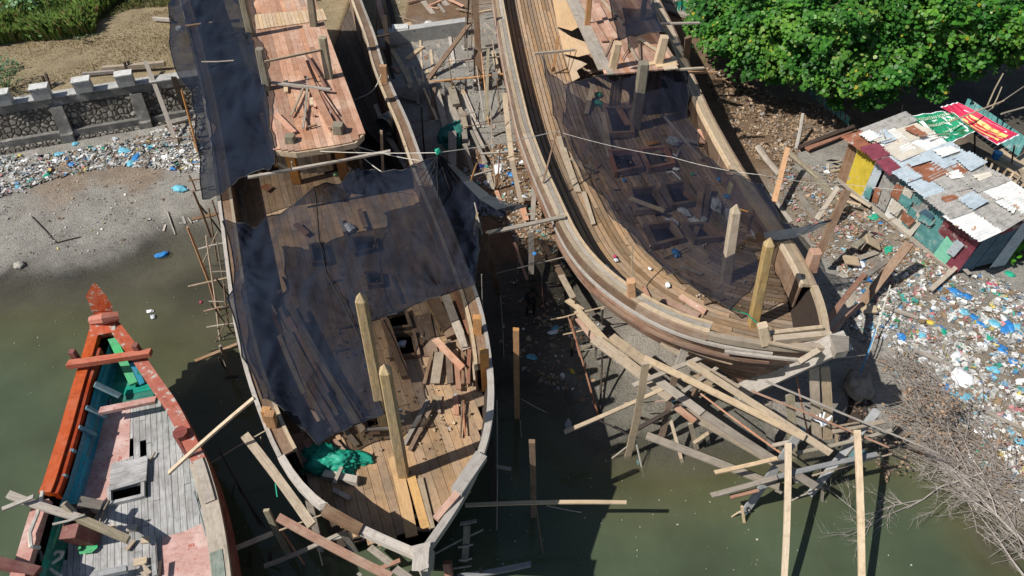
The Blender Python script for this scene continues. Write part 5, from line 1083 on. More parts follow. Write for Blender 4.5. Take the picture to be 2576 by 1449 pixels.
loose('on the middle boat bow deck', 'timber on the bow deck', 'X', [
 (1440, 0, D1+.2, 1310, 240, D1+.03, 24, 'gry', .05), (1475, 0, D1+.2, 1340, 270, D1+.03, 22, 'brn', .05), (1625, -20, D1+.1, 1612, 200, D1+.05, 12, 'brn', .04), (1630, -30, D1+.1, 1640, 190, D1+.05, 10, 'red', .04), (1490, -20, D1, 1480, 60, D1, 50, 'tan', .05), (1585, -20, D1, 1590, 80, D1, 30, 'pnk', .05),
 (880, 400, D1+.1, 1060, 435, D1+.1, 40, 'wht', .2), (935, 445, D1+.3, 975, 360, D1+.3, 20, 'gry', .04), (1490, 0, D1+.05, 1500, 70, D1+.05, 16, 'tan', .05), (930, 480, D1+.05, 1020, 530, D1+.05, 26, 'gry', .04), (990, 160, D1+.04, 1060, 245, D1+.04, 26, 'tan', .05), (930, 215, D1+.05, 985, 275, D1+.05, 30, 'pnk', .05), (735, 180, D1+.3, 790, 330, D1+.1, 60, 'red', .03), (780, 210, D1+.3, 830, 300, D1+.1, 40, 'red', .03), (870, 245, D1+.05, 905, 275, D1+.05, 50, 'red', .04),
 (1095, 160, D1+.3, 1240, 150, D1+.3, 14, 'gry', .05), (1110, 95, D1+.3, 1240, 78, D1+.3, 12, 'gry', .05), (1095, 180, D1+.2, 1180, 175, D1+.2, 16, 'brn', .05), (1270, 75, D1+.2, 1315, 95, D1+.2, 16, 'gry', .05), (1270, 50, D1+.2, 1300, 60, D1+.2, 16, 'gry', .05), (1180, 95, D1+.25, 1240, 115, D1+.25, 16, 'tan', .05), (1250, 120, D1+.2, 1310, 110, D1+.2, 18, 'gry', .05)])
rows = []
for i in range(34):
    t = i/33; x0 = 606+130*random.random()+20*t; y0 = 765+110*random.random(); L_ = random.uniform(120, 300); sl_ = random.uniform(.42, .62)
    x1 = x0+L_*sl_; y1 = min(y0+L_, 1085); rows.append((x0, y0, D1+random.uniform(0, .5), x1, y1, D1+random.uniform(0, .4), random.uniform(7, 17), random.choice(['tan', 'brn', 'pnk', 'gry', 'new', 'red']), .06))
loose('heaped under the big net', 'long boards heaped under the net', 'P', rows)
loose('scattered under the middle boat net', 'pieces under the net on the middle boat', '11', [
 (200, 640, D1, 240, 740, D1, 12, 'drk'), (300, 240, D1+.1, 390, 320, D1+.1, 44, 'red', .06), (-60, 560, D1, -40, 720, D1, 20, 'brn'), (210, 990, D1+.1, 250, 940, D1+.1, 26, 'wht'), (60, 860, D1+.1, 190, 740, D1+.1, 28, 'gry'), (150, 800, D1+.1, 160, 950, D1+.1, 26, 'tan'), (0, 780, D1+.1, 110, 745, D1+.1, 24, 'gry'), (630, 200, D1+.1, 720, 430, D1+.1, 26, 'gry'), (780, 130, D1+.1, 830, 270, D1+.1, 36, 'brn'), (1290, -20, D1+.1, 1400, 160, D1+.1, 30, 'brn', .06), (560, 1210, D1, 700, 1180, D1, 20, 'brn'), (620, 1030, D1, 800, 1000, D1, 20, 'brn'), (1250, 20, D1, 1290, 120, D1, 60, 'gry', .06),
 (540, 690, D1, 640, 660, D1, 20, 'brn'), (1170, 300, D1, 1500, 640, D1, 18, 'brn'), (1030, 640, D1, 1110, 840, D1, 20, 'brn')])
D2 = 3.38
loose('on the right boat deck', 'boards on the deck of the right boat', '21', [
 (540, 0, D2, 615, 245, D2, 34, 'tan'), (885, 45, D2+.3, 1150, 145, D2+.3, 38, 'tan', .05), (1130, 810, D2, 1410, 935, D2, 46, 'pnk'), (990, 715, D2, 1050, 840, D2, 34, 'pnk'), (1270, 785, D2, 1460, 905, D2, 50, 'pnk'), (1270, 560, D2, 1435, 620, D2, 22, 'gry'), (1400, 260, D2+.2, 1370, 340, D2, 40, 'brn'), (1420, 0, D2+.4, 1400, 240, D2, 46, 'brn'), (1300, 0, D2+.3, 1380, 80, D2, 36, 'org'), (1480, -60, D2+.4, 1450, 200, D2, 44, 'brn'), (1150, 500, D2, 1330, 420, D2+.1, 10, 'drk'), (1450, 840, D2, 1600, 800, D2, 26, 'brn'), (910, 400, D2+1.5, 915, 670, D2+.5, 10, 'olg', .05, 'r'), (1720, 130, D2+1, 1820, 160, D2+.8, 10, 'org')])
loose('near the right boat cabin front', 'boards by the cabin of the right boat', '20', [
 (340, 830, D2, 790, 1430, D2, 44, 'brn'), (450, 1200, D2, 640, 1350, D2, 22, 'tan'), (440, 1195, D2+.05, 640, 1290, D2+.05, 20, 'tan'), (780, 775, D2+.3, 880, 945, D2+.2, 46, 'red'), (700, 800, D2+.3, 880, 810, D2+.3, 36, 'brn'), (640, 860, D2+.2, 730, 1180, D2, 24, 'tan'), (1300, 1050, D2+.2, 1490, 1105, D2, 24, 'gry'), (1020, 1090, D2, 1110, 1070, D2, 36, 'org'), (1430, 980, D2+.3, 1430, 1080, D2+.2, 60, 'pnk'), (1060, 1160, D2+.1, 1140, 1150, D2+.1, 28, 'brn'), (1140, 870, D2+.3, 1430, 1200, D2+.1, 14, 'gry'), (360, 1030, D2, 500, 1449, D2, 50, 'tan'), (955, 760, D2+.1, 940, 960, D2, 40, 'olg'), (610, 640, D2+.4, 560, 860, D2, 36, 'tan')])
loose('on the right boat cabin roof', 'boards on the roof of the right boat', '20', [
 (610, 170, RZ2+.13, 700, 310, RZ2+.13, 52, 'pnk'), (960, 290, RZ2+.15, 1100, 385, RZ2+.15, 26, 'new'), (640, 30, RZ2+.12, 790, 290, RZ2+.12, 40, 'pnk'), (880, 330, RZ2+.12, 950, 460, RZ2+.12, 20, 'tan'), (960, 310, RZ2+.13, 965, 450, RZ2+.13, 16, 'brn'), (680, 0, RZ2+.12, 840, 180, RZ2+.12, 20, 'tan'), (760, 280, RZ2+.12, 700, 420, RZ2+.12, 10, 'tan'), (830, 450, RZ2+.12, 880, 370, RZ2+.12, 8, 'brn')])

# ================================================================ GROUND TIMBER BETWEEN THE BOATS
loose('on sand between the big boats', 'timber on the ground between the boats', 'D', [
 (385, 265, 1.75, 610, 550, 1.6, 72, 'new', .12), (215, 575, 'g', 425, 950, 'g', 62, 'new', .12), (560, 540, 'g', 380, 680, 'g', 52, 'new', .12), (565, 20, 1.8, 680, 165, 1.75, 56, 'gry', .12), (380, 30, 1.9, 560, -20, 1.9, 28, 'pnk'), (640, 60, 1.9, 800, -10, 1.9, 24, 'pnk'), (730, 40, 1.8, 810, 150, 1.8, 30, 'gry', .1), (790, 10, 1.85, 1040, 260, 1.4, 62, 'gry'), (850, -10, 2.0, 1020, 70, 2.0, 34, 'pnk'), (650, 530, 1.1, 710, 760, 'g', 48, 'wht'), (700, 620, 'g', 770, 760, 'g', 36, 'gry'),
 (640, 770, 'g', 820, 1449, 'g', 74, 'gry', .08), (700, 780, 1.1, 1060, 1600, 'g', 66, 'gry', .08), (780, 520, 1.2, 1190, 1449, 1.0, 44, 'wht', .1), (820, 750, 1.4, 940, 1190, 1.3, 84, 'olg', .16), (240, 770, 'g', 290, 830, 'g', 56, 'pnk', .1), (300, 1080, 1.3, 500, 1130, 1.2, 70, 'gry', .12), (730, 500, 'g', 1010, 1300, 1.05, 40, 'gry'), (1190, 200, 1.5, 1300, 480, 1.4, 70, 'gry'), (1260, 260, 1.9, 1430, 420, 1.8, 22, 'gry'), (1170, 50, 2.3, 1370, 30, 2.3, 14, 'tan'), (1170, 80, 2.3, 1370, 60, 2.3, 10, 'gry'),
 (1000, 1260, 1.5, 1050, 1449, 1.4, 60, 'tan', .06), (50, 0, 2.4, 135, 300, 2.0, 62, 'pnk', .2), (1190, 140, 2.2, 1340, 110, 2.2, 26, 'new'), (600, 75, 1.85, 740, 95, 1.85, 14, 'pnk'), (940, 100, 1.9, 1110, 130, 2.0, 20, 'tan'), (1355, 575, 2.0, 1420, 830, 1.9, 50, 'new'), (1440, 600, 1.3, 1480, 700, 1.2, 30, 'gry'), (250, 170, 1.9, 490, 240, 1.8, 6, 'tan')])
loose('in debris below the raised walkway', 'timber in the debris strip', 'B', [
 (650, 280, 1.5, 650, 690, 1.2, 96, 'gry', .05), (790, 420, 1.3, 900, 760, 1.0, 52, 'gry'), (750, 60, 1.4, 800, 400, 1.3, 66, 'gry'), (860, 260, 1.2, 1040, 640, 1.0, 34, 'gry'), (830, 100, 1.2, 1010, 470, 1.1, 40, 'gry'), (1000, 560, 'g', 1110, 940, 'g', 56, 'gry'), (1150, 960, 'g', 1200, 1080, 'g', 44, 'pnk'), (1120, 340, 'g', 1250, 290, 'g', 20, 'drk'), (1370, 290, 'g', 1440, 360, 'g', 34, 'gry'), (1260, 600, 1.3, 1400, 590, 1.3, 20, 'gry'), (1330, 765, 1.2, 1440, 752, 1.2, 16, 'gry'), (1480, 1220, 1.6, 1640, 1220, 1.6, 20, 'tan'), (830, 800, 1.8, 1110, 715, 1.8, 26, 'gry'), (975, 535, 2.0, 1490, 490, 2.0, 26, 'gry'), (1450, 1070, 1.0, 1560, 1075, .8, 60, 'brn', .25), (1620, 1080, 1.3, 1720, 1160, 1.2, 20, 'pnk'), (1440, 1120, .8, 1490, 1290, .8, 70, 'pnk')])
loose('forming the raised walkway', 'walkway boards between the boats', 'B', [
 (1245, -150, 2.6, 1330, 620, 2.2, 60, 'new', .05), (1325, 600, 2.2, 1430, 1090, 1.9, 54, 'tan', .05), (1580, 850, 2.4, 1560, 1310, 1.8, 54, 'gry', .05), (1050, 1430, 3.9, 1932, 1240, 4.3, 56, 'gry', .06)])
loose('of the sloping right hull gangway', 'gangway planks beside the right hull', 'C', [
 (985, 60, 1.4, 1120, 260, 1.4, 66, 'brn', .06), (1100, 250, 1.5, 1240, 480, 1.5, 76, 'brn', .06), (1220, 460, 1.5, 1360, 720, 1.6, 70, 'tan', .06), (1290, 740, 1.7, 1460, 860, 1.7, 70, 'new', .06), (880, -20, 1.5, 880, 450, 1.0, 66, 'gry', .05), (690, 90, 1.2, 835, 510, .9, 34, 'pnk', .05), (1400, 860, 1.75, 1932, 1420, 1.8, 88, 'tan', .08), (1400, 940, 1.5, 1600, 1200, 1.4, 66, 'pnk', .06)])

rows = []
for i in range(26):
    x0, y0 = random.uniform(250, 1150), random.uniform(420, 1250); L_ = random.uniform(180, 520); a_ = random.gauss(1.22, .28)
    x1, y1 = x0+math.cos(a_)*L_, y0+math.sin(a_)*L_
    if x1 > 1280 or y1 > 1500 or x0 < 250+(y0-300)*.25: continue
    rows.append((x0, y0, 'g', x1, y1, 'g', random.uniform(18, 52), random.choice(['gry', 'tan', 'brn', 'wht', 'new', 'gry']), .07))
loose('strewn across the boatyard sand', 'boards strewn across the boatyard sand', 'D', rows)
# ================================================================ SCAFFOLDS
frame('scaffold', 'thin pole scaffold along the left side of the middle boat', '01', [
 (1670, 930, -.3, 1415, 265, 'v', 20, 'org', .05, 'r'), (1668, 1180, -.4, 1555, 330, 4.0, 16, 'tan', .05, 'r'), (1760, 1440, -.5, 1660, 1160, 2.2, 26, 'gry', .05, 'r'), (1660, 1000, -.3, 1540, 560, 2.2, 14, 'pnk', .05, 'r'), (1590, 340, 1.0, 1455, -10, 4.6, 20, 'brn', .05, 'r'), (1450, 205, 2.3, 1645, 165, 2.4, 34, 'brn'), (1420, 715, 1.9, 1720, 648, 2.0, 15, 'tan'), (1470, 1278, 1.7, 1790, 1148, 1.9, 28, 'brn'), (1595, 605, 2.2, 1720, 600, 2.2, 12, 'gry'), (1575, 825, 1.9, 1690, 827, 1.9, 8, 'gry', .05, 'r'),
 (1490, 80, 2.8, 1700, 350, .8, 14, 'drk', .05, 'r'), (1630, 650, 2.2, 1740, 800, .4, 12, 'drk', .05, 'r'), (1590, 840, 1.6, 1790, 1110, -.2, 10, 'drk', .05, 'r'), (1650, 1250, 1.2, 1750, 1400, -.4, 14, 'drk', .05, 'r'), (1700, 1400, .9, 1800, 1390, .9, 20, 'drk'), (1600, 60, 3.4, 1690, 330, 1.4, 12, 'brn', .05, 'r'), (1690, 1000, .8, 1770, 980, .8, 10, 'drk', .05, 'r')], 'scaffold', 'pole scaffolds round the hulls')
frame('scaffold', 'narrow dark scaffold beside the left net in front of the cobblestone wall', '00', [
 (1425, 890, .4, 1310, 580, 3.0, 42, 'drk', .06), (1505, 1190, .3, 1370, 680, 3.4, 16, 'org', .05, 'r'), (1480, 1449, .2, 1425, 1320, 1.2, 14, 'brn', .05, 'r'), (1300, 940, 1.6, 1485, 895, 1.7, 26, 'drk'), (1025, 1085, .8, 1495, 1018, 1.4, 12, 'brn', .05, 'r'), (1420, 1365, 1.0, 1530, 1350, 1.1, 12, 'brn', .05, 'r'), (1420, 960, 1.5, 1500, 1180, .4, 16, 'tan', .05, 'r')], 'scaffold', 'pole scaffolds round the hulls')
frame('leaning_pole', 'pale weathered pole leaning against the cobblestone wall', '00', [(1350, 1140, .35, 1095, 460, 3.1, 32, 'wht', .06)], 'pole')
frame('plank_beam', 'long grey plank spanning the middle boat between cabin and net', '10', [(-60, 1340, 5.1, 1015, 1140, 5.2, 26, 'gry', .07), (960, 1300, 3.3, 945, 985, 'v', 20, 'new', .05), (280, 1285, 5.0, 220, 1020, 5.9, 14, 'new', .05)], 'beam')
frame('scaffold', 'tall dark posts with a diagonal brace standing between the two big boats', 'D', [
 (1200, 940, 'g', 1150, -60, 5.5, 72, 'brn', .15), (1150, 1000, 'g', 1145, 550, 3.2, 18, 'drk'), (1050, 540, 1.9, 1085, -60, 5.0, 18, 'drk', .3), (1110, 540, 1.9, 1120, -60, 5.0, 14, 'tan', .1), (1032, 545, 2.2, 1052, -60, 5.0, 10, 'tan', .1), (1030, 560, 2.2, 1260, 540, 2.2, 46, 'gry', .05), (1040, 225, 3.4, 1120, 215, 3.4, 20, 'gry'), (620, 900, 'g', 1110, 240, 3.4, 56, 'brn', .08),
 (1265, 1400, 'g', 1140, 540, 2.8, 14, 'wht', .05, 'r'), (1310, 1449, .9, 1180, 190, 4.0, 14, 'org', .05, 'r'), (1285, 1449, .8, 1300, 550, 3.6, 38, 'olg', .06), (600, 932, 1.7, 1520, 832, 2.1, 20, 'org', .05), (1375, 820, 2.2, 1382, 915, 1.8, 66, 'wht', .08), (1000, 1440, 1.4, 1640, 1345, 1.9, 12, 'brn', .05, 'r'), (1270, 520, 2.3, 1430, 500, 2.3, 30, 'drk')], 'scaffold', 'pole scaffolds round the hulls')
frame('scaffold', 'charred black post and thin black poles beside the starboard rail of the middle boat', 'D', [
 (190, 740, 2.6, 125, 175, 4.8, 52, 'drk', .1), (300, 1130, 'g', 120, 560, 2.6, 32, 'drk', .08), (45, 480, 2.2, 30, -10, 5.0, 9, 'drk', .05, 'r'), (15, 420, 4.2, 185, 390, 4.2, 34, 'drk', .05), (165, 0, 2.0, 240, 330, 1.8, 60, 'drk', .04)], 'scaffold', 'pole scaffolds round the hulls')
frame('scaffold', 'thin poles and short bars near the tied net corner between the boats', 'B', [
 (345, 600, .9, 300, -10, 'v', 22, 'drk', .05, 'r'), (1150, 950, 'g', 1195, 430, 3.0, 18, 'red', .05, 'r'), (1140, 960, 'g', 1085, 0, 3.4, 14, 'tan', .05, 'r'), (860, 850, 4.5, 930, 645, 5.4, 22, 'org', .05), (130, 190, 2.0, 410, 150, 2.0, 14, 'brn'), (230, 360, 1.5, 320, 300, 1.7, 8, 'drk'), (900, 1449, 4.2, 935, 1200, 5.0, 26, 'new', .05), (990, 1449, 4.4, 905, 1085, 5.2, 18, 'wht', .05)], 'scaffold', 'pole scaffolds round the hulls')
frame('scaffold', 'brown post and thin poles in the shade along the starboard side of the middle boat', 'C', [
 (505, 650, .3, 360, -30, 4.4, 52, 'brn', .08), (575, 1449, -.1, 535, 690, 2.5, 10, 'gry', .05, 'r'), (350, 1120, 2.5, 320, 450, 5.4, 14, 'wht', .05, 'r'), (480, 440, 1.5, 1310, 240, 2.2, 12, 'gry', .05, 'r'), (885, 545, .4, 970, 410, 1.6, 10, 'drk', .05, 'r'), (1000, 560, .4, 985, 330, 1.8, 10, 'gry', .05, 'r'), (1030, 850, .3, 1000, 560, 1.6, 8, 'red', .05, 'r'), (745, 270, 1.6, 740, 0, 3.0, 14, 'tan', .05, 'r'), (730, 440, .6, 735, 300, 1.4, 20, 'gry', .05), (960, 820, .3, 1150, 660, 1.2, 6, 'drk', .05, 'r')], 'scaffold', 'pole scaffolds round the hulls')
frame('scaffold', 'short trestle of pale bars carrying the gangway at the right hull', 'C', [
 (1100, 962, 1.75, 1400, 890, 1.8, 18, 'new', .05), (1490, 870, 1.8, 1760, 805, 1.9, 18, 'new', .05), (1240, 1130, 1.2, 1490, 1075, 1.2, 20, 'new', .05), (1680, 1010, .4, 1690, 840, 1.7, 26, 'gry', .05), (1360, 1000, .3, 1380, 700, 2.2, 20, 'brn', .05), (1450, 1449, .2, 1300, 930, 1.8, 18, 'red', .05, 'r'), (1450, 1270, 1.1, 1600, 1235, 1.1, 10, 'tan'), (1610, 1440, .1, 1620, 1190, 1.5, 30, 'gry', .06), (1690, 1420, .1, 1690, 1240, 1.4, 14, 'gry'), (1340, 1400, .1, 1350, 1170, 1.2, 30, 'drk'), (1480, 1310, 1.0, 1800, 1260, 1.0, 10, 'gry')], 'scaffold', 'pole scaffolds round the hulls')
def stk(label, f, rows, g='posts and bars standing in the water between the boats'):
    frame('mooring_stake' if len(rows) < 3 else 'scaffold', label, f, rows, 'stake' if len(rows) < 3 else 'scaffold', g)
stk('sunlit topped brown squared stake standing in the shade between the boats', 'P', [(1301, 1058, -.2, 1298, 828, 'v', 15, 'org', .12)])
frame('scaffold', 'brown squared stake with a long horizontal pole crossing it over dark water', 'P', [
 (1340, 1336, -1.0, 1338, 1110, 'v', 15, 'brn', .12), (1170, 1271, 1.9, 1576, 1264, 1.9, 10, 'new', .05), (1376, 1449, -.9, 1347, 1262, 1.8, 5, 'brn', .05, 'r'), (1505, 1295, -.3, 1375, 1272, .6, 3, 'gry', .05, 'r'), (1383, 1042, -.1, 1310, 1003, .5, 3, 'gry', .05, 'r'), (1250, 1010, .6, 1370, 990, .5, 4, 'drk', .05, 'r'), (1313, 1200, -.7, 1309, 1058, .3, 3, 'gry', .05, 'r')], 'scaffold', 'posts and bars standing in the water between the boats')
frame('scaffold', 'dark props and rung post close to the starboard bow of the middle boat', 'X', [
 (1815, 710, -.9, 1775, 215, 1.8, 38, 'drk', .1), (1805, 900, -.9, 1808, 0, 3.0, 7, 'gry', .05, 'r'), (1800, 355, 1.0, 1885, 372, 1.0, 18, 'gry'), (1625, 930, -.6, 1648, 670, 1.6, 38, 'gry', .08), (1610, 665, 1.7, 1700, 648, 1.7, 16, 'gry'), (1600, 790, .8, 1680, 775, .8, 12, 'gry'), (1605, 860, .3, 1675, 850, .3, 12, 'gry'), (1570, 905, .1, 1670, 890, .1, 12, 'gry'), (1450, 838, .6, 1735, 695, 1.0, 12, 'gry'), (1540, 870, 0.5, 1555, 960, 0.1, 42, 'red', .3), (1600, 950, .5, 1990, 880, .7, 30, 'blu', .08), (1720, 890, 1.0, 1722, 960, 0.2, 14, 'drk')], 'scaffold', 'posts and bars standing in the water between the boats')
frame('scaffold', 'crossed props and bars under the port bow of the middle boat', 'X', [
 (735, 910, -.8, 570, 590, 2.6, 32, 'olg', .08), (885, 905, -.8, 795, 520, 2.2, 38, 'gry', .08), (1070, 850, -.6, 985, 715, 1.4, 44, 'gry', .06), (285, 845, 1.6, 605, 715, 1.9, 26, 'tan', .06), (560, 892, 1.0, 985, 710, 1.3, 22, 'gry', .06), (265, 345, 1.0, 565, 165, 1.6, 8, 'tan', .05, 'r'), (640, 870, -.8, 320, 275, 1.6, 10, 'drk', .05, 'r'), (690, 880, -.8, 420, 470, .8, 8, 'drk', .05, 'r'), (820, 945, -.6, 645, 690, 1.6, 14, 'red', .05, 'r'), (890, 945, -.6, 850, 800, .8, 8, 'new', .05, 'r'), (640, 700, 1.8, 880, 612, 1.9, 10, 'tan'), (380, 590, -.5, 400, 450, .6, 6, 'drk', .05, 'r'), (540, 200, 1.5, 560, 300, -.2, 6, 'tan', .05, 'r'), (480, 945, -.5, 485, 810, .8, 18, 'drk'), (390, 870, -.2, 650, 900, -.1, 40, 'drk', .05), (590, 945, -.5, 590, 820, .6, 22, 'drk'), (1125, 790, .5, 1240, 880, .4, 36, 'gry', .06), (1180, 905, .3, 1290, 860, .5, 22, 'red', .06), (1260, 905, .5, 1340, 960, .4, 42, 'gry', .06), (930, 745, .9, 975, 735, .9, 14, 'wht'), (1030, 712, .9, 1062, 708, .9, 8, 'wht'), (1062, 930, .6, 1082, 945, .6, 16, 'wht')], 'scaffold', 'posts and bars standing in the water between the boats')
loose('propped beside the middle port bow', 'big planks beside the port bow', 'X', [
 (455, 190, 2.6, 815, 675, 2.6, 48, 'tan', .09), (635, 630, 2.5, 1240, 950, 2.5, 46, 'pnk', .08), (48, 392, 2.7, 505, -10, 4.4, 22, 'new', .07)])

frame('scaffold', 'row of thin poles and short bars behind the raised walkway in the yard', 'D', [
 (900, 1100, 'g', 850, 640, 3.0, 14, 'brn', .05, 'r'), (1090, 900, 'g', 1060, 430, 3.2, 16, 'gry', .05, 'r'), (1400, 900, 'g', 1350, 450, 3.0, 16, 'tan', .05, 'r'), (1440, 1300, 'g', 1395, 880, 2.6, 14, 'brn', .05, 'r'), (820, 700, 2.2, 1110, 660, 2.4, 14, 'gry', .05), (1040, 700, 2.4, 1440, 640, 2.5, 16, 'tan', .05), (960, 1300, 1.6, 1300, 1240, 1.8, 12, 'gry', .05), (1180, 1400, 'g', 1000, 1000, 2.0, 12, 'brn', .05, 'r')], 'scaffold', 'pole scaffolds round the hulls')
frame('scaffold', 'extra thin props and ledger bars at the widest part of the middle boat port side', '01', [
 (1640, 520, .0, 1575, 120, 3.6, 12, 'brn', .05, 'r'), (1700, 760, -.2, 1640, 380, 3.0, 12, 'gry', .05, 'r'), (1730, 1060, -.3, 1690, 700, 2.6, 14, 'brn', .05, 'r'), (1500, 430, 1.8, 1710, 380, 2.2, 14, 'gry', .05), (1540, 900, 1.2, 1760, 850, 1.6, 14, 'brn', .05), (1560, 1020, .6, 1770, 990, 1.0, 10, 'gry', .05), (1520, 560, .0, 1640, 300, 2.4, 10, 'tan', .05, 'r'), (1600, 1180, -.4, 1740, 900, 1.6, 10, 'brn', .05, 'r')], 'scaffold', 'pole scaffolds round the hulls')
# big staging in front of the right boat
stg = frame('scaffold', 'large tangled timber staging standing in the water below the right boat stem', 'Y', [
 (640, 760, -.4, 745, 230, 'v', 38, 'tan', .09), (830, 632, .0, 905, 280, 2.4, 34, 'brn', .09), (925, 240, 2.4, 968, 125, 3.3, 44, 'gry', .06), (1535, 760, -.2, 1520, 400, 2.6, 46, 'olg', .08), (1665, 640, .1, 1648, 255, 3.2, 50, 'tan', .07), (1722, 640, .1, 1706, 250, 3.2, 50, 'tan', .07), (1420, 700, 0.0, 1405, 450, 1.8, 42, 'gry', .07),
 (1880, 590, 2.7, 1905, 1400, .7, 36, 'new', .07), (1510, 660, 2.6, 1488, 1400, .6, 34, 'new', .07), (1990, 480, 2.4, 1600, 970, -.2, 40, 'blu', .07), (1560, 620, 2.7, 1240, 1080, -.3, 44, 'blu', .07),
 (310, 602, 1.5, 880, 350, 2.0, 22, 'tan', .06), (680, 352, 2.3, 1075, 190, 2.6, 26, 'gry', .06), (700, 585, .8, 870, 490, 1.2, 22, 'drk', .06), (1118, 818, 2.3, 1450, 742, 2.4, 22, 'new', .06), (1098, 942, 1.7, 1450, 845, 2.0, 28, 'gry', .06), (1420, 850, 1.9, 1990, 720, 2.0, 28, 'blu', .06), (1200, 950, 1.5, 1350, 912, 1.6, 24, 'pnk', .06), (1390, 328, 3.0, 2310, 712, 2.4, 13, 'wht', .05, 'r'), (1312, 380, 2.8, 2050, 684, 2.3, 13, 'pnk', .05, 'r'),
 (1555, 715, 1.8, 2065, 592, 1.8, 20, 'olg', .06), (1750, 600, 2.2, 2025, 545, 2.2, 24, 'tan', .06), (1425, 675, 2.2, 1580, 640, 2.4, 20, 'gry', .06), (1640, 835, 1.6, 2065, 718, 1.6, 10, 'tan', .05), (1750, 575, 2.4, 1920, 545, 2.4, 12, 'tan', .05), (500, 545, .1, 340, -5, 2.4, 11, 'red', .05, 'r'), (498, 530, .0, 515, 130, 1.7, 12, 'drk', .05, 'r'), (752, 920, -.7, 690, 640, .8, 11, 'gry', .05, 'r'), (508, 786, -.4, 690, 645, .8, 9, 'gry', .05, 'r'), (1290, 1195, -.8, 1262, 1000, .6, 14, 'new', .05), (1170, 1086, -.3, 1255, 1025, .4, 9, 'new', .05, 'r'), (1688, 1056, -.7, 1696, 895, .6, 13, 'gry', .05), (1460, 1006, -.3, 1690, 895, .6, 9, 'gry', .05, 'r'),
 (947, 785, -.3, 875, 520, 1.4, 18, 'new', .05), (1020, 692, .0, 985, 555, 1.4, 26, 'tan', .06), (1005, 660, .5, 1085, 605, .9, 20, 'tan', .05), (1085, 662, .0, 1060, 560, 1.0, 22, 'gry', .05), (1510, 742, 1.9, 1040, 395, 2.2, 12, 'pnk', .05, 'r'), (500, 540, .8, 650, 615, .5, 9, 'drk', .05, 'r'), (700, 520, .7, 850, 560, .5, 14, 'drk', .05), (880, 430, 1.6, 1130, 255, 1.9, 22, 'gry', .05), (1000, 410, 1.0, 1050, 290, 1.8, 30, 'brn', .06), (630, 445, 1.5, 870, 430, 1.5, 8, 'pnk', .05), (1310, 1050, -.3, 1300, 1020, .3, 10, 'gry', .05), (1745, 640, .1, 1735, 280, 2.0, 10, 'gry', .05), (1775, 680, .1, 1760, 560, 1.0, 12, 'tan', .05), (1555, 300, 2.2, 1620, 620, .3, 10, 'red', .05, 'r'), (1750, 200, 3.9, 1925, 188, 3.0, 8, 'wht', .05, 'r'), (1440, 905, 1.0, 1480, 925, 1.0, 26, 'gry', .05), (1540, 850, 1.2, 1660, 880, 1.0, 40, 'wht', .06), (1480, 770, 1.3, 1620, 870, 1.2, 44, 'tan', .05)], 'scaffold', None)
loose('laid across the big timber staging', 'walkway planks on the big staging', 'Y', [
 (738, 205, 3.35, 1600, 632, 3.0, 40, 'new', .06), (975, 225, 3.45, 1740, 715, 2.75, 42, 'tan', .06), (560, 90, 2.4, 780, 255, 2.4, 58, 'tan', .07), (470, 100, 2.0, 880, 420, 1.9, 66, 'tan', .06), (780, 300, 2.1, 1050, 500, 2.05, 50, 'gry', .06), (1030, 485, 2.0, 1660, 895, 1.9, 48, 'gry', .06), (930, 480, 1.6, 1500, 800, 1.6, 54, 'tan', .06), (750, 620, 1.5, 1462, 895, 1.6, 44, 'gry', .07), (828, 122, 2.5, 1245, 365, 2.3, 34, 'tan', .06), (900, 460, 1.9, 1010, 545, 1.8, 36, 'pnk', .08), (985, 280, 1.8, 1100, 350, 1.6, 24, 'tan', .05)])

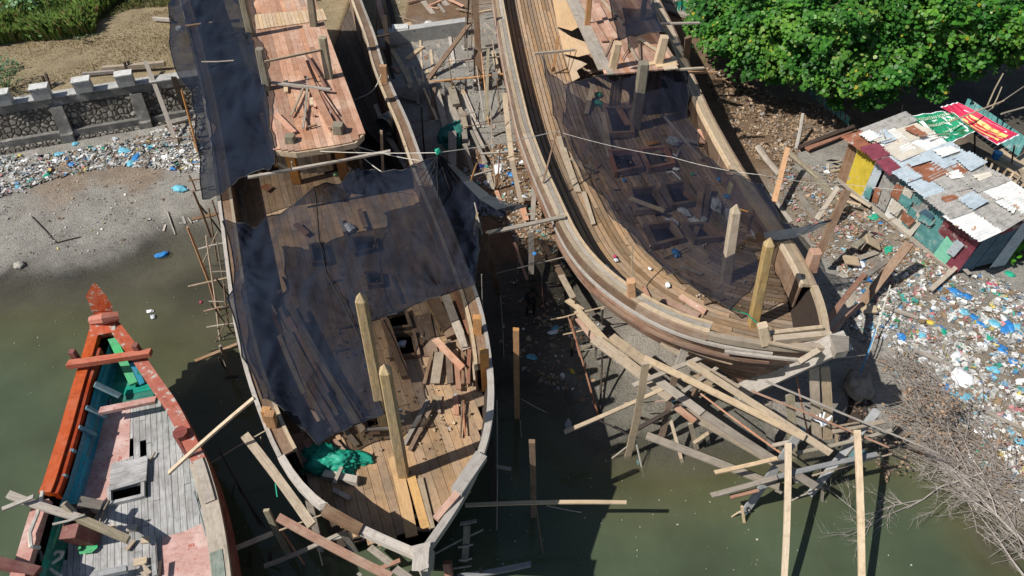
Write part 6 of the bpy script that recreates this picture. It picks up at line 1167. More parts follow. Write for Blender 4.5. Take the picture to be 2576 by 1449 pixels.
# right side: rubble timber on shore
loose('on the shore near the shack', 'timber on the right shore', 'P', [
 (1947, 508, 1.6, 1982, 372, 2.6, 13, 'org', .07), (2168, 765, 'g', 2288, 612, 2.6, 22, 'brn', .14), (2068, 830, 4.0, 2175, 690, 2.2, 14, 'red', .08), (2170, 700, 2.2, 2232, 655, 1.8, 14, 'gry', .1), (2060, 870, 3.6, 2165, 765, 1.6, 10, 'pnk', .06), (2080, 855, 'g', 2150, 745, 'g', 28, 'gry', .06), (2060, 640, 2.0, 2132, 478, 4.0, 20, 'brn', .12), (2054, 552, 1.9, 2108, 472, 2.6, 12, 'gry', .08), (2008, 490, 'g', 2054, 552, 'g', 16, 'gry', .06), (2098, 502, 1.3, 2135, 520, 1.2, 34, 'olg', .05), (2095, 560, 'g', 2110, 520, 1.4, 18, 'brn', .1), (2150, 620, 1.5, 2190, 590, 1.2, 16, 'olg', .1), (2155, 625, 1.3, 2185, 585, 1.4, 22, 'tan', .05), (2180, 600, 1.5, 2212, 618, 1.2, 34, 'new', .05), (2123, 652, 1.2, 2160, 658, 1.1, 32, 'new', .05), (2160, 650, 1.0, 2205, 635, 1.0, 14, 'gry', .05), (2165, 778, 1.0, 2205, 778, 1.0, 24, 'tan', .06),
 (1905, 370, 1.3, 1960, 440, 1.2, 16, 'gry', .14, 'r'), (1972, 372, 1.2, 2060, 450, 1.1, 14, 'olg', .12, 'r'), (2055, 450, 1.1, 2100, 500, 1.0, 18, 'olg', .14), (2030, 375, 1.3, 2140, 330, 1.4, 14, 'red', .1), (2010, 372, 1.3, 2150, 318, 1.6, 12, 'drk', .1), (2003, 375, 'g', 2020, 285, 2.4, 10, 'wht', .06, 'r'), (2105, 500, 1.4, 2165, 516, 1.4, 7, 'new', .05), (2125, 480, 1.3, 2190, 520, 1.3, 8, 'tan', .05), (2020, 578, 2.2, 2045, 640, 1.4, 10, 'gry', .05), (2113, 690, 'g', 2130, 720, 'g', 16, 'gry'), (2220, 770, 1.0, 2310, 800, .9, 9, 'gry', .07), (2300, 880, .9, 2420, 930, .7, 12, 'gry', .06), (2450, 1020, .9, 2576, 1080, .8, 9, 'gry', .06), (2340, 730, 1.1, 2430, 650, 1.3, 12, 'gry', .06), (2490, 640, 1.8, 2560, 540, 2.2, 14, 'wht', .07), (2390, 640, 1.4, 2440, 690, 1.2, 10, 'wht', .05), (1935, 490, 'g', 1990, 560, 'g', 12, 'gry')])
loose('on the lot behind cobblestone wall', 'logs on the dry lot', '00', [(775, 520, 2.7, 1245, 480, 2.75, 36, 'tan', .3), (625, 560, 2.6, 870, 540, 2.6, 22, 'wht', .18), (1155, 140, 2.6, 1300, 152, 2.6, 22, 'wht', .2), (960, 560, 2.4, 940, 470, 3.0, 14, 'drk', .1), (990, 560, 2.4, 965, 460, 3.0, 12, 'drk', .1), (385, 680, 2.4, 345, 555, 3.0, 16, 'drk', .1), (345, 650, 2.4, 322, 575, 2.9, 14, 'drk', .1), (370, 640, 2.5, 470, 625, 2.5, 16, 'gry', .1)])
loose('on the painted boat deck', 'scraps on the painted boat', '02', [(955, 1255, 2.25, 1015, 1180, 2.25, 28, 'tan'), (960, 1090, 2.25, 1030, 1085, 2.25, 50, 'wht', .1), (1068, 1178, 2.25, 1130, 1172, 2.25, 52, 'new'), (830, 1080, 2.3, 870, 1080, 2.3, 34, 'new'), (1130, 575, 2.25, 1170, 515, 2.25, 16, 'tan'), (750, 1050, 2.3, 825, 875, 2.4, 16, 'tan'), (1010, 1350, 2.3, 1110, 1330, 2.3, 60, 'tan'), (1060, 1380, 2.35, 1120, 1440, 2.3, 60, 'tan'), (690, 1040, 2.4, 740, 985, 2.4, 8, 'brn'), (700, 1449, 2.6, 960, 1395, 2.6, 50, 'blu', .15)])
loose('lashed over the painted boat rail', 'timbers lashed across the painted boat', '02', [(65, 835, 3.3, 600, 1010, 3.25, 58, 'gry', .1), (590, 1010, 3.25, 970, 1175, 2.9, 56, 'olg', .25), (20, 945, 3.45, 255, 850, 3.55, 34, 'wht', .06), (400, 1058, 3.3, 640, 985, 3.4, 20, 'wht', .06), (750, 1065, 2.7, 825, 1048, 2.7, 18, 'wht', .05), (480, 900, 3.5, 560, 980, 3.2, 40, 'olg', .2)])

# ================================================================ ROPES
G_ = 'ropes and cords'
ropeline('tie_line', [at(720, 375, 5.4), at(1100, 384, 6.7), at(1400, 330, 5.5)], .014, 'rope', 'long pale cord strung from the middle boat cabin to the right boat pole', .08, G_)
ropeline('tie_line', [at(1400, 330, 5.5), at(1690, 395, 4.6), at(1915, 440, 4.6), at(2140, 465, 3.6), at(2600, 497, 3.8)], .011, 'rope', 'long pale cord crossing the right boat and the tin roof', .1, G_)
ropeline('mooring_line', [at(2240, 717, 2.3), at(2205, 830, 1.0), at(2180, 905, .8)], .022, 'rope', 'taut pale rope running down from the leaning brown log', .0, G_)
ropeline('mooring_line', [at(2203, 828, 1.4), at(2190, 870, 1.2), at(2158, 955, .8)], .022, 'rope_blue', 'blue rope tied to the mesh covered float', .0, G_)
ropeline('tie_line', [at(880, 362, 5.3), at(960, 385, 5.0), at(1058, 404, 4.9)], .018, 'rope', 'thin white lashing by the cabin corner of the middle boat', .03, G_)
ropeline('tie_line', [at(880, 365, 5.3), at(915, 398, 4.8), at(960, 432, 4.7)], .018, 'rope', 'second thin lashing fanning from the cabin corner to the net edge', .03, G_)
ropeline('electric_cord', [at(959, 187, 4.7), at(940, 225, 4.2), at(905, 245, 3.8), at(880, 250, 3.5)], .02, 'rope', 'grey cord drooping over the dark starboard deck of the middle boat', .06, G_)
ropeline('mooring_rope', [at(107, 1235, 3.4), at(95, 1290, 3.2), at(75, 1340, 3.2), at(78, 1375, 3.2), at(100, 1378, 3.0)], .05, 'rope', 'thick pale rope hanging over the port rail of the painted boat', .0, G_)
cp = [at(*fr('02', x, y), 2.5) for x, y in ((130, 1360), (190, 1270), (240, 1240), (300, 1265), (340, 1340), (400, 1350), (460, 1310), (475, 1270), (430, 1265), (390, 1300), (350, 1340), (310, 1300), (320, 1330), (380, 1400), (460, 1449))]
ropeline('mooring_rope', cp, .045, 'rope', 'looped thick rope lying over the port side of the painted boat', .0, G_)
ropeline('tie_line', [at(1835, 773, 3.8), at(1880, 790, 3.6), at(1912, 818, 4.9)], .02, 'rope_green', 'green cord tying the net tip to the bow of the right boat', .02, G_)
ropeline('tie_line', [at(700, 1255, D1)+Vector((0, 0, .1)), at(693, 1217, D1+.1)], .02, 'rope_green', 'short green cord on the bow deck by the net heap', .0, G_)
ropeline('pole', [at(1403, 320, 5.7), at(1366, 460, 4.2)], .035, 'brn', 'thin brown stick tied upright to the left rail of the right boat', .0, None, cat='pole')
for k, (pts, lb) in enumerate((([(1260, 1130), (1240, 1180), (1215, 1160)], 'white hose end on the deck beside the crimson bundle of the right boat'), ([(1170, 1300), (1210, 1295), (1270, 1350), (1265, 1375)], 'white bent hose on the right boat deck below the second hatch'))):
    ropeline('hose', [at(*fr('20', *p), D2+.05) for p in pts], .03, 'plastic_white', lb, .0, G_)
kn = crumple('knot', at(1101, 382, 6.68), .1, 'rope_green', 'green cord knot gathering the peak of the big net', 'knot', None, 1, 3)
for i in range(4):
    a = i*.35; c_ = [at(*fr('Y', 1640+i*22, 520-8*i), 1.9), at(*fr('Y', 1690, 545+8*i), 1.95), at(*fr('Y', 1745-8*i, 515+12*i), 1.9)]
    ropeline('lashing', c_, .03, 'plastic_white', 'white lashing round the two upright boards, strand '+['highest', 'upper', 'lower', 'lowest'][i], .05, 'white lashings')

# ================================================================ LITTER
WHT, BLU, CYA, TEA, GRY_, BRN_, YEL, PNK, GRN = (.66, .66, .64), (.09, .25, .48), (.22, .45, .56), (.06, .38, .32), (.36, .35, .33), (.26, .18, .11), (.6, .5, .12), (.5, .2, .2), (.05, .35, .12)
def scatter(name, label, cat, poly, n, pal, smin, smax, dens=None, flatness=.35, mat='litter', lift=.02, pw=2.2, zfn=None, sheets=.5):
    xs = [p[0] for p in poly]; ys = [p[1] for p in poly]; P_ = []
    k = 0
    while len(P_) < n and k < n*30:
        k += 1; x, y = random.uniform(min(xs), max(xs)), random.uniform(min(ys), max(ys))
        if not inpoly(x, y, poly): continue
        d = .42+.9*mnoise.noise(Vector((x*.022, y*.03, 3)))+.6*mnoise.noise(Vector((x*.07, y*.09, 8)))
        if random.random() > d+.12: continue
        P_.append((x, y))
    n = len(P_); Q_ = []
    for x, y in P_:
        p = at(x, y, zfn) if zfn is not None else on(x, y); Q_.append(tuple(p))
    Q_ = np.array(Q_); cols = np.array([c for c, w_ in pal]); wts = np.array([w_ for c, w_ in pal], float); wts /= wts.sum()
    ci = rng.choice(len(pal), n, p=wts); cc_ = cols[ci]*rng.uniform(.7, 1.15, (n, 1)); sz = smin+(smax-smin)*rng.random(n)**pw
    C2 = []; NN = []; SS = []; KC = []
    for rep in range(2):
        nn = rng.normal(size=(n, 3))*flatness+np.array([0, 0, 1]); nn /= np.linalg.norm(nn, axis=1)[:, None]
        C2.append(Q_+np.stack([rng.normal(size=n)*sz*.4*rep, rng.normal(size=n)*sz*.4*rep, lift+sz*.25*rng.random(n)+.01*rep], 1)); NN.append(nn); SS.append(sz*(1 if rep == 0 else .7)); KC.append(cc_*(1 if rep == 0 else .9))
    C2 = np.concatenate(C2); NN = np.concatenate(NN); SS = np.concatenate(SS); KC = np.concatenate(KC); m_ = len(C2)
    a = rng.normal(size=(m_, 3)); u = np.cross(NN, a); u /= np.linalg.norm(u, axis=1)[:, None]; v = np.cross(NN, u); ang = np.linspace(0, 2*np.pi, 5, endpoint=False)
    rad = rng.uniform(.45, 1.1, (m_, 5)); asp = rng.uniform(.35, 1, m_)
    V = C2[:, None]+SS[:, None, None]*(u[:, None]*(np.cos(ang)[None]*rad)[..., None]+v[:, None]*(np.sin(ang)[None]*rad*asp[:, None])[..., None]+NN[:, None]*rng.uniform(-.18, .18, (m_, 5))[..., None])
    return leafobj(name, V.reshape(-1, 3), np.arange(m_*5).reshape(m_, 5), KC, mat, None, label, cat, None, 'stuff')
TR = [(WHT, 52), (GRY_, 22), (BLU, 2), (CYA, 3), (TEA, 2), (BRN_, 10), (YEL, 2), (PNK, 2), (SH, 16)]
LB = [(-30, 395), (150, 388), (330, 352), (430, 318), (510, 292), (512, 440), (400, 425), (300, 418), (220, 430), (120, 455), (50, 482), (-30, 505)]
scatter('litter', 'dense band of washed up plastic litter along the foot of the cobblestone wall', 'litter', LB, 4600, TR, .03, .20)
scatter('litter', 'sparse scraps of litter on the grey beach below the dense band', 'litter', [(-30, 480), (500, 420), (500, 560), (200, 640), (-30, 650)], 260, [(WHT, 4), (GRY_, 4), (BRN_, 3), (YEL, 1)], .03, .10)
scatter('pebbles', 'grey rubble and pebbles mixed in the beach litter', 'pebbles', LB, 1500, [(GRY_, 5), (SH, 4), ((.2, .19, .17), 3)], .03, .12, flatness=.8)
RBg = [(2150, 700), (2300, 660), (2420, 700), (2500, 690), (2600, 760), (2600, 1260), (2520, 1230), (2440, 1120), (2360, 1060), (2260, 960), (2230, 860), (2140, 830), (2090, 760)]
scatter('litter', 'dense colourful plastic litter covering the shore at the right edge', 'litter', RBg, 6400, [(WHT, 40), (GRY_, 22), (BLU, 3), (CYA, 3), (TEA, 2), (BRN_, 14), (YEL, 1.5), (PNK, 4), (SH, 14), (GRN, 1)], .025, .20)
scatter('litter', 'wood chips and rubbish strewn on the ground in front of the tin shack', 'litter', [(1990, 400), (2110, 430), (2400, 690), (2300, 700), (2150, 720), (2060, 640), (2010, 560), (1930, 440)], 3400, [(BRN_, 24), ((.42, .28, .18), 18), (WHT, 9), (GRY_, 20), (SH, 16), (CYA, 2), (PNK, 5), (BLU, 1)], .03, .16)
scatter('shells', 'pale crushed shells heaped at the foot of the right boat bow', 'shells', [(2090, 700), (2150, 690), (2200, 820), (2180, 870), (2120, 830), (2085, 760)], 2600, [((.46, .44, .41), 5), (SH, 5), (GRY_, 2)], .02, .07)
scatter('leaf_litter', 'thick brown fallen leaves on the bank under the trees', 'leaf litter', [(1770, 170), (1850, 190), (1950, 240), (2050, 260), (2150, 300), (2080, 330), (2010, 380), (1990, 430), (1900, 400), (1840, 320), (1790, 230)], 6000, [((.40, .28, .18), 5), ((.27, .18, .11), 4), ((.5, .38, .27), 4), (GRY_, 1), (WHT, .3)], .04, .13, flatness=.7, mat='dryleaf')
scatter('wood_chips', 'wood chips, shavings and rubbish on the red earth between the boats', 'wood chips', [(1190, 370), (1310, 360), (1370, 480), (1420, 600), (1440, 680), (1330, 640), (1215, 520), (1150, 440)], 2600, [((.45, .30, .19), 8), (BRN_, 8), ((.5, .42, .32), 5), (WHT, 2), (GRY_, 3), (CYA, .7), (TEA, .4)], .03, .14)
scatter('wood_chips', 'scattered chips and rubbish on the sand behind the boats', 'wood chips', [(990, 0), (1240, 0), (1290, 350), (1180, 380), (1040, 200), (960, 60)], 700, [((.45, .30, .19), 4), (BRN_, 6), ((.5, .42, .32), 4), (WHT, 2), (GRY_, 5)], .02, .10)
scatter('wood_chips', 'offcuts and rubbish lying on the dark mud between the hulls', 'wood chips', [(1270, 700), (1440, 720), (1560, 900), (1500, 1020), (1360, 980), (1260, 860)], 420, [((.4, .28, .18), 5), (BRN_, 4), (GRY_, 3), (WHT, 1)], .03, .14)
scatter('wood_shavings', 'curled wood shavings and scraps on the right boat deck', 'shavings', [(1330, 60), (1400, 60), (1480, 350), (1560, 620), (1800, 780), (1990, 800), (1990, 640), (1800, 420), (1700, 380), (1500, 300)], 420, [((.55, .42, .28), 6), (WHT, 2), (GRY_, 1)], .02, .075, zfn=D2-.02, flatness=.6)
scatter('wood_shavings', 'wood offcuts and dust on the middle boat foredeck', 'shavings', [(620, 760), (900, 650), (1180, 760), (1200, 1000), (1130, 1180), (960, 1160), (760, 1120)], 520, [((.5, .36, .22), 6), (BRN_, 4), ((.3, .2, .13), 3), (WHT, .5)], .02, .08, zfn=D1-.01, flatness=.5)
scatter('flotsam', 'tiny pale specks floating on the green water', 'flotsam', [(0, 780), (560, 700), (600, 1440), (1500, 1440), (2300, 1440), (2300, 1180), (1600, 1130), (1300, 1180), (200, 1400)], 330, [((.5, .5, .42), 1), ((.35, .36, .28), 2)], .012, .04, zfn=.015, flatness=.05, lift=.004)
COLN = {'plastic_blue': 'blue', 'plastic_white': 'white', 'plastic_cyan': 'light blue', 'rope_green': 'green', 'plastic_clear': 'clear', 'plastic_pink': 'crimson', 'plastic_lime': 'lime green', 'paint_yellow': 'yellow', 'tarp_blue': 'navy', 'p_pink': 'pinkish', 'p_orange': 'orange', 'tarp_teal': 'dark teal'}
def bags(place, rows, group, z=None, f='P'):
    rows = sorted([(fr(f, r[0], r[1]), r[2], r[3]) for r in rows]); bycol = {}
    for r in rows: bycol.setdefault(r[2], []).append(r)
    sd = 10
    for col, rs in bycol.items():
        for i, ((x, y), px, _) in enumerate(rs):
            p = on(x, y) if z is None else at(x, y, z); r = max(.06, px/F*depth_of(p)*.5); sd += 1.7
            lab = 'crumpled '+COLN[col]+' plastic piece '+place
            if len(rs) > 1: lab += ', '+ordn(i)+' such from the left'
            o = crumple('plastic_bag', p, r, col, lab, 'plastic bag', group, random.uniform(.25, .5), sd, None, 3, (random.uniform(.8, 1.5), random.uniform(.6, .9)))
            o.rotation_euler = (0, 0, random.uniform(0, 3))
B_, W_, C_y, G2 = 'plastic_blue', 'plastic_white', 'plastic_cyan', 'rope_green'
bags('in the left beach litter', [(150, 388, 22, C_y), (190, 362, 20, C_y), (222, 395, 18, B_), (312, 380, 26, C_y), (345, 395, 30, B_), (375, 372, 22, C_y), (452, 475, 30, C_y), (435, 425, 16, B_), (118, 442, 18, G2), (15, 400, 16, B_), (48, 470, 20, C_y), (12, 485, 14, 'plastic_pink'), (258, 375, 16, G2), (60, 405, 20, W_), (140, 405, 24, W_), (420, 395, 26, W_), (460, 380, 22, W_), (330, 412, 22, C_y), (182, 415, 20, B_), (495, 408, 18, B_), (205, 380, 22, W_), (290, 350, 18, 'plastic_clear'), (80, 430, 20, 'plastic_clear')], 'plastic pieces in the left litter band')
bags('near the left waterline', [(408, 641, 26, B_), (168, 543, 26, 'plastic_clear'), (172, 556, 24, 'plastic_clear'), (50, 668, 14, 'plastic_clear'), (378, 783, 13, W_), (505, 760, 8, 'plastic_pink'), (385, 797, 14, 'plastic_clear'), (210, 492, 12, W_)], 'plastic pieces near the left waterline', .03)
bags('in the right shore litter', [(2268, 848, 26, B_), (2405, 738, 34, B_), (2432, 748, 30, B_), (2390, 760, 16, B_), (2460, 808, 36, B_), (2425, 785, 30, C_y), (2500, 815, 30, C_y), (2540, 822, 34, B_), (2530, 830, 26, B_), (2565, 795, 24, B_), (2560, 825, 30, C_y), (2372, 836, 26, 'rope_green'), (2366, 826, 24, B_), (2320, 845, 26, C_y), (2330, 835, 26, 'plastic_clear'), (2355, 853, 16, 'p_orange'), (2510, 740, 18, G2), (2340, 810, 18, 'paint_yellow'), (2495, 715, 24, 'plastic_pink'), (2540, 690, 26, G2), (2225, 845, 20, 'plastic_clear'), (2380, 975, 28, B_), (2400, 995, 26, C_y), (2430, 1000, 30, C_y), (2425, 950, 62, W_), (2475, 1085, 44, W_), (2425, 1055, 22, C_y), (2457, 1132, 16, G2), (2326, 900, 26, W_), (2405, 895, 28, W_), (2550, 1130, 28, W_), (2566, 1110, 26, C_y), (2185, 703, 24, B_), (2162, 668, 32, W_), (2170, 655, 18, B_), (2165, 785, 20, B_), (2235, 628, 24, G2), (2200, 545, 26, G2), (2215, 560, 16, B_), (2300, 692, 14, C_y), (2525, 800, 24, W_), (2490, 850, 20, G2), (2520, 880, 30, B_), (2548, 910, 26, B_), (2500, 930, 26, C_y), (2445, 1150, 24, W_), (2538, 1045, 26, W_), (2570, 960, 26, W_), (2470, 870, 26, W_), (2350, 775, 20, W_), (2560, 735, 18, 'plastic_clear')], 'plastic pieces on the right shore')
bags('on the right boat deck', [(1695, 357, 44, 'plastic_clear'), (1676, 376, 22, 'plastic_pink'), (1655, 381, 16, 'plastic_lime'), (1505, 238, 22, G2), (1503, 258, 30, 'tarp_teal'), (1798, 513, 44, 'plastic_clear'), (1755, 553, 40, 'plastic_clear'), (1722, 533, 30, 'plastic_clear'), (1690, 558, 28, 'plastic_clear'), (1840, 545, 50, 'plastic_clear'), (1908, 585, 46, 'plastic_clear'), (1700, 636, 20, B_), (1828, 493, 14, B_), (1570, 453, 12, B_), (1808, 450, 14, B_), (1547, 645, 10, 'plastic_pink'), (1550, 654, 14, 'plastic_clear'), (1523, 673, 20, W_), (1680, 716, 14, W_), (1753, 770, 11, W_), (1700, 425, 16, W_), (1635, 585+90, 10, W_), (1742, 437, 10, G2)], 'plastic pieces on the right boat', D2)
bags('under or beside the middle boat net', [(876, 572, 30, 'plastic_clear'), (942, 1002, 14, 'plastic_clear'), (1010, 865, 26, 'plastic_clear'), (990, 860, 20, W_), (835, 925, 14, B_), (848, 436, 18, 'plastic_lime'), (452, 72, 24, W_), (1345, 638, 12, B_), (922, 920, 12, 'tarp_blue')], 'plastic pieces on the middle boat', D1+.05)
bags('among the debris between the hulls', [(1338, 898, 20, C_y), (1397, 828, 22, C_y), (1393, 836, 20, W_), (1290, 463, 16, B_), (1345, 450, 18, 'plastic_lime'), (1335, 450, 14, W_), (1255, 425, 34, W_), (1210, 420, 24, 'tarp_blue'), (1335, 420, 18, G2), (1320, 500, 24, 'plastic_clear'), (1285, 440, 16, B_), (1315, 408, 18, W_), (1225, 460, 20, W_), (1440, 934, 12, 'paint_yellow'), (1445, 1388, 10, 'plastic_clear'), (1430, 1068, 20, 'plastic_clear'), (1690, 1008, 16, B_), (2020, 1088, 22, C_y), (2155, 1145, 50, C_y), (1605, 1162, 12, C_y), (1383, 20, 12, W_)], 'plastic pieces between the hulls')
gt = crumple('tarpaulin', at(826, 1163, D1), .7, 'tarp_green', 'bright green tarpaulin bundled on the port side of the middle boat bow deck', 'tarpaulin', None, .55, 21, None, 5, (1.0, .62)); gt.rotation_euler = (0, 0, -.15)
crumple('fold', at(886, 1143, D1), .36, 'tarp_green', '', '', None, .4, 25, gt, 4, (1.3, .6)).rotation_euler = (0, 0, 0)
crumple('green_netting', on(1143, 345), .85, 'tarp_teal', 'dark teal netting heaped behind the upright grey board between the boats', 'netting', None, .5, 33, None, 5, (.7, 1.1))
crumple('mesh_float', at(2158, 975, .5), .5, 'gry', 'grey rope wrapped foam float above the old log in the bow shadow', 'float', None, 1.1, 41, None, 4, (.75, .95))
frame('old_log', 'split dark old log in the right boat bow shadow below the float', 'P', [(2152, 1090, .1, 2152, 1000, .3, 38, 'drk', .3, 'r'), (2172, 1060, .15, 2168, 1010, .35, 18, 'drk', .3, 'r')], 'log')
crumple('sail_scrap', at(2185, 1008-0, .15), .3, 'drk', 'small dark cloth scrap beside the old log', 'cloth', None, .3, 44)
# drum and jerrycans
dr_ = empty('steel_drum', at(985, 318, DZ), 'open dark steel drum lying on the shaded starboard deck of the middle boat', 'drum'); mb = MB()
a, c2 = at(*fr('10', 965, 965), DZ+.5), at(*fr('10', 1035, 910), DZ+.5); mb.tube([a, a.lerp(c2, .33), a.lerp(c2, .34), a.lerp(c2, .66), a.lerp(c2, .67), c2], [.44, .44, .46, .46, .44, .44], 18, cap=False); mb.build('drum_shell', 'steel_drum', dr_)
mb = MB(); mb.tube([a, a.lerp(c2, .03)], .47, 18, cap=False); mb.build('rim', 'gry', dr_)
def jerry(px, py, z, s, lab):
    p = at(px, py, z); r_ = empty('jerrycan', tuple(p), lab, 'jerrycan'); mb = MB()
    def sec(w, d, zz): return [p+Vector((x*w, y*d, zz)) for x, y in ((-1, -.6), (-.7, -1), (.7, -1), (1, -.6), (1, .6), (.7, 1), (-.7, 1), (-1, .6))]
    rs = [sec(.17*s, .14*s, 0), sec(.19*s, .16*s, .04*s), sec(.19*s, .16*s, .38*s), sec(.13*s, .11*s, .46*s)]
    for i in range(3):
        for k in range(8): mb.face([rs[i][k], rs[i][(k+1) % 8], rs[i+1][(k+1) % 8], rs[i+1][k]])
    mb.face(rs[-1]); mb.build('can_body', 'jerry', r_); mb = MB(); mb.tube([p+Vector((.07*s, 0, .44*s)), p+Vector((.07*s, 0, .53*s))], .045*s, 8); mb.build('cap', 'plastic_white', r_)
    mb = MB(); mb.tube([p+Vector((-.09*s, 0, .45*s)), p+Vector((-.07*s, 0, .54*s)), p+Vector((.0, 0, .54*s)), p+Vector((.02*s, 0, .45*s))], .018*s, 6); mb.build('handle', 'jerry', r_)
jerry(1843, 485, D2, 1.1, 'yellow jerrycan with handle on the right boat deck beside the starboard rail'); jerry(1903, 566, D2, 1.0, 'olive jerrycan on the right boat deck near the sunlit post')

# ================================================================ DEAD BRUSH
def branch(mb, p, d, L, r, depth):
    pts = [p]; q = p
    for k in range(4):
        d = (d+Vector((random.uniform(-.22, .22), random.uniform(-.22, .22), random.uniform(-.16, .10)))).normalized(); q = q+d*(L/4)
        if q.z < .05: q.z = .05+random.random()*.05
        pts.append(q)
    mb.tube(pts, [r*(1-.17*k) for k in range(5)], 4 if r < .02 else 5, cap=False)
    if depth > 0:
        for k in range(random.randint(3, 5)):
            i = random.randint(1, 4); dd = (d+Vector((random.uniform(-.9, .9), random.uniform(-.9, .9), random.uniform(-.25, .45)))).normalized(); branch(mb, pts[i], dd, L*random.uniform(.4, .72), r*.55, depth-1)
    return pts
BRs = [((2576, 1449), (2440, 1290), 'long forked dead branch rising from the bottom right corner'), ((2470, 1190), (2285, 1265), 'pale bare dead branch reaching out over the green water'), ((2560, 1280), (2330, 1120), 'dense grey dead branch along the waterline at right'), ((2500, 1150), (2320, 990), 'dead branch with brown leaves lying up the shore slope'),
       ((2420, 1050), (2250, 900), 'leafy brown dead branch nearest the right boat bow'), ((2576, 1180), (2380, 960), 'long straight dead stem across the right shore litter'), ((2560, 1350), (2350, 1180), 'tangled dead branch dipping into the water at right'), ((2600, 1400), (2480, 1180), 'upright tangled dead branch near the right edge'), ((2480, 900), (2330, 960), 'thin dead branch lying over the blue plastic'), ((2576, 1020), (2440, 860), 'bare dead branch at the right edge in the litter')]
for (a, c2, lab) in BRs:
    p = at(*a, .45); q = at(*c2, .3); r_ = empty('dead_branch', tuple(p), lab, 'dead branch', 'dead branches on the right shore'); mb = MB(); L_ = (q-p).length; d = (q-p).normalized()
    pts = branch(mb, p, d, L_*1.05, .036, 4 if L_ > 2.2 else 3); mb.build('limb', 'twig', r_)
    if 'leav' in lab or 'leafy' in lab or 'dense' in lab:
        T_ = np.array([tuple(pt) for pt in mb.v])[::7]; n = 900; C2 = T_[rng.integers(0, len(T_), n)]+rng.normal(size=(n, 3))*.09; C2[:, 2] = np.maximum(C2[:, 2], .08); nn = rng.normal(size=(n, 3))*.6+np.array([0, 0, 1]); nn /= np.linalg.norm(nn, axis=1)[:, None]
        cc_ = np.array([(.36, .24, .16)])*rng.uniform(.55, 1.35, (n, 1)); V, Fc = leafmesh(C2, nn, rng.uniform(.025, .065, n), cc_); leafobj('dry_leaves', V, Fc, cc_, 'dryleaf', r_)
mb = MB(); bp = [(2240, 890), (2330, 920), (2420, 1000), (2520, 1100), (2600, 1200), (2600, 1440), (2520, 1360), (2400, 1220), (2330, 1140), (2280, 1000)]
cnt = 0
while cnt < 520:
    x, y = random.uniform(2240, 2600), random.uniform(880, 1440)
    if not inpoly(x, y, bp): continue
    cnt += 1; z = max(.05, H1(*at(x, y, .3)[:2]))+random.uniform(.02, .35); p = at(x, y, z); a = random.gauss(2.35, .7); L_ = random.uniform(.4, 1.6); d = Vector((math.cos(a)*L_, math.sin(a)*L_, random.uniform(-.15, .25)))
    m_ = p+d*.5+Vector((random.uniform(-.1, .1), random.uniform(-.1, .1), .06)); mb.tube([p, m_, p+d], [random.uniform(.008, .022), .01, .005], 3, cap=False)
tag(mb.build('brushwood', 'twig'), 'matted grey brushwood and twigs spilling from the right shore into the water', 'brushwood', None, 'stuff')
scatter('leaf_litter', 'curled brown leaves caught in the brushwood on the right shore', 'leaf litter', [(2235, 885), (2290, 900), (2340, 960), (2400, 1010), (2470, 1130), (2560, 1220), (2520, 1250), (2420, 1150), (2330, 1080), (2280, 1000)], 1500, [((.36, .27, .20), 5), ((.25, .19, .14), 5), ((.44, .36, .28), 2)], .03, .08, flatness=.8, mat='dryleaf', lift=.2)

# ================================================================ PERSON standing on the mud in the shade
def skinfig(name, verts, edges, rad, mat, parent):
    me = bpy.data.meshes.new(name); o0 = ORG[parent.name]; me.from_pydata([tuple(Vector(v)) for v in verts], edges, []); me.materials.append(M[mat]); o = bpy.data.objects.new(name, me); COL.objects.link(o); o.parent = parent
    sk = o.modifiers.new('skin', 'SKIN'); sk.use_smooth_shade = True
    for i, r in enumerate(rad): me.skin_vertices[0].data[i].radius = r if isinstance(r, tuple) else (r, r)
    me.skin_vertices[0].data[0].use_root = True; su = o.modifiers.new('sub', 'SUBSURF'); su.levels = 1; su.render_levels = 2
    ORG[o.name] = o0; return o
pp_ = on(1334, 795); per = empty('person', tuple(pp_), 'person in dark clothes and cap standing in the shade between the boats, one arm lowered', 'person')
per.rotation_euler = (0, 0, .25)
J = dict(pel=(0, 0, .86), wa=(0, -.02, 1.0), ch=(0, -.07, 1.22), nk=(0, -.10, 1.37), nk2=(0, -.13, 1.44), hd=(0, -.15, 1.53), hd2=(0, -.15, 1.61), sl_=(.17, -.08, 1.34), sr=(-.17, -.08, 1.34), el=(.25, -.10, 1.08), er=(-.26, -.16, 1.09), wl=(.24, -.24, .88), wr=(-.20, -.32, .92), hl=(.08, 0, .84), hr=(-.08, 0, .84), kl=(.12, -.07, .46), kr=(-.11, -.03, .46), al=(.13, 0, .08), ar=(-.14, .05, .08), fl=(.15, -.16, .035), fr_=(-.17, -.10, .035), pl=(.235, -.28, .82), pr=(-.18, -.37, .87))
ks = list(J); V_ = [J[k] for k in ks]; ix = {k: i for i, k in enumerate(ks)}
Ed = [('pel', 'wa'), ('wa', 'ch'), ('ch', 'nk'), ('nk', 'nk2'), ('nk2', 'hd'), ('hd', 'hd2'), ('ch', 'sl_'), ('ch', 'sr'), ('sl_', 'el'), ('sr', 'er'), ('el', 'wl'), ('er', 'wr'), ('wl', 'pl'), ('wr', 'pr'), ('pel', 'hl'), ('pel', 'hr'), ('hl', 'kl'), ('hr', 'kr'), ('kl', 'al'), ('kr', 'ar'), ('al', 'fl'), ('ar', 'fr_')]
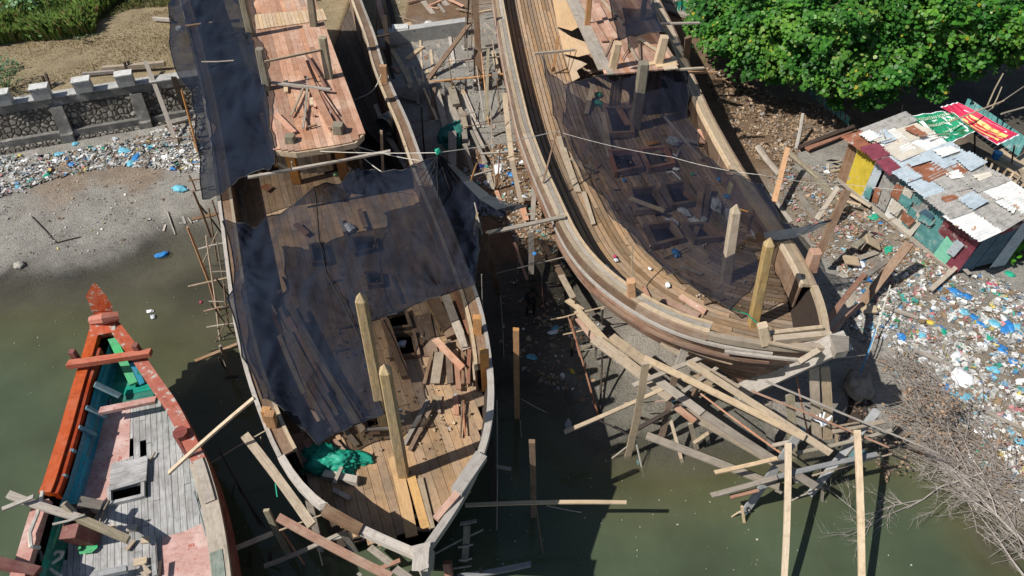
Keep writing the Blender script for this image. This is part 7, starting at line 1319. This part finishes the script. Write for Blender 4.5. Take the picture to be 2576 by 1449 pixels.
RAD = dict(pel=(.14, .10), wa=(.12, .09), ch=(.15, .10), nk=.055, nk2=.06, hd=(.085, .10), hd2=(.07, .085), sl_=.058, sr=.058, el=.042, er=.042, wl=.03, wr=.03, hl=.085, hr=.085, kl=.058, kr=.058, al=.038, ar=.038, fl=(.04, .025), fr_=(.04, .025), pl=(.038, .018), pr=(.038, .018))
skinfig('body', V_, [(ix[a], ix[b2]) for a, b2 in Ed], [RAD[k] for k in ks], 'skin', per)
def sub(names, edges, extra, mat, nm):
    vv = [J[k] for k in names]; skinfig(nm, vv, [(names.index(a), names.index(b2)) for a, b2 in edges], [tuple(x+extra for x in (RAD[k] if isinstance(RAD[k], tuple) else (RAD[k],)*2)) for k in names], mat, per)
sub(['pel', 'wa', 'ch', 'sl_', 'sr', 'el', 'er'], [('pel', 'wa'), ('wa', 'ch'), ('ch', 'sl_'), ('ch', 'sr'), ('sl_', 'el'), ('sr', 'er')], .016, 'cloth_dark', 'shirt')
sub(['pel', 'hl', 'hr', 'kl', 'kr', 'al', 'ar'], [('pel', 'hl'), ('pel', 'hr'), ('hl', 'kl'), ('hr', 'kr'), ('kl', 'al'), ('kr', 'ar')], .014, 'black', 'trousers')
skinfig('cap', [(0, -.14, 1.58), (0, -.14, 1.66), (0, -.25, 1.60)], [(0, 1), (0, 2)], [(.10, .115), (.07, .08), (.07, .012)], 'hair', per)
for sg, key in ((1, 'pl'), (-1, 'pr')):
    b0 = Vector(J[key])
    for k in range(4): o_ = b0+Vector(((k-1.5)*.018, -.015, -.02)); L_ = (.06, .07, .066, .05)[k]; skinfig('finger', [b0+Vector(((k-1.5)*.012, 0, 0)), o_+Vector((0, -.015, -L_*.5)), o_+Vector((0, -.005, -L_))], [(0, 1), (1, 2)], [.009, .008, .007], 'skin', per)
    skinfig('thumb', [b0, b0+Vector((-sg*.035, -.02, -.01)), b0+Vector((-sg*.04, -.03, -.045))], [(0, 1), (1, 2)], [.011, .009, .008], 'skin', per)
for sg in (-1, 1):
    mb = MB(); c_ = Vector((sg*.033, -.245, 1.535)); mb.tube([c_+pp_, c_+pp_+Vector((0, -.008, 0))], .011, 8); mb.build('eye', 'plastic_white', per)
mb = MB(); mb.tube([pp_+Vector((0, -.24, 1.53)), pp_+Vector((0, -.27, 1.50))], [.012, .016], 6); mb.build('nose', 'skin', per)
# fallen stick pair on the beach
frame('stick', 'thin dark bent stick lying on the grey beach', '01', [(245, 190, 'g', 430, 388, 'g', 10, 'drk', .04, 'r'), (430, 388, 'g', 610, 342, 'g', 9, 'drk', .04, 'r')], 'stick')
crumple('stone', on(50, 668), .22, 'stone', 'rounded grey stone on the left beach edge', 'stone', None, .7, 51)
loose('stuck in the wet sand at the waterline', 'slats in the wet sand', '01', [(1265, 150, 'g', 1325, 325, 'g', 12, 'wht', .03), (1380, 190, 'g', 1400, 245, 'g', 18, 'wht', .03), (1235, 300, 'g', 1250, 250, 'g', 14, 'wht', .03), (1425, 200, 'g', 1450, 240, 'g', 12, 'wht', .03)])
